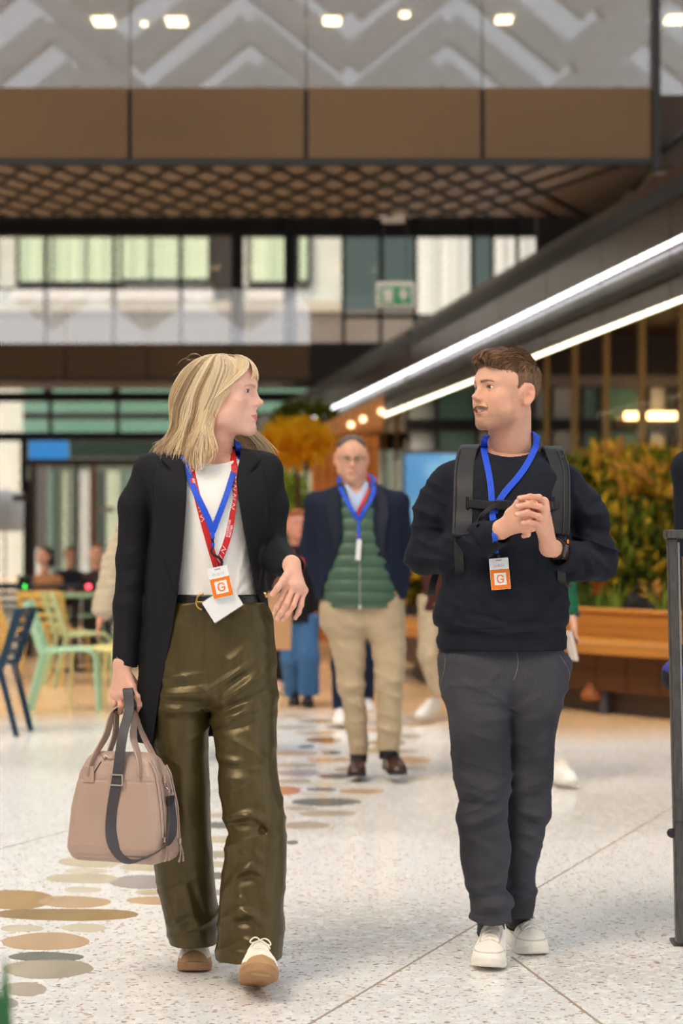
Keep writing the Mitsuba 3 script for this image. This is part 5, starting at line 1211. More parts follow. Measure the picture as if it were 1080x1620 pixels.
# blazer: closed shape minus the open front, with raised lapels
bz = w.loft([(704, 302, 362, 0.04, 0.055), (710, 280, 388, 0.04, 0.070), (716, 240, 425, 0.038, 0.082), (724, 226, 436, 0.032, 0.092), (744, 224, 440, 0.02, 0.110), (800, 240, 432, 0.0, 0.135), (870, 238, 420, 0.0, 0.128), (930, 232, 422, 0.005, 0.122), (1000, 226, 428, 0.02, 0.126), (1060, 220, 434, 0.03, 0.130), (1120, 214, 436, 0.04, 0.130), (1172, 214, 436, 0.045, 0.128)], 2.4)
bz_hole = w.loft([(704, 306, 358, 0.04, 0.05), (724, 284, 386, 0.03, 0.075), (800, 258, 420, 0.0, 0.121), (930, 258, 414, 0.005, 0.110), (1060, 228, 428, 0.03, 0.119), (1185, 220, 430, 0.045, 0.118)], 2.4)
opening = w.poly([(299, 690), (292, 722), (299, 759), (300, 790), (298, 824), (293, 880), (286, 935), (278, 993), (268, 1040), (256, 1100), (243, 1180), (470, 1180), (436, 1100), (430, 1000), (418, 966), (406, 935), (399, 897), (390, 848), (381, 795), (376, 760), (382, 722), (376, 690)])
lap_l = w.poly([(297, 716), (258, 716), (259, 731), (276, 748), (251, 735), (248, 765), (252, 800), (257, 845), (270, 900), (284, 938), (292, 890), (299, 820), (301, 770)])
lap_r = w.poly([(375, 716), (406, 716), (413, 728), (397, 752), (415, 738), (421, 768), (423, 815), (419, 870), (411, 930), (405, 932), (396, 880), (386, 815), (378, 770)])
WSL = [w.p(240, 748, 0.03), w.p(216, 800, 0.03), wr_elbow+V(0.004, 0, 0), w.p(203, 960, 0.015), w.p(197, 1052, -0.012)]
WSR = [w.p(418, 748, 0.03), w.p(428, 800, 0.03), w.p(426, 862, 0.02), w.p(440, 884, -0.07), w.p(462, 897, -0.185)]
jf = [(196, 880, 222, 868, 5, 3), (193, 905, 225, 898, 6, -3.5), (192, 930, 228, 915, 6, 3), (200, 820, 226, 850, 7, 3), (192, 955, 224, 950, 6, 2.5), (186, 985, 214, 975, 6, 2), (430, 870, 452, 862, 5, 3), (432, 890, 466, 878, 5, 3.5), (440, 905, 468, 890, 4, -2.5), (428, 850, 446, 838, 6, 3), (434, 830, 446, 812, 7, -3), (262, 950, 250, 1040, 8, 2), (232, 1040, 226, 1150, 10, 3), (248, 1000, 238, 1120, 8, -2.5)]
def w_bz_f(p):
    d = bz(p)
    q = np.stack([p[:, 0], p[:, 2]], 1).astype(f4); frontal = p[:, 1] < w.d+0.03
    d = d+np.where(frontal, 0.0035*np.exp(-((np.minimum(in_poly(q, lap_l), in_poly(q, lap_r))-0.0025)/0.0025)**2), 0).astype(f4)
    d = d-np.where(frontal, 0.0095*np.clip(0.5-np.minimum(in_poly(q, lap_l), in_poly(q, lap_r))/0.004, 0, 1), 0).astype(f4)
    cutd = np.maximum(in_poly(q, opening), p[:, 1]-f4(w.d+0.02))
    d = smax(d, -cutd, 0.003)
    d = smax(d, -bz_hole(p), 0.002)
    a = np.minimum(s_chain(p, WSL, [0.050, 0.0485, 0.044, 0.040, 0.0335], 0.02), s_chain(p, WSR, [0.050, 0.0475, 0.0435, 0.042, 0.0335], 0.02))
    a = smin(a, s_ball(p, w.p(236, 744, 0.03), 0.0430), 0.014); a = smin(a, s_ball(p, w.p(422, 744, 0.03), 0.0430), 0.014)
    for e, ax, r in ((w.p(196, 1056, -0.014), norm(w.p(197, 1100, -0.02)-w.p(198, 1000, 0.005)), 0.0270), (w.p(464, 898, -0.198), norm(wl_wrist-wl_elbow), 0.0270)):
        rel = (p-e.astype(f4))@ax.astype(f4)
        a = smax(a, rel, 0.003); a = smax(a, -s_cone(p, e-ax*0.03, e+ax*0.03, r, r), 0.002)
    d = smin(d, a, 0.016)
    return d-w.folds(p, jf)-0.0025*wrinkle(p, (9, 9, 6), 8)
blz = part(woman, 'blazer', surf(w_bz_f, w.p(160, 1195, -0.30), w.p(500, 690, 0.22), 0.0036), 'm_cloth_black', True)
bt_ = w.p(417, 943, -0.140); put(blz+'__button', lathe([(0.001, -0.003), (0.008, -0.003), (0.009, 0), (0.008, 0.003), (0.001, 0.002)], (0, 0, 0), 16), 'm_gold_metal', 40, to_world=T().translate(w.p(420, 941, -0.128).tolist()).rotate([0, 1, 0.3], 70))

# satin trousers
TL = w.loft([(955, 268, 345, 0.0, 0.100), (1000, 258, 345, 0.005, 0.106), (1060, 249, 338, 0.01, 0.108), (1100, 246, 333, 0.012, 0.104), (1150, 245, 330, 0.02, 0.096), (1220, 243, 330, 0.03, 0.088), (1300, 242, 333, 0.045, 0.084), (1358, 243, 336, 0.06, 0.084), (1412, 252, 341, 0.08, 0.088), (1450, 260, 344, 0.10, 0.092), (1490, 268, 343, 0.12, 0.094)], 2.3)
TR = w.loft([(955, 340, 420, 0.0, 0.100), (985, 338, 431, 0.0, 0.104), (1014, 336, 430, 0.0, 0.106), (1060, 333, 434, -0.005, 0.106), (1107, 331, 435, -0.015, 0.102), (1160, 338, 437, -0.035, 0.094), (1215, 345, 438, -0.055, 0.088), (1272, 351, 447, -0.075, 0.086), (1322, 357, 451, -0.075, 0.084), (1394, 352, 451, -0.065, 0.086), (1430, 349, 449, -0.06, 0.090), (1475, 345, 447, -0.05, 0.096), (1513, 342, 445, -0.045, 0.100)], 2.3)
tfold = [(335, 1118, 420, 1060, 6, 6), (338, 1128, 428, 1088, 6, -6), (334, 1090, 400, 1045, 6, 5), (336, 1138, 418, 1112, 6, 6), (340, 1152, 400, 1140, 6, -4), (345, 1060, 410, 1010, 8, 4), (360, 1085, 425, 1040, 6, -4),
    (345, 1192, 410, 1205, 7, 6), (352, 1205, 420, 1200, 6, -5), (348, 1225, 400, 1222, 8, 4), (400, 1150, 430, 1230, 9, 3), (375, 1165, 425, 1195, 7, 4),
    (352, 1290, 378, 1280, 6, 6), (378, 1280, 402, 1276, 6, 7), (402, 1276, 424, 1288, 6, 7), (372, 1294, 400, 1290, 7, -7), (412, 1296, 425, 1306, 6, -9), (355, 1303, 366, 1316, 5, -5), (425, 1260, 440, 1330, 8, 4),
    (360, 1400, 380, 1366, 6, 7), (380, 1366, 402, 1356, 6, 8), (402, 1356, 420, 1370, 6, 7), (420, 1370, 424, 1420, 7, 5), (378, 1382, 410, 1372, 9, -7), (385, 1330, 396, 1350, 7, 5), (404, 1330, 420, 1352, 6, 5),
    (360, 1440, 384, 1424, 6, 7), (384, 1424, 408, 1432, 6, 8), (408, 1432, 418, 1450, 6, 6), (375, 1444, 402, 1444, 7, -7), (392, 1470, 416, 1480, 5, 6), (370, 1490, 410, 1494, 6, 4), (382, 1400, 388, 1415, 6, 5), (430, 1340, 436, 1500, 10, 3), (352, 1400, 350, 1510, 7, 3),
    (260, 1072, 328, 1062, 4.5, 3), (262, 1084, 330, 1076, 4.5, -3), (258, 1096, 330, 1092, 5, 3.2), (262, 1108, 330, 1106, 5, -3), (256, 1118, 326, 1122, 5, 3), (262, 1132, 322, 1138, 6, -2),
    (268, 1230, 285, 1360, 9, 3), (290, 1200, 296, 1330, 10, 2.5), (285, 1360, 310, 1470, 8, 3), (300, 1390, 332, 1490, 7, -3.5), (272, 1470, 300, 1452, 7, 6), (300, 1452, 325, 1462, 7, 5), (280, 1482, 318, 1476, 7, -5), (262, 1400, 285, 1480, 8, 3)]
TP = w.loft([(955, 270, 419, 0.0, 0.104), (1000, 258, 431, 0.002, 0.110), (1060, 249, 434, 0.004, 0.110), (1098, 246, 435, 0.0, 0.100), (1116, 262, 420, 0.0, 0.070)], 2.4)
def w_tr_f(p):
    l, r = TL(p), TR(p)
    d = smin(smin(l, r, 0.012), TP(p), 0.02)
    seam = w.folds(p, [(326, 968, 327, 1060, 1.6, -1.6), (300, 968, 326, 975, 2, -1.2), (420, 975, 428, 1000, 2.5, -3), (352, 970, 354, 1060, 1.2, -0.6)])
    d = d-w.folds(p, tfold)*1.7-seam-0.004*wrinkle(p, (11, 11, 8), 2)-0.0018*wrinkle(p, (30, 30, 22), 4)
    cw = bump(p[:, 2], w.p(0, 1100)[2], 0.10)*1.0+bump(p[:, 2], w.p(0, 1300)[2], 0.13)*1.0*(p[:, 0] > w.p(345, 0)[0])+bump(p[:, 2], w.p(0, 1450)[2], 0.10)*0.9
    d = d-(0.0085*cw*creases(p, 3.2, 15, 21, 0.5, -0.5)-0.003*cw)-0.0025*creases(p, 4, 9, 31, 0.6, 0.6)
    for z, e, c in ((w.p(300, 1503, 0.12)[2], 0.0, TL), (w.p(395, 1523, -0.05)[2], 0.0, TR)): pass
    return d
def hem(c, z, d0): return c
def w_tr_h(p):                                       # hollow hems
    d = w_tr_f(p)
    for L_, zc in ((TL, w.p(300, 1490, 0.12)[2]), (TR, w.p(395, 1513, -0.045)[2])):
        d = smax(d, -np.maximum(L_(p, -0.005)+0.0, p[:, 2]-f4(zc+0.05)), 0.002) if False else smax(d, -np.maximum(np.maximum(L_(p, -0.012), L_(p, 0.0)), np.abs(p[:, 2]-f4(zc))-f4(0.035)), 0.002)
    return d
satin = lambda p, n, uv: mix(srgb(88, 76, 43), srgb(70, 60, 34), fbm(p.x*70, p.y*70, p.z*9, 2))
scene['m_satin'] = {'type': 'twosided', 'bsdf': {'type': 'principled', 'base_color': mikit.proc(satin), 'roughness': 0.38, 'specular': 0.5, 'metallic': 0.45}}
trw = part(woman, 'trousers', surf(w_tr_h, w.p(225, 1535, -0.24), w.p(470, 945, 0.24), 0.0036), 'm_satin', True)
put(trw+'__belt_loop', cat([obox(w.p(x, 962, -0.106+0.0009*abs(x-345)), (0.004, 0.003, 0.021), np.eye(3), 0.001) for x in (368,)]), 'm_satin')
# belt with gold buckle
belt = w.loft([(941, 272, 414, 0.0, 0.1035), (966, 267, 421, 0.0, 0.1065)], 2.25)
mat('m_belt', lambda p, n, uv: mix(srgb(16, 15, 17), srgb(40, 38, 40), smoothstep(0.08, 0.16, voronoi(p.x*90, p.z*70)[1]-voronoi(p.x*90, p.z*70)[0])), 0.3)
bl = part(woman, 'belt', surf(lambda p: smax(belt(p, 0.002), -belt(p, -0.006), 0.001), w.p(255, 975, -0.14), w.p(435, 932, 0.14), 0.003), 'm_belt', True)
bc = w.p(322, 952, -0.117); a = np.linspace(-2.2, 2.5, 24)
put(bl+'__buckle', cat([tube(np.stack([bc[0]-0.020*np.cos(a*0.62), np.full(24, bc[1]-0.003), bc[2]+0.022*np.sin(a*0.62)], 1), 0.0030, 8), bar(bc+V(-0.018, -0.002, 0.0), bc+V(0.012, -0.004, 0.0), 0.004, 0.003)]), 'm_gold_metal', True)

# shoes: the rear one flat, the front one on its heel
def w_cols(v, L, W):
    t = v[:, 1]/L; c = np.repeat(np.array(srgb(236, 228, 212))[None], len(v), 0)
    tan = ((t > 0.87) & (v[:, 2] < 0.06)) | ((t > 0.70) & (v[:, 2] < 0.036)) | ((np.abs(v[:, 0]) > W*0.60) & (v[:, 2] > 0.03) & (t > 0.36) & (t < 0.50)) | ((t < 0.2) & (v[:, 2] < 0.085))
    c[tan] = srgb(178, 142, 102); c[(t > 0.24) & (t < 0.40) & (v[:, 2] > 0.088)] = srgb(214, 206, 190); c[(t < 0.28) & (v[:, 2] > 0.075)] = srgb(60, 36, 30)
    return c
q0 = w.p(308, 1538, 0.0); d0 = gd(1541)
shoe(woman, 'shoe', V(P(306, 1541, d0)[0], d0, 0.0), V(P(312, 1520, d0+0.24)[0], d0+0.235, 0.0), (0, 0, 1), 0.098, w_cols)
d1 = gd(1568); hl = V(P(398, 1560, 5.48)[0], 5.40, 0.0)
tt = V(P(416, 1528, 5.27)[0], 5.155, 0.082)
shoe(woman, 'shoe', tt, hl+V(0, 0, 0.002), (0.10, 0.40, 0.90), 0.104, w_cols)
# ------------------------------------------------------------------ the man with the backpack
FM = Figure(5.75); g = FM
man = thing('person', 'man with moustache in black sweatshirt and charcoal jeans, hands clasped, wearing a black backpack', 'person')
MO = dict(wide=0.8, open=0.88, tip=0.0066, throat=0.008, skin=(222, 170, 144), blush=(214, 122, 100), brow_c=(92, 62, 42), iris=(88, 96, 88), smile=1.0, stubble=(118, 84, 62), jaw=1.05, brow=1.15, lips=0.85, neck=0.0555, mole=[(-0.020, 0.0865, -0.0635)], brow_w=1.05)
MH, MS = g.p(800.5, 628, 0.0), 1.0
MR = frame_of(V(-math.sin(math.radians(58)), -math.cos(math.radians(58)), 0.03))
def m_to_head(p): return (((p-MH.astype(f4))@MR.astype(f4))/f4(MS)).astype(f4)
mneck = ((g.p(806, 722, 0.05)-MH)@MR)/MS
def m_head(p):
    q = m_to_head(p); return MS*smin(head_sdf(q, MO), neck_sdf(q, MO, mneck), 0.02)
ml_el, ml_wr = g.p(946, 884, 0.02), g.p(868, 866, -0.20)           # his left arm (right in the picture)
mr_el, mr_wr = g.p(672, 880, 0.02), g.p(792, 838, -0.25)
# his right hand, a loose fist under the other
MRm = [g.p(822, 797, -0.300), g.p(829, 809, -0.305), g.p(831, 822, -0.300), g.p(828, 834, -0.290)]
MRF = [[g.p(843, 800, -0.280), g.p(848, 806, -0.262), g.p(842, 812, -0.255)], [g.p(842, 815, -0.300), g.p(846, 822, -0.280), g.p(840, 826, -0.268)], [g.p(838, 828, -0.300), g.p(842, 836, -0.285), g.p(836, 840, -0.272)], [g.p(832, 838, -0.294), g.p(834, 845, -0.284), g.p(828, 848, -0.274)]]
MRT = [g.p(806, 812, -0.275), g.p(818, 800, -0.262), g.p(832, 796, -0.255), g.p(842, 794, -0.25)]
def m_hand_r(p): return hand_sdf(p, mr_wr, 0.0265, MRm, MRF, MRT, 0.0088, 0.0150, mr_wr*0.6+mr_el*0.4)
# his left hand, laid over it
MLm = [g.p(859, 795, -0.262), g.p(860, 808, -0.270), g.p(858, 821, -0.274), g.p(853, 833, -0.274)]
MLF = [[g.p(852, 787, -0.296), g.p(838, 786, -0.318), g.p(821, 788, -0.322)], [g.p(853, 802, -0.302), g.p(836, 798, -0.326), g.p(818, 801, -0.330)], [g.p(851, 817, -0.306), g.p(834, 811, -0.328), g.p(817, 814, -0.332)], [g.p(846, 828, -0.302), g.p(836, 826, -0.318), g.p(826, 827, -0.322)]]
MLT = [g.p(862, 840, -0.23), g.p(856, 818, -0.232), g.p(848, 800, -0.238), g.p(838, 790, -0.246)]
def m_hand_l(p): return hand_sdf(p, ml_wr, 0.0265, MLm, MLF, MLT, 0.0088, 0.0150, ml_wr*0.6+ml_el*0.4)
m_trunk = g.loft([(700, 762, 835, 0.05, 0.055), (726, 742, 858, 0.045, 0.085), (750, 708, 892, 0.03, 0.11), (820, 716, 888, 0.0, 0.125), (900, 718, 884, 0.0, 0.12), (1000, 712, 886, 0.0, 0.115), (1080, 708, 890, 0.02, 0.115)], 2.3)
m_hip = {-1: g.p(752, 1060, 0.02), 1: g.p(846, 1060, 0.03)}
m_knee = {-1: g.p(764, 1270, -0.07), 1: g.p(832, 1280, 0.03)}
m_ank = {-1: g.p(777, 1452, -0.005), 1: g.p(822, 1440, 0.16)}
def m_core(p):
    d = smin(m_trunk(p, -0.015), s_chain(p, [g.p(722, 776, 0.03), g.p(690, 812, 0.03), mr_el], [0.036, 0.034, 0.030], 0.01), 0.008)
    d = smin(d, s_chain(p, [g.p(876, 776, 0.03), g.p(922, 812, 0.03), ml_el], [0.036, 0.034, 0.030], 0.01), 0.008)
    d = smin(d, s_cone(p, mr_el, (mr_el+mr_wr*2)/3, 0.032, 0.022), 0.006); d = smin(d, s_cone(p, ml_el, (ml_el+ml_wr*2)/3, 0.032, 0.022), 0.006)
    for s in (-1, 1): d = smin(d, s_chain(p, [m_hip[s], m_knee[s], m_ank[s]], [0.070, 0.042, 0.029], 0.02), 0.02)
    return d
pieces = [surf(m_head, MH-V(.15, .15, .2), MH+V(.15, .15, .15), 0.0021), surf(m_hand_r, g.p(755, 870, -0.36), g.p(862, 770, -0.12), 0.0023), surf(m_hand_l, g.p(800, 905, -0.36), g.p(915, 770, -0.08), 0.0023),
          surf(m_core, g.p(625, 1490, -0.25), g.p(985, 690, 0.25), 0.011)]
M = join(pieces); v = np.asarray(M.vertices); hq = m_to_head(v.astype(f4)).astype(float)
inh = (np.abs(hq[:, 0]) < 0.1) & (hq[:, 2] > -0.135) & (np.abs(hq[:, 1]) < 0.16)
c = np.repeat(np.array(srgb(222, 168, 142))[None], len(v), 0)*(0.95+0.1*meshkit.fbm(v*60, 2, 1))[:, None]
c[inh] = head_paint(hq[inh], MO)
for kn in MRm+MLm+[f[0] for f in MLF+MRF]+[f[1] for f in MLF]:
    q = v-kn; ww = np.exp(-(q*q).sum(1)/0.010**2)[:, None]; c = c*(1-0.35*ww)+np.array(srgb(208, 128, 106))*0.35*ww
c = nails(v, c, [(f[-1]+V(-0.001, -0.007, 0.002), None) for f in MLF], 0.0055)
part(man, 'body', M, 'm_skin', True, color=c)
for s in (-1, 1):
    e, ec = eyeball(s, MO, (0.02, 1, 0.03)); e.vertices = np.asarray(e.vertices)*MS@MR.T+MH; part(man, 'eye', e, 'm_eye', True, color=ec)
tm = teeth_mesh(); tm.vertices = np.asarray(tm.vertices)*MS@MR.T+MH; part(man, 'teeth', tm, 'm_teeth')
rng = np.random.default_rng(14)
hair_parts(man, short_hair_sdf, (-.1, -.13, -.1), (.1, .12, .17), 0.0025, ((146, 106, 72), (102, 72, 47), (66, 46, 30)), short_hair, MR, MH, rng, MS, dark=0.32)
mm, cc = locks(*moustache(rng, MO), rng, (140, 102, 72), (104, 74, 52)); mm.vertices = np.asarray(mm.vertices)*MS@MR.T+MH
part(man, 'moustache', mm, 'm_hair', True, color=cc)

# sweatshirt
sw = g.loft([(708, 764, 836, 0.05, 0.070), (722, 746, 852, 0.045, 0.095), (736, 722, 876, 0.04, 0.112), (760, 704, 896, 0.025, 0.130), (820, 704, 902, 0.0, 0.150), (880, 702, 898, -0.005, 0.152), (944, 694, 898, -0.005, 0.150), (975, 686, 898, -0.005, 0.150), (988, 690, 894, -0.003, 0.145), (996, 694, 893, 0.0, 0.142), (1020, 692, 895, 0.0, 0.140), (1030, 693, 894, 0.0, 0.138)], 2.4)
MSL = [g.p(712, 768, 0.03), g.p(690, 805, 0.03), mr_el, g.p(722, 873, -0.08), g.p(764, 853, -0.18), g.p(796, 841, -0.252)]
MSR = [g.p(886, 768, 0.03), g.p(922, 805, 0.03), ml_el, g.p(918, 888, -0.06), g.p(886, 876, -0.15)]
sf = [(700, 985, 780, 1000, 5, 5), (780, 1000, 860, 992, 6, 6), (860, 992, 892, 975, 5, 5), (720, 962, 800, 985, 6, -4), (800, 985, 880, 975, 6, -4), (880, 940, 850, 970, 8, 4), (700, 940, 740, 972, 8, 4), (740, 880, 730, 960, 9, 3), (865, 900, 890, 950, 8, 4), (840, 900, 872, 960, 8, -3), (760, 920, 850, 940, 10, 2),
      (655, 850, 690, 868, 6, 4), (650, 880, 690, 886, 5, 3.5), (662, 832, 700, 846, 6, -3.5), (668, 810, 700, 826, 7, 3.5), (690, 905, 730, 890, 5, 3), (700, 850, 740, 860, 5, 4), (716, 842, 750, 872, 5, 4), (728, 836, 758, 880, 4.5, -4), (742, 834, 766, 882, 4.5, 4.5), (755, 838, 775, 872, 4, -4), (676, 760, 690, 800, 8, -3), (705, 795, 722, 850, 8, 3),
      (930, 800, 958, 790, 6, -4), (928, 815, 960, 812, 6, 4.5), (925, 835, 962, 842, 6, -4), (922, 846, 968, 858, 6, 5), (918, 862, 970, 880, 5, -3.5), (930, 880, 968, 905, 5, 3.5), (915, 870, 935, 912, 5, 4), (903, 866, 920, 910, 4.5, -4), (925, 905, 955, 912, 5, 3), (905, 775, 935, 830, 9, 3), (898, 800, 915, 850, 8, -3)]
scene['m_sweat'] = {'type': 'twosided', 'bsdf': {'type': 'principled', 'base_color': mikit.proc(lambda p, n, uv: mix(srgb(21, 24, 33), srgb(31, 34, 45), fbm(p.x*40, p.y*40, p.z*40, 2))), 'roughness': 0.85, 'specular': 0.2, 'sheen': 0.2}}
cuff_r, cuff_l = g.p(793, 841, -0.245), g.p(884, 876, -0.158)
def m_sw_f(p):
    d = sw(p)
    a1 = s_chain(p, MSL, [0.056, 0.058, 0.052, 0.050, 0.044, 0.0375], 0.03); a2 = s_chain(p, MSR, [0.056, 0.058, 0.053, 0.050, 0.043], 0.03)
    d = smin(d, s_cone(p, g.p(764, 742, 0.05), g.p(712, 764, 0.03), 0.060, 0.056), 0.03); d = smin(d, s_cone(p, g.p(834, 742, 0.05), g.p(886, 764, 0.03), 0.060, 0.056), 0.03)
    ax1, ax2 = norm(mr_wr-mr_el), norm(ml_wr-g.p(918, 888, -0.06))
    for k, (e, ax, r) in enumerate(((cuff_r, ax1, 0.0315), (cuff_l, ax2, 0.0325))):
        rel = (p-e.astype(f4))@ax.astype(f4); t = s_cone(p, e-ax*0.04, e+ax*0.04, r, r)
        if k == 0: a1 = smax(smax(a1, np.where(s_ball(p, e, 0.09) < 0, rel, -1), 0.004), -t, 0.002)
        else: a2 = smax(smax(a2, np.where(s_ball(p, e, 0.09) < 0, rel, -1), 0.004), -t, 0.002)
    d = smin(d, smin(a1, a2, 0.006), 0.028)
    fade = np.clip((np.minimum(s_ball(p, cuff_r, 0.0), s_ball(p, cuff_l, 0.0))-0.055)/0.05, 0, 1)
    armz = np.clip((np.abs(p[:, 0]-f4(g.p(797, 0)[0]))-0.15)/0.05, 0, 1)
    d = d-fade*(g.folds(p, sf)*2.1+armz*(0.010*creases(p, 5, 17, 41, 0.5, 0.3)-0.003)+(1-armz)*bump(p[:, 2], g.p(0, 965)[2], 0.06)*0.010*creases(p, 2.6, 13, 43, 0.5, 0.1))-0.003*wrinkle(p, (12, 12, 9), 6)
    nk = s_cone(p, g.p(803, 735, 0.03), g.p(803, 690, 0.0), 0.062, 0.078)
    d = smax(d, -nk, 0.004)
    ring_ = np.abs(s_cone(p, g.p(803, 735, 0.03), g.p(803, 690, 0.0), 0.076, 0.092))-0.0
    d = d+0.002*np.exp(-(ring_/0.002)**2)*(p[:, 2] > g.p(0, 745)[2])
    for c_, ax in ((cuff_r, ax1), (cuff_l, ax2)):                                    # cuff seams
        rel = (p-c_.astype(f4))@ax.astype(f4); d = d+0.0025*np.exp(-((rel+0.062)/0.002)**2)*(s_ball(p, c_, 0.1) < 0)
    d = d+0.003*np.exp(-((p[:, 2]-g.p(0, 992)[2])/0.0022)**2)*(np.abs(p[:, 0]-g.p(793, 0)[0]) < 0.24)*(p[:, 2] < g.p(0, 960)[2])
    for a, b in (((686, 738), (712, 800)), ((918, 740), (890, 800))):                # armhole seams
        d = d+g.folds(p, [(*a, *b, 1.6, 1.4)])
    return smax(d, (g.p(0, 1027)[2]-p[:, 2]).astype(f4), 0.004)
part(man, 'sweatshirt', surf(m_sw_f, g.p(620, 1035, -0.31), g.p(990, 690, 0.24), 0.0038), 'm_sweat', True)
# black undershirt edge is the ribbed collar; belt end below the hem
part(man, 'belt_tip', obox(g.p(814, 1025, -0.134), (0.026, 0.003, 0.004), np.eye(3), 0.001), 'm_metal_light')

# jeans
JL = g.loft([(1005, 703, 795, 0.01, 0.110), (1028, 699, 798, 0.008, 0.115), (1044, 694, 800, 0.005, 0.120), (1077, 697, 806, 0.0, 0.120), (1134, 708, 806, -0.02, 0.108), (1209, 715, 807, -0.05, 0.094), (1252, 722, 805, -0.07, 0.088), (1295, 724, 805, -0.072, 0.084), (1356, 728, 806, -0.055, 0.080), (1400, 737, 802, -0.035, 0.076), (1424, 746, 808, -0.022, 0.080), (1438, 743, 808, -0.016, 0.086), (1449, 745, 806, -0.012, 0.086)], 2.3)
JR = g.loft([(1005, 790, 884, 0.01, 0.110), (1030, 791, 889, 0.01, 0.115), (1052, 792, 902, 0.01, 0.120), (1084, 795, 895, 0.015, 0.116), (1138, 797, 884, 0.02, 0.104), (1180, 798, 875, 0.025, 0.094), (1245, 798, 872, 0.03, 0.086), (1299, 798, 866, 0.04, 0.080), (1338, 798, 856, 0.06, 0.076), (1381, 798, 847, 0.105, 0.074), (1424, 800, 845, 0.14, 0.076), (1446, 802, 842, 0.15, 0.078)], 2.3)
JP = g.loft([(1000, 704, 884, 0.01, 0.112), (1028, 700, 888, 0.008, 0.116), (1046, 694, 899, 0.008, 0.124), (1080, 697, 896, 0.01, 0.118), (1112, 712, 880, 0.01, 0.07)], 2.5)
jfold = [(803, 1110, 760, 1085, 5, 4), (803, 1118, 740, 1110, 5, -4), (805, 1128, 750, 1135, 6, 4), (730, 1150, 780, 1165, 6, 3), (760, 1085, 790, 1050, 6, 3), (720, 1070, 760, 1090, 5, 2.5), (803, 1060, 806, 1110, 3, -3), (810, 1120, 860, 1090, 6, 3.5), (812, 1132, 850, 1120, 6, -3), (840, 1180, 874, 1150, 7, 3),
    (718, 1215, 760, 1240, 6, 4), (722, 1240, 768, 1252, 6, 5), (760, 1240, 804, 1225, 6, 4), (724, 1262, 770, 1262, 5, -5), (726, 1278, 780, 1250, 5, 5), (725, 1296, 790, 1272, 6, 5), (735, 1306, 800, 1292, 6, -3.5), (724, 1310, 770, 1330, 7, 3), (745, 1190, 790, 1210, 8, 3),
    (812, 1245, 868, 1230, 6, 4), (808, 1262, 870, 1252, 6, -4), (806, 1278, 866, 1290, 6, 5), (815, 1290, 864, 1310, 5, -5), (806, 1310, 858, 1325, 6, 4.5), (812, 1200, 870, 1190, 8, 3), (822, 1340, 852, 1360, 6, 3.5), (806, 1395, 845, 1400, 5, 4), (804, 1412, 846, 1418, 5, -5), (806, 1428, 842, 1430, 5, 4),
    (738, 1395, 800, 1385, 6, 4), (742, 1412, 806, 1402, 6, -4.5), (746, 1424, 808, 1420, 6, 5), (744, 1440, 806, 1436, 5, -5), (744, 1454, 806, 1452, 5, 5), (760, 1330, 796, 1360, 8, 3)]
def m_jn_f(p):
    d = smin(smin(JL(p), JR(p), 0.010), JP(p), 0.02)
    d = d-g.folds(p, jfold)*1.9-0.0035*wrinkle(p, (13, 13, 9), 12)
    cw = bump(p[:, 2], g.p(0, 1100)[2], 0.09)*0.7+bump(p[:, 2], g.p(0, 1265)[2], 0.11)+bump(p[:, 2], g.p(0, 1420)[2], 0.09)*1.1+0.2
    d = d-(0.0100*cw*creases(p, 3.6, 15, 51, 0.5, 0.25)-0.003*cw)-0.0012*wrinkle(p, (45, 45, 35), 3)
    d = d-g.folds(p, [(706, 1012, 702, 1072, 1.6, -2.5), (888, 1020, 903, 1060, 1.6, -2.5), (814, 1030, 820, 1060, 1.5, -2), (820, 1060, 812, 1078, 1.5, -2)])
    for L_, zc in ((JL, g.p(775, 1449, -0.012)[2]), (JR, g.p(822, 1446, 0.15)[2])):
        d = smax(d, -np.maximum(np.maximum(L_(p, -0.012), L_(p, 0.0)), np.abs(p[:, 2]-f4(zc))-f4(0.03)), 0.002)
    return d
def denim(p, n, uv):
    c = mix(srgb(50, 50, 56), srgb(72, 72, 79), smoothstep(0.25, 0.75, fbm(p.x*6, p.y*6, p.z*5, 3)))
    return mix(c, srgb(44, 44, 50), 0.35*noise(p.x*420, p.y*420, p.z*160))
mat('m_jeans', denim, 0.85, spec=0.2)
part(man, 'jeans', surf(m_jn_f, g.p(670, 1490, -0.26), g.p(925, 1000, 0.26), 0.0038), 'm_jeans', True)
def pocket(pts): return tube(spline([g.p(*q) for q in pts], 14), 0.0022, 6)
mat('m_stitch', srgb(108, 106, 108), 0.8)
def seam_on(fn, pts, d0, name, n=16, lift=0.0012, r=0.0013):
    part(man, name, tube(spline([front(fn, x, y, d0, lift) for x, y in pts], n), r, 5), 'm_stitch', True)
for pts in ([(703, 1034), (704, 1050), (701, 1066), (698, 1082)], [(886, 1038), (894, 1050), (900, 1064), (899, 1078)], [(817, 1034), (819, 1050), (817, 1062), (812, 1076)]): seam_on(m_jn_f, pts, g.d, 'pocket_seam')
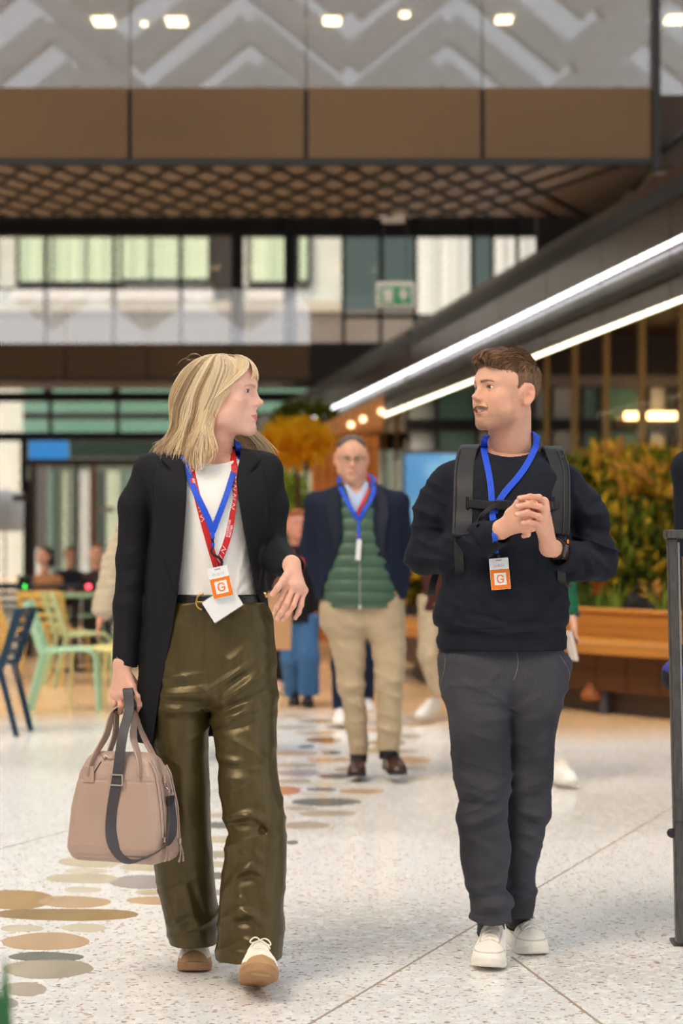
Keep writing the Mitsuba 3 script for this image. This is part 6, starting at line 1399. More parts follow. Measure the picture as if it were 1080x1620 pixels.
# sneakers
def m_cols(v, L, W):
    t = v[:, 1]/L; c = np.repeat(np.array(srgb(234, 229, 219))[None], len(v), 0)
    seam = (np.abs(t-0.74) < 0.008) | ((np.abs(np.abs(v[:, 0])-W*0.55) < 0.0025) & (t > 0.36) & (t < 0.74)) | (np.abs(v[:, 2]-0.045) < 0.0018)
    c[seam] = srgb(196, 190, 178); c[(t < 0.3) & (v[:, 2] > 0.112)] = srgb(206, 200, 188); return c
d0, d1 = gd(1540), gd(1512)
shoe(man, 'shoe', V(P(769, 1538, d0)[0], d0-0.002, 0.010), V(P(782, 1500, d0+0.27)[0], d0+0.262, 0.0), (0.05, 0.1, 1), 0.101, m_cols, boot=0.032, mats=('m_sole_white', 'm_lace'))
shoe(man, 'shoe', V(P(848, 1508, d1)[0], d1-0.02, 0.0), V(P(815, 1480, d1+0.22)[0], d1+0.225, 0.0), (0, 0, 1), 0.101, m_cols, boot=0.028, mats=('m_sole_white', 'm_lace'))
for s in (-1, 1): part(man, 'sock', tube(spline([m_ank[s]+V(0, 0, 0.06), m_ank[s]+V(0, 0.01, 0.0), m_ank[s]+V(0, 0.025, -0.05)], 8), 0.040, 16), 'm_plastic_black', True)
# wristband on his left wrist
ax = norm(ml_wr-ml_el); q = ml_wr*0.86+ml_el*0.14
u = norm(np.cross(ax, (0, 0, 1))); w3 = np.cross(ax, u); a = np.linspace(0, 2*np.pi, 33)
path = q+0.0295*(np.cos(a)[:, None]*u+np.sin(a)[:, None]*w3)
wb_ = thing('wristband', 'black rubber fitness band on the wrist of the backpack man', 'wristband')
part(wb_, 'strap', strap(path, ax, 0.019, 0.003), 'm_plastic_black', True)
f_ = norm(V(0.35, -1, -0.1)); f_ = norm(f_-ax*(f_@ax)); part(wb_, 'screen', obox(q+f_*0.0305, (0.0095, 0.018, 0.0032), np.stack([ax, np.cross(f_, ax), f_], 1), 0.002), mat('m_dark_glass', srgb(30, 30, 36), 0.12, spec=0.8))
# ------------------------------------------------------------------ lanyards with visitor cards, backpack, bag
YB = w.d
def wt(p): return np.minimum(w_top_f(p), w_bz_f(p))
def w_all(p): return np.minimum(wt(p), smin(neck_sdf(to_head(p), WO, wneck)*WS, 1.0*np.ones(len(p), f4), 0.001))
# the woman's two lanyards and her card
lw = thing('lanyard', 'blue lanyard with white and orange G visitor card around the neck of the blonde woman', 'lanyard')
lr = thing('lanyard', 'red patterned lanyard with white lettering worn by the blonde woman, blank card at its end', 'lanyard')
def neckline(pts, fn, d0, lift): return np.array([front(fn, x, y, d0, lift) for x, y in pts])
def band(root, name, pts, fn, d0, lift, width, m, side=(1, 0.1, 0.12), n=40, back=None, thick=0.0016):
    pth = spline(neckline(pts, fn, d0, lift), n)
    if back is not None: pth = np.vstack([pth, spline([pth[-1]]+[np.asarray(b) for b in back], 12)[1:]])
    return part(root, name, strap(pth, side, width, thick), m, True), pth
back_l = [w.p(291, 712, -0.01), w.p(300, 702, 0.05), w.p(322, 698, 0.10)]; back_r = [w.p(377, 704, 0.0), w.p(370, 698, 0.05), w.p(345, 697, 0.10)]
join_y = w.p(337, 832, 0)
band(lw, 'strap', [(336, 842), (325, 812), (312, 785), (299, 752), (290, 724)], w_all, w.d, 0.008, 0.017, 'm_lanyard_blue', back=back_l)
band(lw, 'strap', [(336, 842), (346, 816), (357, 786), (366, 758), (375, 722)], w_all, w.d, 0.008, 0.016, 'm_lanyard_blue', (1, -0.1, -0.1), back=back_r)
_, rp1 = band(lr, 'strap', [(342, 896), (333, 866), (322, 826), (313, 790), (305, 755), (300, 730)], w_all, w.d, 0.004, 0.0175, 'm_lanyard_red', back=[w.p(299, 716, 0.0), w.p(304, 706, 0.05), w.p(324, 701, 0.095)])
_, rp2 = band(lr, 'strap', [(342, 896), (352, 874), (362, 843), (368, 806), (371, 770), (370, 735)], w_all, w.d, 0.004, 0.0175, 'm_lanyard_red', (1, -0.1, 0.1), back=[w.p(367, 715, 0.01), w.p(362, 705, 0.05), w.p(346, 700, 0.095)])
mat('m_print_white', srgb(240, 232, 230), 0.6)
def print_on(root, pth, side, items):
    """Raised print along a strap: (start m, 'text', height) or (start m, 'zig', length)."""
    s = np.r_[0, np.cumsum(np.linalg.norm(np.diff(pth, axis=0), axis=1))]
    def at(t): return np.array([np.interp(t, s, pth[:, k]) for k in range(3)])
    for t0, what, h, *off in items:
        if what == 'zig':
            ms = []
            for i in range(int(h/0.0065)):
                t = t0+0.0065*i; q, f = at(t), norm(at(t+0.004)-at(t)); sd = norm(np.asarray(side)-f*(np.asarray(side)@f)); n = np.cross(sd, f); n = n if n[1] < 0 else -n
                if i % 4 == 3: continue
                ms.append(bar(q+n*0.0014-sd*0.0058+f*(0.001 if i % 2 else 0.008), q+n*0.0014+sd*0.0058+f*(0.008 if i % 2 else 0.001), 0.0016, 0.0005, up=n))
            if ms: part(root, 'zigzag_print', cat(ms), 'm_print_white')
        else:
            L = 0.0; m = meshkit.text_mesh(what, h, 0.0004, True); L = m.bounds[1][0]
            q, q2 = at(t0), at(t0+L); f = norm(q2-q); sd = norm(np.asarray(side)-f*(np.asarray(side)@f)); n = np.cross(sd, f); n = n if n[1] < 0 else -n
            uy = np.cross(n, f); part(root, 'lettering', text_on(what, h, (q+q2)/2+n*0.0013+uy*(off[0] if off else 0), f, uy, 0.0004, True), 'm_print_white')
    return at
print_on(lr, rp2, (1, -0.1, 0.1), [(0.012, 'zig', 0.058), (0.085, 'ADVANTAGE', 0.0056, 0.0036), (0.085, 'AUSTRIA', 0.0056, -0.0040), (0.16, 'zig', 0.10)])
print_on(lr, rp1[::-1], (1, 0.1, 0.12), [(0.100, 'ADVANTAGE', 0.0062), (0.165, 'zig', 0.05), (0.232, 'AUSTRIA', 0.0062), (0.285, 'zig', 0.08)])
k1, k2 = front(w_all, 336, 842, w.d, 0.010), front(w_all, 337, 862, w.d, 0.012)
part(lw, 'tie', bar(k1+V(0, 0, 0.002), k1-V(-0.001, 0, 0.018), 0.010, 0.004, up=(0, 1, 0), r=0.001), 'm_lanyard_blue'); part(lw, 'buckle', bar(k1-V(0, 0, 0.016), k1-V(-0.001, 0, 0.030), 0.007, 0.004, up=(0, 1, 0), r=0.001), 'm_plastic_black')
part(lw, 'loop', bar(k1-V(-0.001, 0, 0.028), k1-V(-0.001, 0, 0.040), 0.009, 0.004, up=(0, 1, 0), r=0.001), 'm_lanyard_blue')
ct = front(w_all, 343, 901, w.d, 0.016)
part(lw, 'hook', tube(spline([k1-V(-0.001, 0, 0.038), k1-V(-0.002, 0.002, 0.060), (k1*0.3+ct*0.7)+V(0.001, -0.002, 0.006), ct+V(0.004, -0.003, -0.006)], 16), 0.0030, 8), 'm_plastic_black', True)
part(lw, 'clip', bar(ct+V(0.0, -0.002, 0.014), ct+V(0.004, -0.003, -0.010), 0.009, 0.005, up=(0, 1, 0), r=0.001), 'm_plastic_black')
th = math.radians(-14)
ux, uy = V(math.cos(-th), 0.05, math.sin(-th)), V(math.sin(th)*-1*-1, 0.06, math.cos(th))
ux = norm(V(math.cos(math.radians(13)), 0.0, math.sin(math.radians(13)))); uy = norm(np.cross(V(0, -1, 0.05), ux))
lanyard_badge(lw, P(343, 897, 5.5-0.150), ux, uy, 0.0545, 0.083)
# clear holder with blank card on the red lanyard
ux2 = norm(V(math.cos(math.radians(33)), 0.0, math.sin(math.radians(33)))); uy2 = norm(np.cross(V(0, -1, 0.03), ux2))
from shapely.geometry import box as sbox
q2 = P(352, 955, 5.5-0.142)
part(lr, 'blank_card', prism(sbox(-0.043, -0.029, 0.043, 0.029).buffer(0.003), q2, ux2, uy2, 0.0018), 'm_badge_white')
part(lr, 'card_rim', cat([prism(sbox(-0.047, -0.034, 0.047, -0.0325), q2-V(0, 0.0003, 0), ux2, uy2, 0.0026), prism(sbox(-0.047, 0.0325, 0.047, 0.034), q2-V(0, 0.0003, 0), ux2, uy2, 0.0026)]), 'm_badge_grey')
part(lr, 'hook', tube(spline([front(w_all, 342, 890, w.d, 0.006), P(346, 906, 5.5-0.144), P(350, 930, 5.5-0.145)], 10), 0.0028, 8), mat('m_red_hook', srgb(150, 18, 26), 0.5), True)

# the man's lanyard
def m_all(p): return np.minimum(m_sw_f(p), neck_sdf(m_to_head(p), MO, mneck)*MS)
lm_ = thing('lanyard', 'blue lanyard with white and orange G visitor card on the black sweatshirt', 'lanyard')
_, mp1 = band(lm_, 'strap', [(781, 832), (778, 800), (776, 770), (770, 735), (766, 708)], m_all, g.d, 0.006, 0.0185, 'm_lanyard_blue', (1, 0.1, 0.05), back=[g.p(767, 694, -0.01), g.p(776, 688, 0.05), g.p(800, 690, 0.11)])
_, mp2 = band(lm_, 'strap', [(782, 812), (792, 788), (818, 756), (838, 726), (848, 704)], m_all, g.d, 0.008, 0.0185, 'm_lanyard_blue', (0.85, -0.1, -0.45), back=[g.p(848, 690, 0.0), g.p(840, 685, 0.05), g.p(812, 690, 0.115)])
band(lm_, 'strap', [(782, 820), (782, 850), (785, 875)], m_all, g.d, 0.006, 0.014, 'm_lanyard_blue', (1, 0, 0))
ct = front(m_all, 788, 884, g.d, 0.012)
part(lm_, 'clip', bar(ct+V(0, 0, 0.012), ct-V(-0.001, 0, 0.010), 0.011, 0.006, up=(0, 1, 0), r=0.0015), 'm_plastic_black')
u3 = norm(V(math.cos(math.radians(5)), -0.0, math.sin(math.radians(5)))); y3 = norm(np.cross(V(0, -1, 0.06), u3))
lanyard_badge(lm_, P(788, 883, 5.75-0.172), u3, y3, 0.0545, 0.088)

# backpack worn by the man: shoulder straps, chest strap, body behind him
bp = thing('backpack', 'black backpack worn by the man with moustache, both straps over his shoulders', 'backpack')
scene['m_strap'] = {'type': 'twosided', 'bsdf': {'type': 'principled', 'base_color': rgb(srgb(32, 32, 36)), 'roughness': 0.55, 'specular': 0.4}}
scene['m_strap_edge'] = {'type': 'twosided', 'bsdf': {'type': 'principled', 'base_color': rgb(srgb(52, 52, 56)), 'roughness': 0.5, 'specular': 0.4}}
part(bp, 'body', surf(lambda p: s_box(p, g.p(796, 850, 0.27), (0.155, 0.085, 0.235), r=0.05)-0.004*wrinkle(p, (14, 14, 10), 5), g.p(690, 1000, 0.14), g.p(900, 710, 0.40), 0.008), 'm_strap', True)
for sgn, pts in ((-1, [(731, 846), (732, 810), (733, 770), (735, 735), (740, 712)]), (1, [(884, 846), (886, 810), (886, 775), (884, 738), (876, 714)])):
    top = pts[-1]; ctr = 796
    sp, pth = band(bp, 'shoulder_strap', pts, m_sw_f, g.d, 0.007, 0.058, 'm_strap', (1, 0.25*sgn, 0), n=36, back=[g.p(top[0]-4*sgn, top[1]-6, 0.05), g.p(top[0]-6*sgn, top[1]+2, 0.12), g.p(top[0]-8*sgn, top[1]+30, 0.19)], thick=0.012)
    for o in (-0.024, 0.010, 0.026):
        put(sp+'__piping', tube(pth[:-6]+V(o, -0.0075, 0)+0*pth[:-6], 0.0016, 6), 'm_strap_edge', True)
    lp = [front(m_sw_f, x, y, g.d, 0.006) for x, y in ((pts[0][0]+2*sgn, 838), (pts[0][0]+6*sgn, 868), (pts[0][0]+4*sgn, 905))]
    part(bp, 'webbing', strap(spline(lp+[g.p(pts[0][0]+14*sgn, 925, 0.08), g.p(pts[0][0]+6*sgn, 930, 0.2)], 16), (1, 0.3*sgn, 0), 0.026, 0.003), 'm_strap', True)
    fl = front(m_sw_f, top[0]+1*sgn, top[1]+6, g.d, 0.016); part(bp, 'load_flap', obox(fl, (0.027, 0.004, 0.014), Rot.from_euler('x', -50, degrees=True).as_matrix(), 0.002), 'm_strap_edge')
    bk = front(m_sw_f, pts[0][0]+8*-sgn, 795, g.d, 0.014); part(bp, 'slider', obox(bk, (0.004, 0.004, 0.017), np.eye(3), 0.001), 'm_plastic_black')
dr_ = front(m_sw_f, 733, 718, g.d, 0.024); part(bp, 'ring', tube(spline([dr_+V(-0.009, 0, 0), dr_+V(-0.005, -0.003, -0.006), dr_+V(0.005, -0.003, -0.007), dr_+V(0.010, 0, -0.001)], 10), 0.0018, 6), 'm_metal_light', True)
cs_ = spline([front(m_sw_f, 737, 795, g.d, 0.014), front(m_sw_f, 757, 798, g.d, 0.012), front(m_sw_f, 778, 799, g.d, 0.018), front(m_sw_f, 800, 799, g.d, 0.014), front(m_sw_f, 840, 800, g.d, 0.012), front(m_sw_f, 884, 799, g.d, 0.014)], 40)
part(bp, 'chest_strap', strap(cs_, (0, 0, 1), 0.024, 0.003), 'm_strap', True)
part(bp, 'chest_tail', strap(spline([front(m_sw_f, 797, 798, g.d, 0.022), front(m_sw_f, 776, 804, g.d, 0.026), front(m_sw_f, 762, 816, g.d, 0.024), front(m_sw_f, 755, 829, g.d, 0.02)], 20), (0.5, 0, 1), 0.014, 0.003), 'm_strap', True)
part(bp, 'chest_buckle', obox(front(m_sw_f, 794, 799, g.d, 0.022), (0.018, 0.006, 0.014), np.eye(3), 0.003), 'm_plastic_black')
part(bp, 'orange_tab', obox(front(m_sw_f, 898, 857, g.d, 0.004), (0.003, 0.004, 0.006), np.eye(3), 0.001), 'm_badge_orange')
part(bp, 'side_strap', strap(spline([g.p(690, 905, 0.06), g.p(684, 925, 0.08), g.p(682, 942, 0.12)], 10), (1, 0.3, 0), 0.022, 0.003), 'm_strap', True)

# the beige bag in the woman's right hand
bag = thing('handbag', 'beige pink leather bag with dark strap hanging from the hand of the blonde woman', 'handbag')
scene['m_bag'] = {'type': 'twosided', 'bsdf': {'type': 'bumpmap', 'arbitrary': mikit.proc(lambda p, n, uv: noise(p.x*700, p.y*700, p.z*700), 0.001), 'scale': 0.0003, 'bsdf': {'type': 'principled', 'base_color': mikit.proc(lambda p, n, uv: mix(srgb(178, 152, 138), srgb(166, 140, 126), fbm(p.x*12, p.y*12, p.z*12, 2))), 'roughness': 0.42, 'specular': 0.45}}}
mat('m_bag_strap', srgb(62, 60, 64), 0.5); mat('m_bag_dark', srgb(44, 40, 40), 0.6); mat('m_zip', srgb(214, 204, 196), 0.25, metallic=0.8); mat('m_bag_seam', srgb(150, 116, 98), 0.6)
B = Figure(5.38); bo = B.d
# seen three quarters: the broad face looks to the left front, the gusset to the right front
bd = norm(V(0.92, -0.39, 0)); bn_ = norm(V(-0.39, -0.92, 0))        # along the broad face, and out of it
C0 = B.p(196, 1275, 0.02)
Rb = np.stack([bd, -bn_, V(0, 0, 1)], 1)                              # local x along, y into the bag, z up
def b_loc(p): return ((p-C0.astype(f4))@Rb.astype(f4)).astype(f4)
BH = 0.147
def bag_f(p):
    q = b_loc(p); z = q[:, 2]; t = np.clip((z+BH)/(2*BH), 0, 1)
    hx = np.interp(t, [0, 0.12, 0.5, 0.8, 1.0], [0.136, 0.146, 0.138, 0.122, 0.100]).astype(f4)
    hy = np.interp(t, [0, 0.15, 0.5, 0.8, 1.0], [0.066, 0.073, 0.064, 0.050, 0.030]).astype(f4)
    a, b = np.abs(q[:, 0])-hx+0.028, np.abs(q[:, 1])-hy+0.028
    d = np.sqrt(np.maximum(a, 0)**2+np.maximum(b, 0)**2)+np.minimum(np.maximum(a, b), 0)-0.028
    d = smax(d, np.abs(z)-f4(BH), 0.03)
    d = d-0.0035*wrinkle(p, (14, 14, 8), 9)
    # seam of the top panel, and soft creases at the end
    zs = 0.074-0.10*np.clip(q[:, 0], -0.2, 0.2)**2; d = d+0.0022*np.exp(-((z-zs)/0.0016)**2)*(q[:, 1] < 0)
    d = d+0.002*np.exp(-((z+BH*0.86-0.02*q[:, 0])/0.0016)**2)
    end = (q[:, 0] > hx*0.80)
    d = d+end*(0.010*np.exp(-((q[:, 1]-0.008+0.02*z)/0.012)**2)*np.clip((z+0.10)/0.1, 0, 1)*np.clip((0.14-z)/0.05, 0, 1)).astype(f4)
    return d
bagk = part(bag, 'body', surf(bag_f, C0-V(.2, .2, .17), C0+V(.2, .2, .17), 0.003), 'm_bag', True)
def bpnt(x, y, z): return C0+Rb@V(x, y, z)
# front pocket panel slightly proud
def on_bag(x, z, lift=0.002, face=-1):
    t = np.clip((z+BH)/(2*BH), 0, 1); y = np.linspace(face*0.10, 0, 160); q = np.array([bpnt(x, k, z) for k in y], f4); s = bag_f(q); i = np.argmax(s < 0)
    return bpnt(x, y[i]+face*lift, z)
def on_end(y, z, lift=0.002):
    xs = np.linspace(0.18, 0.0, 200); q = np.array([bpnt(k, y, z) for k in xs], f4); s = bag_f(q); i = np.argmax(s < 0)
    return bpnt(xs[i]+lift, y, z)
# zips on the gusset edges with pulls
for y0, zt in ((-0.040, 0.128), (0.040, 0.112)):
    zz = np.linspace(zt, -0.072 if y0 < 0 else -0.085, 26)
    pth = np.array([on_end(y0*(1-0.35*max(0, z/0.15)), z, 0.001) for z in zz])
    part(bag, 'zip', strap(pth, Rb@V(0, 1, 0), 0.0052, 0.0032), 'm_zip', True)
    for o in (-0.0075, 0.0075): part(bag, 'zip_welt', tube(pth+Rb@V(0.001, o, 0), 0.0030, 6), 'm_bag', True)
    e = pth[-1]; sl = part(bag, 'zip_pull', obox(e+Rb@V(0.004, 0, -0.006), (0.004, 0.005, 0.008), Rb, 0.0015), 'm_metal_light')
    for o in (-1, 1): put(sl+'__cord', tube(spline([e+Rb@V(0.005, 0, -0.012), e+Rb@V(0.010, 0.006*o, -0.036), e+Rb@V(0.008, 0.013*o, -0.062)], 8), [0.0022]*6+[0.003, 0.0034], 6), 'm_bag', True)
# rolled top handles from both faces up into the hand
grip = (WRm[1]+WRm[2])/2+V(0.004, 0.02, -0.052)
hz = w.p(198, 1118, -0.012)
mat('m_bag_lining', srgb(36, 34, 36), 0.6)
for f_, y_ in ((-1, -0.030), (1, 0.030)):
    a0, a1 = on_bag(-0.072, 0.118, 0.002, f_), on_bag(0.070, 0.118, 0.002, f_)
    top = hz+Rb@V(0, y_*0.25, 0.004)
    pth = spline([on_bag(-0.078, 0.085, 0.003, f_), a0+V(0, 0, 0.012), a0*0.45+top*0.55+Rb@V(-0.008, 0, 0.0), top+Rb@V(-0.022, 0, -0.008), top, top+Rb@V(0.022, 0, -0.008), a1*0.45+top*0.55+Rb@V(0.008, 0, 0), a1+V(0, 0, 0.012), on_bag(0.078, 0.085, 0.003, f_)], 44)
    h = part(bag, 'handle', strap(pth, Rb@V(0, 1, 0)+0*pth[:, :1]*0, 0.026, 0.006), 'm_bag', True)
    put(h+'__lining', strap(pth[6:-6]+V(0, 0, -0.0042), Rb@V(0, 1, 0), 0.024, 0.002), 'm_bag_lining', True)
    q = on_bag(-0.078, 0.088, 0.006, f_); put(h+'__tab', obox(q, (0.017, 0.002, 0.022), Rb, 0.001), 'm_bag')
# shoulder strap looping over the hand, down the front and round to the gusset ring
sl_top = WRm[0]*0.5+WRm[1]*0.5+V(0.000, -0.012, 0.010)
pth = spline([on_bag(0.085, 0.10, 0.01, 1)+V(0, 0.03, 0.02), w.p(213, 1135, 0.02), w.p(209, 1110, -0.040), sl_top+V(0.0, -0.010, -0.004), w.p(204, 1112, -0.080), w.p(197, 1150, -0.125), on_bag(0.012, 0.085, 0.010), on_bag(0.004, 0.03, 0.006), on_bag(0.000, -0.045, 0.005), on_bag(0.020, -0.105, 0.006), on_bag(0.060, -0.135, 0.009), on_bag(0.100, -0.125, 0.012), on_end(-0.045, -0.085, 0.014), on_end(-0.010, -0.030, 0.016), on_end(0.002, 0.022, 0.016)], 110)
sd = np.repeat((Rb@V(1, 0, 0))[None], 110, 0); tt_ = np.linspace(0, 1, 110)[:, None]
sd = sd*(tt_ < 0.62)+np.clip((tt_-0.62)/0.2, 0, 1)*(Rb@V(0.15, 1, 0.3))+sd*0*(tt_ > 0.62)+(tt_ >= 0.62)*(1-np.clip((tt_-0.62)/0.2, 0, 1))*(Rb@V(1, 0, 0))
st_ = part(bag, 'shoulder_strap', strap(pth, sd, 0.030, 0.0030), 'm_bag_strap', True)
bq = on_bag(0.012, 0.078, 0.016)
put(st_+'__slider', cat([bar(bq+Rb@V(-0.020, 0, s*0.014), bq+Rb@V(0.020, 0, s*0.014), 0.003, 0.004) for s in (-1, 1)]+[bar(bq+Rb@V(s*0.020, 0, -0.015), bq+Rb@V(s*0.020, 0, 0.015), 0.003, 0.004) for s in (-1, 1)]), 'm_metal_light')
e0 = pth[-1]
put(st_+'__strap_end', obox(e0, (0.004, 0.017, 0.012), Rb, 0.001), 'm_bag_dark')
def ring_(c, r, rr, axis): 
    a = np.linspace(0, 2*np.pi, 25); u = norm(np.cross(axis, (0, 0, 1))); v_ = np.cross(axis, u)
    return tube(c+r*(np.cos(a)[:, None]*u+np.sin(a)[:, None]*v_), rr, 6)
ringc = on_end(0.002, 0.066, 0.010)
part(bag, 'ring', cat([ring_(ringc, 0.009, 0.0018, Rb@V(1, 0, 0)), ring_(e0+V(0, 0, 0.018), 0.010, 0.0018, Rb@V(1, 0, 0))]), 'm_metal_light', True)
part(bag, 'snap_hook', cat([tube([ringc-V(0, 0, 0.010), (ringc+e0)/2+V(0, 0, 0.006), e0+V(0, 0, 0.026)], 0.0028, 8)]), 'm_metal_light', True)
part(bag, 'ring_tab', obox(ringc+V(0, 0, 0.012), (0.003, 0.008, 0.012), Rb, 0.001), 'm_bag')
fh = on_bag(-0.040, 0.128, 0.004); part(bag, 'front_hook', cat([tube([fh+V(0, 0, 0.012), fh+Rb@V(0.016, -0.002, 0.004), fh+Rb@V(0.030, -0.002, 0.010)], 0.0026, 6), trimesh.creation.icosphere(2, 0.0055).apply_translation(fh+V(0, 0, 0.006))]), 'm_metal_light', True)
part(bag, 'dart', tube(spline([on_bag(-0.048, 0.122, 0.001), on_bag(-0.060, 0.10, 0.001), on_bag(-0.074, 0.065, 0.001)], 10), 0.0016, 6), 'm_bag_lining')
# ------------------------------------------------------------------ the people farther back
def cloth(name, col, rough=0.8, bump=None):
    if name not in scene: mat(name, lambda p, n, uv: mix(srgb(*col), srgb(*[int(x*0.86) for x in col]), fbm(p.x*30, p.y*30, p.z*30, 2)), rough, spec=0.25)
    return name
def walker(label, d, head, face, sc, j, top, legs, shoe_c, skin=(216, 164, 138), hair=None, hair_kind='short', open_top=None, sleeve=(0.052, 0.046, 0.036), leg_r=(0.085, 0.068, 0.060), torso=None, seated=False, hem=None, h=0.0075, puff=0, shoes=True, group=None, extra_head=None, brow=(90, 66, 48), leg_hem=None):
    """j: joints in picture points with an offset in depth: sh_l, el_l, wr_l, sh_r, el_r, wr_r, hip_l ... (l: left in the picture). torso: loft rows."""
    f = Figure(d); r = thing('person', label, 'person', group)
    J = {k: f.p(*v) for k, v in j.items()}
    H = f.p(*head); R = frame_of(face); o = dict(skin=skin, brow_c=brow, iris=(80, 80, 76), lips=0.9, neck=0.052); o.update(extra_head or {})
    tl = lambda p: (((p-H.astype(f4))@R.astype(f4))/f4(sc)).astype(f4)
    nb = ((f.p(head[0], head[1], 0)*V(0, 0, 1)+V((J['sh_l']+J['sh_r'])[0]/2, (J['sh_l']+J['sh_r'])[1]/2+0.01, J['sh_l'][2]*0.5+J['sh_r'][2]*0.5)*V(1, 1, 0)-V(0, 0, 0.185*sc)-H)@R)/sc
    hf = lambda p: sc*smin(head_sdf(tl(p), o), neck_sdf(tl(p), o, nb), 0.02)
    TB = f.loft(torso, 2.4)
    def arms(p, rs, upto=1.0):
        q = None
        for s in 'lr':
            w_ = J['el_'+s]*(1-upto)+J['wr_'+s]*upto
            e = s_chain(p, [J['sh_'+s], J['el_'+s], w_], [rs[0]*sc, rs[1]*sc, rs[2]*sc], 0.03); q = e if q is None else np.minimum(q, e)
        return q
    def lg(p, rs):
        q = None
        for s in 'lr':
            e = s_chain(p, [J['hip_'+s], J['kn_'+s], J['an_'+s]], [x*sc for x in rs], 0.03); q = e if q is None else smin(q, e, 0.02)
        return q
    def hands(p):
        q = None
        for s in 'lr':
            if 'hide_'+s in j: continue
            a = norm(J['wr_'+s]-J['el_'+s]); W_ = J['wr_'+s]; sd = norm(np.cross(a, (0, 1, 0.01))); 
            n_ = np.cross(sd, a)
            e = s_cone(p, W_-a*0.04*sc, W_, 0.026*sc, 0.024*sc)
            e = smin(e, s_box(p, W_+a*0.045*sc, V(0.016, 0.036, 0.040)*sc, np.stack([sd, n_, a], 1), 0.012), 0.02)
            for i in range(4):
                k = W_+a*0.085*sc+n_*(0.027-0.018*i)*sc; m_ = k+a*0.035*sc+sd*0.006*sc; t_ = m_+a*(0.030-0.006*(i in (0, 3)))*sc+sd*0.014*sc
                e = smin(e, s_chain(p, [k-a*0.01, k, m_, t_], [0.0095*sc, 0.0092*sc, 0.0085*sc, 0.0072*sc], 0.004), 0.005)
            e = smin(e, s_chain(p, [W_+a*0.015*sc+n_*0.025*sc, W_+a*0.055*sc+n_*0.048*sc, W_+a*0.088*sc+n_*0.050*sc], [0.013*sc, 0.011*sc, 0.0085*sc], 0.006), 0.01)
            q = e if q is None else np.minimum(q, e)
        return q if q is not None else np.full(len(p), 9, f4)
    pts = np.array(list(J.values())); lo, hi = pts.min(0)-0.16, pts.max(0)+0.16
    core = lambda p: np.minimum(smin(smin(TB(p, -0.02), arms(p, (0.036, 0.03, 0.022)), 0.03), lg(p, (0.065, 0.042, 0.030)), 0.02), hands(p))
    ms = [surf(hf, H-V(.15, .15, .21)*sc, H+V(.15, .15, .15)*sc, 0.0042 if d < 20 else 0.007), surf(core, lo-V(0, 0, 0.0), hi, h*1.15)]
    M = join(ms); v = np.asarray(M.vertices); hq = tl(v.astype(f4)).astype(float)
    inh = (np.abs(hq[:, 0]) < 0.1) & (hq[:, 2] > -0.115) & (np.abs(hq[:, 1]) < 0.16)
    c = np.repeat(np.array(srgb(*skin))[None], len(v), 0); c[inh] = head_paint(hq[inh], o); part(r, 'body', M, 'm_skin', True, color=c)
    if d < 20:
        for s in (-1, 1):
            e, ec = eyeball(s, o, (0, 1, -0.1)); e.vertices = np.asarray(e.vertices)*sc@R.T+H; part(r, 'eye', e, 'm_eye', True, color=ec)
    if hair:
        fn = {'short': short_hair_sdf, 'receding': lambda p: smax(short_hair_sdf(p, 0.004, 0.004), (p[:, 1]-0.040-0.2*np.abs(p[:, 0])).astype(f4), 0.01), 'long': long_hair_base}[hair_kind]
        m = surf(fn, (-.1, -.13, -.15), (.1, .12, .17), 0.0045); vv = np.array(m.vertices)
        hc = streaks(vv, hair, [int(x*0.75) for x in hair], [int(x*0.55) for x in hair]); m.vertices = (vv*sc)@R.T+H; part(r, 'hair', m, 'm_hair', True, color=hc)
    hz = f.p(0, hem)[2] if hem else None
    def topf(p):
        a = arms(p, sleeve, 0.93)
        q = smin(TB(p), a, 0.035)
        for s in 'lr': q = smin(q, s_cone(p, (J['sh_l']+J['sh_r'])/2*0.35+J['sh_'+s]*0.65+V(0, 0.0, 0.005), J['sh_'+s], 0.055*sc, sleeve[0]*sc), 0.03)
        wv = 0.006*wrinkle(p, (9, 9, 8), int(d*7))
        if puff: wv = wv+0.007*np.abs(np.sin(p[:, 2]*puff))
        q = q-wv
        if hz is not None: q = smax(q, (hz-p[:, 2]).astype(f4)-9*(np.minimum(s_ball(p, J['wr_l'], 0.16), s_ball(p, J['wr_r'], 0.16)) < 0), 0.006)
        q = smax(q, -s_cone(p, f.p(head[0], head[1], 0)+V(0, 0, -0.12*sc), f.p(head[0], head[1], -0.05)+V(0, 0, 0.10), 0.050*sc, 0.075*sc), 0.004)
        if open_top is not None: q = smax(q, -np.maximum(in_poly(np.stack([p[:, 0], p[:, 2]], 1).astype(f4), f.poly(open_top)), p[:, 1]-f4(d)), 0.004)
        return q
    tk = part(r, 'top', surf(topf, lo, hi, h), top, True)
    if legs:
        def legf(p):
            q = lg(p, leg_r)-0.007*wrinkle(p, (8, 8, 6), int(d*5)); hp = (J['hip_l']+J['hip_r'])/2
            q = smin(q, s_ell(p, hp+V(0, 0, 0.05), (0.165*sc, 0.115*sc, 0.15*sc)), 0.04)
            q = smax(q, p[:, 2]-f4(hp[2]+0.17), 0.01) if hz is None else smax(q, p[:, 2]-f4(max(hz+0.05, hp[2]+0.06)), 0.01)
            for s in 'lr':
                a = norm(J['an_'+s]-J['kn_'+s]); q = smax(q, np.where(s_ball(p, J['an_'+s], 0.17) < 0, (p-(J['an_'+s]-a*(leg_hem or 0.0)).astype(f4))@a.astype(f4), -1), 0.004)
            return q
        part(r, 'trousers', surf(legf, lo-V(0, 0, 0.05), hi, h), legs, True)
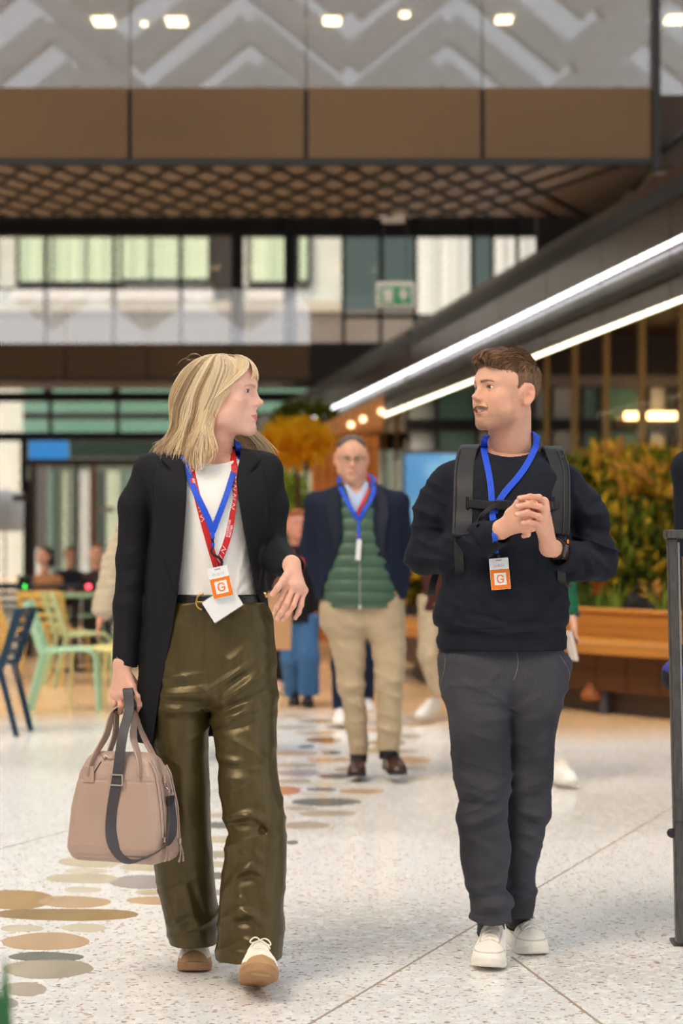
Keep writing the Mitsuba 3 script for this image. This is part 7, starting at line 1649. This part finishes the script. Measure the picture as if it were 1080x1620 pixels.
    if shoes:
        for s in 'lr':
            t, hl = f.p(*j['toe_'+s]) if 'toe_'+s in j else J['an_'+s]+V(0, -0.17, -0.08), J['an_'+s]+V(0, 0.06, -0.085)
            if 'heel_'+s in j: hl = f.p(*j['heel_'+s])
            shoe(r, 'shoe', t, hl, (0, 0, 1), 0.10*sc, shoe_c, h=0.0055, laces=d < 11, mats=('m_sole_black' if shoe_c in ('m_shoe_brown', 'm_shoe_dark') else 'm_sole_white', 'm_sole_black' if shoe_c in ('m_shoe_brown', 'm_shoe_dark') else 'm_lace'))
    return r, f, J, H, R, topf
mat('m_shoe_brown', lambda p, n, uv: mix(srgb(46, 26, 22), srgb(78, 46, 34), noise(p.x*60, p.y*60, p.z*60)), 0.3); mat('m_shoe_white', srgb(238, 236, 232), 0.5); mat('m_shoe_dark', srgb(34, 30, 34), 0.5); mat('m_shoe_pink', srgb(200, 160, 144), 0.6)
# --- man in the navy blazer
d = 10.2
A = walker('balding man with glasses in navy blazer, green quilted vest and beige chinos, hands in pockets', d, (556, 728, 0), V(0.03, -1, -0.22), 1.0,
    dict(sh_l=(498, 796, 0.02), el_l=(489, 866, 0.05), wr_l=(510, 938, 0.0), sh_r=(630, 794, 0.02), el_r=(640, 872, 0.05), wr_r=(634, 938, 0.0),
         hip_l=(543, 985, 0), kn_l=(556, 1088, -0.03), an_l=(566, 1190, 0.02), hip_r=(606, 985, 0), kn_r=(617, 1080, -0.08), an_r=(613, 1180, -0.06), toe_l=(562, 1231, -0.16), heel_l=(569, 1220, 0.11), toe_r=(634, 1229, -0.20), heel_r=(612, 1214, 0.06)),
    cloth('m_navy', (22, 32, 54)), None, 'm_shoe_brown', hair=(96, 84, 76), hair_kind='receding', extra_head=dict(jaw=1.05, brow_a=0.5, lip=(190, 120, 108), neck=0.055), brow=(110, 92, 80),
    torso=[(766, 535, 600, 0.03, 0.07), (778, 510, 620, 0.03, 0.10), (800, 492, 636, 0.015, 0.125), (850, 500, 632, 0.0, 0.145), (900, 504, 634, 0.0, 0.145), (948, 500, 640, 0.0, 0.140)], hem=952,
    open_top=[(544, 760), (540, 800), (542, 850), (530, 890), (512, 925), (508, 960), (640, 960), (622, 925), (596, 880), (589, 840), (588, 800), (582, 760)])
ra, fa, JA, HA, RA, topA = A
mat('m_vest', srgb(62, 92, 72), 0.5)
vest = fa.loft([(776, 540, 586, 0.0, 0.10), (800, 528, 604, 0.0, 0.125), (850, 520, 618, -0.005, 0.142), (900, 512, 626, -0.01, 0.150), (940, 508, 631, -0.005, 0.152), (960, 510, 630, 0.0, 0.148)], 2.3)
def vest_f(p):
    q = vest(p)-0.013*np.sqrt(np.abs(np.sin((p[:, 2]-0.9)*math.pi/0.062)))+0.012-0.004*wrinkle(p, (30, 30, 14), 4)
    q = q+0.004*np.exp(-((p[:, 0]-fa.p(569, 0)[0])/0.004)**2)*(p[:, 1] < d)
    bx_ = 0.030*np.clip((fa.p(0, 812)[2]-p[:, 2])*0+1, 0, 1)
    v_ = in_poly(np.stack([p[:, 0], p[:, 2]], 1).astype(f4), fa.poly([(546, 770), (568, 836), (584, 770)]))
    return smax(q, -np.maximum(v_, p[:, 1]-f4(d-0.03)), 0.003)
vk = part(ra, 'vest', surf(vest_f, fa.p(500, 968, -0.2), fa.p(636, 768, 0.2), 0.0055), 'm_vest', True)
zp = np.array([front(vest_f, 569, y, d, 0.004) for y in np.linspace(842, 957, 14)])
put(vk+'__zip', strap(zp, (1, 0, 0), 0.006, 0.003), 'm_badge_grey', True)
put(vk+'__zip_pull', bar(zp[-1], zp[-1]-V(0, 0.002, 0.02), 0.008, 0.003, up=(0, 1, 0)), 'm_badge_white')
shirt = fa.loft([(762, 548, 582, 0.01, 0.06), (775, 542, 586, 0.0, 0.085), (800, 538, 590, 0.0, 0.108), (850, 535, 595, 0.0, 0.11)], 2.2)
mat('m_shirt', srgb(176, 192, 222), 0.7)
part(ra, 'shirt', surf(lambda p: smax(shirt(p), -s_cone(p, fa.p(565, 790, -0.11), fa.p(562, 752, -0.02), 0.006, 0.058), 0.003), fa.p(525, 850, -0.16), fa.p(600, 755, 0.14), 0.005), 'm_shirt', True)
mat('m_collar_dark', srgb(40, 54, 50), 0.7)
for s_ in (strap(spline([fa.p(548, 764, 0.03), fa.p(545, 776, -0.05), fa.p(550, 798, -0.115)], 10), V(0.6, -0.4, 0.5), 0.030, 0.008), strap(spline([fa.p(584, 762, 0.03), fa.p(587, 776, -0.05), fa.p(583, 798, -0.115)], 10), V(0.6, 0.4, -0.5), 0.030, 0.008)): part(ra, 'vest_collar', s_, 'm_collar_dark', True)
cl_ = fa.loft([(935, 514, 582, 0, 0.100), (985, 506, 582, 0, 0.115), (1017, 521, 580, -0.005, 0.105), (1060, 530, 577, -0.02, 0.090), (1097, 538, 576, -0.035, 0.078), (1150, 547, 581, -0.01, 0.068), (1193, 552, 582, 0.02, 0.066)], 2.3)
cr_ = fa.loft([(935, 568, 632, 0, 0.100), (988, 570, 641, 0, 0.115), (1020, 584, 642, -0.02, 0.105), (1053, 591, 641, -0.06, 0.090), (1097, 595, 636, -0.085, 0.078), (1150, 596, 634, -0.075, 0.070), (1186, 596, 632, -0.065, 0.068)], 2.3)
cf = [(578, 1000, 540, 985, 6, 5), (582, 1005, 630, 985, 6, 5), (575, 1015, 530, 1010, 6, -4), (590, 1020, 640, 1010, 6, -4), (536, 1090, 574, 1080, 6, 6), (540, 1104, 576, 1098, 6, -5), (595, 1080, 638, 1070, 6, 6), (596, 1096, 636, 1090, 6, -5), (546, 1150, 580, 1160, 6, 4), (598, 1150, 632, 1150, 6, 4), (550, 1175, 580, 1180, 5, 4)]
mat('m_chino', lambda p, n, uv: mix(srgb(186, 166, 138), srgb(170, 150, 122), fbm(p.x*25, p.y*25, p.z*25, 2)), 0.85, spec=0.2)
cp_ = fa.loft([(935, 514, 632, 0, 0.102), (985, 508, 640, 0, 0.118), (1003, 530, 622, 0, 0.07)], 2.5)
part(ra, 'chinos', surf(lambda p: smin(smin(cl_(p), cr_(p), 0.012), cp_(p), 0.03)-fa.folds(p, cf)*1.3-0.006*wrinkle(p, (10, 10, 8), 3)-0.010*creases(p, 3.4, 12, 61, 0.5, 0.3)*(0.4+bump(p[:, 2], fa.p(0, 1090)[2], 0.12)+bump(p[:, 2], fa.p(0, 1165)[2], 0.1))+0.003, fa.p(495, 1200, -0.25), fa.p(655, 925, 0.2), 0.0065), 'm_chino', True)
for q_ in ((567, 1205, 0.03, 1185), (613, 1200, -0.05, 1178)): part(ra, 'sock', cylinder(fa.p(q_[0], q_[1], q_[2]), fa.p(q_[0], q_[3], q_[2]), 0.045), 'm_shoe_dark', True)
gl_ = []
for s in (-1, 1):
    a = np.linspace(0, 2*np.pi, 21); gl_.append(tube(np.stack([s*0.032+0.023*np.cos(a), np.full(21, 0.1), 0.019+0.016*np.sin(a)], 1)@RA.T+HA, 0.0014, 6)); gl_.append(tube(np.array([(s*0.055, 0.098, 0.022), (s*0.072, 0.06, 0.022), (s*0.078, 0.0, 0.020)])@RA.T+HA, 0.0014, 6))
gl_.append(tube(np.array([(-0.009, 0.1, 0.022), (0, 0.104, 0.024), (0.009, 0.1, 0.022)])@RA.T+HA, 0.0013, 6))
part(ra, 'glasses', cat(gl_), 'm_door_frame', True)
al = lambda p: np.minimum(np.minimum(topA(p), vest_f(p)), shirt(p))
mat('m_navy_lapel', srgb(15, 22, 40), 0.8)
for pts, sd_ in (([(541, 766), (527, 800), (531, 845), (525, 885)], (1, 0.35, 0.2)), ([(589, 766), (604, 800), (602, 845), (608, 880)], (1, -0.35, -0.2))):
    part(ra, 'lapel', strap(spline([front(topA, x, y, d, 0.006) for x, y in pts], 20), sd_, np.interp(np.linspace(0, 1, 20), [0, 0.45, 1], [0.035, 0.072, 0.02]), 0.006), 'm_navy_lapel', True)
lb = thing('lanyard', 'blue lanyard worn by the man in the navy blazer', 'lanyard')
band(lb, 'strap', [(567, 824), (556, 806), (546, 788), (537, 766)], al, d, 0.012, 0.022, 'm_lanyard_blue', back=[fa.p(538, 754, 0.04), fa.p(560, 748, 0.12)])
band(lb, 'strap', [(567, 824), (578, 804), (587, 788), (590, 766)], al, d, 0.012, 0.022, 'm_lanyard_blue', (1, -.1, -.1), back=[fa.p(588, 754, 0.04), fa.p(562, 748, 0.12)])
band(lb, 'tail', [(567, 822), (567, 840), (568, 856)], al, d, 0.012, 0.014, 'm_lanyard_blue')
lb2 = thing('lanyard', 'red lanyard with white badge on the chest of the man in the navy blazer', 'lanyard')
band(lb2, 'strap', [(568, 850), (566, 812), (574, 795), (583, 776), (584, 765)], al, d, 0.007, 0.018, 'm_lanyard_red', back=[fa.p(582, 754, 0.04), fa.p(562, 749, 0.115)])
q = front(al, 567, 870, d, 0.02); part(lb2, 'badge', obox(q, (0.012, 0.002, 0.052), Rot.from_euler('y', 4, degrees=True).as_matrix(), 0.001), 'm_badge_white')
# --- woman with red hair behind him
d = 14.9
Bq = walker('woman with red brown hair, black top and blue jeans behind the navy blazer man', d, (469, 832, 0), V(0.25, -1, -0.05), 0.95,
    dict(sh_l=(447, 878, 0.02), el_l=(441, 925, 0.03), wr_l=(447, 972, -0.05), sh_r=(492, 878, 0.02), el_r=(499, 925, 0.04), wr_r=(497, 968, 0.0), hip_l=(461, 985, 0), kn_l=(462, 1042, 0.05), an_l=(466, 1098, 0.16), hip_r=(483, 985, 0), kn_r=(488, 1042, -0.06), an_r=(488, 1099, -0.04), toe_r=(486, 1117, -0.2)),
    cloth('m_black_top', (28, 26, 32)), cloth('m_blue_jeans', (74, 122, 178)), 'm_shoe_dark', hair=(176, 96, 48), skin=(214, 150, 130),
    torso=[(862, 458, 481, 0.02, 0.06), (872, 450, 490, 0.02, 0.09), (900, 449, 491, 0, 0.11), (950, 448, 494, 0, 0.12), (985, 445, 498, 0, 0.125)], hem=982, leg_r=(0.10, 0.085, 0.085), h=0.009)
lc = thing('lanyard', 'red lanyard worn by the woman with red brown hair', 'lanyard')
band(lc, 'strap', [(471, 915), (465, 890), (460, 870)], Bq[5], d, 0.008, 0.03, 'm_lanyard_red', n=14); band(lc, 'strap', [(471, 915), (478, 890), (481, 868)], Bq[5], d, 0.008, 0.03, 'm_lanyard_red', n=14)
part(lc, 'badge', obox(front(Bq[5], 471, 925, d, 0.012), (0.03, 0.003, 0.045), np.eye(3), 0.002), 'm_badge_white')
pb = thing('paper_bag', 'brown paper bag carried low between the hand of the blonde woman and the jeans', 'bag')
mat('m_kraft', srgb(196, 150, 112), 0.85); q = P(441, 975, 14.4)
part(pb, 'body', prism([(-0.085, -0.24), (0.085, -0.24), (0.095, 0.17), (-0.095, 0.17)], q+V(0, 0.06, 0), (1, 0, 0), (0, 0, 1), 0.11), 'm_kraft')
part(pb, 'handle', tube(spline([q+V(-0.04, 0.0, 0.17), q+V(0.0, 0.0, 0.27), q+V(0.04, 0, 0.17)], 12), 0.005, 6), 'm_kraft')
# --- person in dark clothes hidden behind the blonde woman's shoulder
walker('person in black with pinkish shoes, half hidden behind the blonde woman', 16.2, (418, 788, 0), V(-0.2, -1, 0), 0.95,
    dict(sh_l=(398, 832, 0), el_l=(394, 880, 0.03), wr_l=(398, 925, -0.04), sh_r=(438, 832, 0), el_r=(438, 880, 0.03), wr_r=(434, 925, -0.02), hip_l=(412, 950, 0), kn_l=(414, 1015, 0.05), an_l=(416, 1072, 0.1), hip_r=(430, 950, 0), kn_r=(444, 1012, -0.1), an_r=(440, 1078, -0.1)),
    cloth('m_black_top', (28, 26, 32)), cloth('m_black_pants', (20, 20, 22)), 'm_shoe_pink', hair=(60, 44, 34), hair_kind='long', torso=[(815, 408, 429, 0.02, 0.06), (828, 400, 437, 0.02, 0.09), (870, 401, 435, 0, 0.11), (950, 400, 438, 0, 0.12)], hem=952, h=0.011)
# --- person in navy trousers behind the blazer man
walker('person with navy trousers and white black sneakers directly behind the navy blazer man', 13.2, (560, 782, 0), V(0.1, -1, 0), 0.97,
    dict(sh_l=(532, 832, 0), el_l=(526, 885, 0.03), wr_l=(533, 935, -0.05), sh_r=(592, 832, 0), el_r=(597, 885, 0.03), wr_r=(592, 935, -0.03), hip_l=(545, 962, 0), kn_l=(537, 1050, -0.08), an_l=(537, 1122, -0.05), hip_r=(575, 962, 0), kn_r=(579, 1042, 0.05), an_r=(581, 1106, 0.2), toe_l=(538, 1149, -0.22)),
    cloth('m_grey_top', (70, 74, 84)), cloth('m_navy_pants', (22, 34, 62)), 'm_shoe_white', hair=(70, 52, 40), torso=[(812, 550, 571, 0.02, 0.06), (826, 538, 584, 0.02, 0.09), (870, 537, 585, 0, 0.11), (965, 534, 588, 0, 0.12)], hem=965, leg_r=(0.078, 0.058, 0.048), h=0.010)
# --- person in cream trousers behind the backpack man
walker('person in brown top, cream trousers and white sneakers behind the backpack man at left', 13.6, (712, 790, 0), V(0.5, -1, 0), 0.97,
    dict(sh_l=(690, 838, 0), el_l=(672, 890, 0.03), wr_l=(682, 935, -0.05), sh_r=(742, 838, 0), el_r=(748, 890, 0.03), wr_r=(742, 935, -0.03), hip_l=(682, 955, 0), kn_l=(676, 1035, -0.06), an_l=(692, 1098, 0.0), hip_r=(716, 955, 0), kn_r=(722, 1035, 0.05), an_r=(730, 1092, 0.2), toe_l=(660, 1139, -0.14), heel_l=(694, 1124, 0.12)),
    cloth('m_brown_top', (74, 40, 34)), cloth('m_cream', (214, 194, 164)), 'm_shoe_white', hair=(84, 60, 44), torso=[(815, 702, 723, 0.02, 0.06), (830, 690, 738, 0.02, 0.09), (880, 684, 738, 0, 0.115), (920, 672, 740, 0, 0.125), (966, 664, 744, 0, 0.13)], hem=964, leg_r=(0.092, 0.066, 0.050), h=0.010)
# --- person with green sleeve behind the backpack man, phone in hand
d = 9.9
Fq = walker('person with green sleeve holding a white phone, hidden behind the backpack man', d, (808, 742, 0.1), V(0.1, -1, 0), 0.97,
    dict(sh_l=(762, 806, 0.05), el_l=(752, 880, 0.08), wr_l=(762, 950, 0), sh_r=(868, 806, 0.05), el_r=(894, 885, 0.06), wr_r=(905, 976, -0.05), hip_l=(785, 985, 0.05), kn_l=(790, 1090, 0.05), an_l=(796, 1180, 0.1), hip_r=(838, 985, 0.05), kn_r=(845, 1090, 0.0), an_r=(866, 1200, 0.0), toe_r=(907, 1243, -0.16), heel_r=(868, 1230, 0.10)),
    cloth('m_green_top', (26, 92, 66)), cloth('m_dark_pants', (34, 34, 40)), 'm_shoe_white', hair=(70, 50, 38), torso=[(775, 782, 834, 0.08, 0.07), (792, 765, 862, 0.07, 0.10), (840, 770, 862, 0.05, 0.12), (985, 768, 866, 0.05, 0.125)], hem=985, leg_r=(0.085, 0.06, 0.045), h=0.008, leg_hem=0.10)
ph = thing('phone', 'white phone held in the hand below the green sleeve', 'phone'); q = P(903, 1022, d-0.10)
part(ph, 'case', obox(q, (0.006, 0.038, 0.074), Rot.from_euler('yz', [-14, 20], degrees=True).as_matrix(), 0.004), mat('m_phone', srgb(226, 214, 206), 0.3)); part(ph, 'screen', obox(q+V(0.006, 0.002, 0.0), (0.001, 0.034, 0.068), Rot.from_euler('yz', [-14, 20], degrees=True).as_matrix(), 0.0005), 'm_dark_glass')
wc = thing('wristwatch', 'light wristwatch with dark face on the wrist below the green sleeve', 'watch'); J_ = Fq[2]; ax = norm(J_['wr_r']-J_['el_r']); q = J_['wr_r']-ax*0.012
u = norm(np.cross(ax, (0, 1, 0))); w3 = np.cross(ax, u); a = np.linspace(0, 2*np.pi, 25)
part(wc, 'strap', strap(q+0.0275*(np.cos(a)[:, None]*u+np.sin(a)[:, None]*w3), ax, 0.018, 0.003), 'm_badge_white', True); part(wc, 'face', obox(q+norm(V(0.8, -0.6, 0))*0.029, (0.012, 0.012, 0.013), np.eye(3), 0.003), 'm_dark_glass')
# --- person in a beige quilted jacket behind the blonde woman
walker('person in beige quilted jacket, mostly hidden behind the black blazer of the blonde woman', 11.0, (268, 752, 0.1), V(0.1, -1, 0), 0.97,
    dict(sh_l=(214, 815, 0), el_l=(184, 890, 0.03), wr_l=(162, 968, -0.05), sh_r=(318, 812, 0), el_r=(334, 880, 0.03), wr_r=(326, 950, -0.03), hip_l=(250, 985, 0), kn_l=(256, 1080, 0.02), an_l=(262, 1165, 0.05), hip_r=(294, 985, 0), kn_r=(298, 1080, -0.02), an_r=(300, 1170, 0.0)),
    cloth('m_puffer', (206, 190, 164)), cloth('m_dark_pants', (34, 34, 40)), 'm_shoe_white', skin=(220, 150, 128), hair=(96, 66, 46), hair_kind='long', torso=[(785, 246, 290, 0.03, 0.08), (800, 226, 308, 0.03, 0.11), (860, 224, 312, 0, 0.13), (985, 222, 314, 0, 0.14)], hem=985, sleeve=(0.072, 0.072, 0.062), puff=62, h=0.008)
# --- small figures at the far left
for lab, d_, hx, hy, col, hc, kind in (('person with long dark hair in tan coat sitting at far left', 25.0, 71, 880, (176, 124, 82), (34, 24, 22), 'long'), ('man in dark suit and white shirt seated in the doorway', 31.0, 110, 878, (34, 34, 52), (70, 52, 44), 'short'), ('person in black seated right of the man in the doorway', 25.5, 152, 876, (20, 19, 21), (128, 76, 40), 'short')):
    s_ = F/d_
    def jj(dx, z, dy=0.0): return (hx+dx*s_, P(hx, hy, d_)[2]*0+hy+(-z)*s_, dy)
    walker(lab, d_, (hx, hy, 0), V(-0.75, -0.6, 0) if kind == 'long' else V(0.2, -1, 0), 1.0,
        dict(sh_l=jj(-0.17, -0.30), el_l=jj(-0.24, -0.53, -0.02), wr_l=jj(-0.30, -0.50, -0.24), sh_r=jj(0.17, -0.30), el_r=jj(0.20, -0.55, 0.0), wr_r=jj(0.06, -0.56, -0.22), hip_l=jj(-0.08, -0.72), kn_l=jj(-0.10, -0.72, -0.42), an_l=jj(-0.10, -1.10, -0.38), hip_r=jj(0.08, -0.72), kn_r=jj(0.10, -0.72, -0.42), an_r=jj(0.10, -1.10, -0.36)),
        cloth('m_coat_%d' % hx, col), cloth('m_dark_pants', (34, 34, 40)), 'm_shoe_dark', hair=hc, hair_kind=kind,
        torso=[(hy+0.22*s_, hx-0.06*s_, hx+0.06*s_, 0.02, 0.06), (hy+0.27*s_, hx-0.17*s_, hx+0.17*s_, 0.02, 0.09), (hy+0.5*s_, hx-0.17*s_, hx+0.17*s_, 0, 0.12), (hy+0.8*s_, hx-0.18*s_, hx+0.18*s_, 0, 0.13)], h=0.016)
    q = P(hx, hy, d_); z = q[2]-0.86
    stl = thing('stool', 'stool carrying the ' + ('tan coated person' if kind == 'long' else 'man in the dark suit' if hx == 110 else 'person in black'), 'stool'); part(stl, 'seat', lathe([(0.001, z-0.05), (0.19, z-0.05), (0.2, z-0.03), (0.19, z), (0.001, z)], V(q[0], d_, 0), 20), 'm_wood_bench', 40); part(stl, 'column', lathe([(0.001, 0.0), (0.18, 0.0), (0.17, 0.02), (0.03, 0.03), (0.03, z-0.05), (0.001, z-0.05)], V(q[0], d_, 0), 20), 'm_steel_black', 40)
# --- person at the right edge, and the blue bag behind the gate
walker('person in dark navy clothes cut off by the right edge above the gate', 6.35, (1158, 640, 0.06), V(0.5, -1, 0), 1.0,
    dict(sh_l=(1092, 742, 0.03), el_l=(1092, 880, 0.05), wr_l=(1112, 985, -0.06), sh_r=(1236, 742, 0.03), el_r=(1246, 880, 0.05), wr_r=(1236, 990, -0.05), hip_l=(1120, 1050, 0.02), kn_l=(1122, 1230, 0.0), an_l=(1124, 1400, 0.06), hip_r=(1190, 1050, 0.02), kn_r=(1194, 1230, -0.03), an_r=(1196, 1410, 0.0)),
    cloth('m_navy_coat', (24, 27, 40)), cloth('m_dark_pants', (34, 34, 40)), 'm_shoe_dark', hair=(60, 46, 38), torso=[(700, 1130, 1190, 0.04, 0.07), (722, 1095, 1230, 0.03, 0.10), (800, 1085, 1240, 0, 0.13), (1060, 1090, 1236, 0, 0.14)], hem=1060, sleeve=(0.056, 0.052, 0.042), h=0.011)
bb = thing('blue_bag', 'blue and black bag hanging from a strap just left of the gate post', 'bag'); q = P(1074, 1070, 6.40)
mat('m_blue_nylon', srgb(44, 50, 150), 0.5)
part(bb, 'body', surf(lambda p: s_ell(p, q, (0.058, 0.085, 0.056))-0.006*wrinkle(p, 16, 3), q-.15, q+.15, 0.006), 'm_black_cloth', True)
part(bb, 'panel', surf(lambda p: smax(s_ell(p, q, (0.060, 0.087, 0.058)), -(p[:, 2]-f4(q[2]-0.010)+0.5*(p[:, 0]-f4(q[0]))), 0.006), q-.15, q+.15, 0.006), 'm_blue_nylon', True)
part(bb, 'strap', strap(spline([q+V(-0.02, 0, 0.05), P(1098, 1030, 6.36), P(1114, 1012, 6.29), P(1120, 1030, 6.34), q+V(0.045, 0, 0.03)], 20), (0, 1, 0), 0.02, 0.003), 'm_blue_nylon', True)
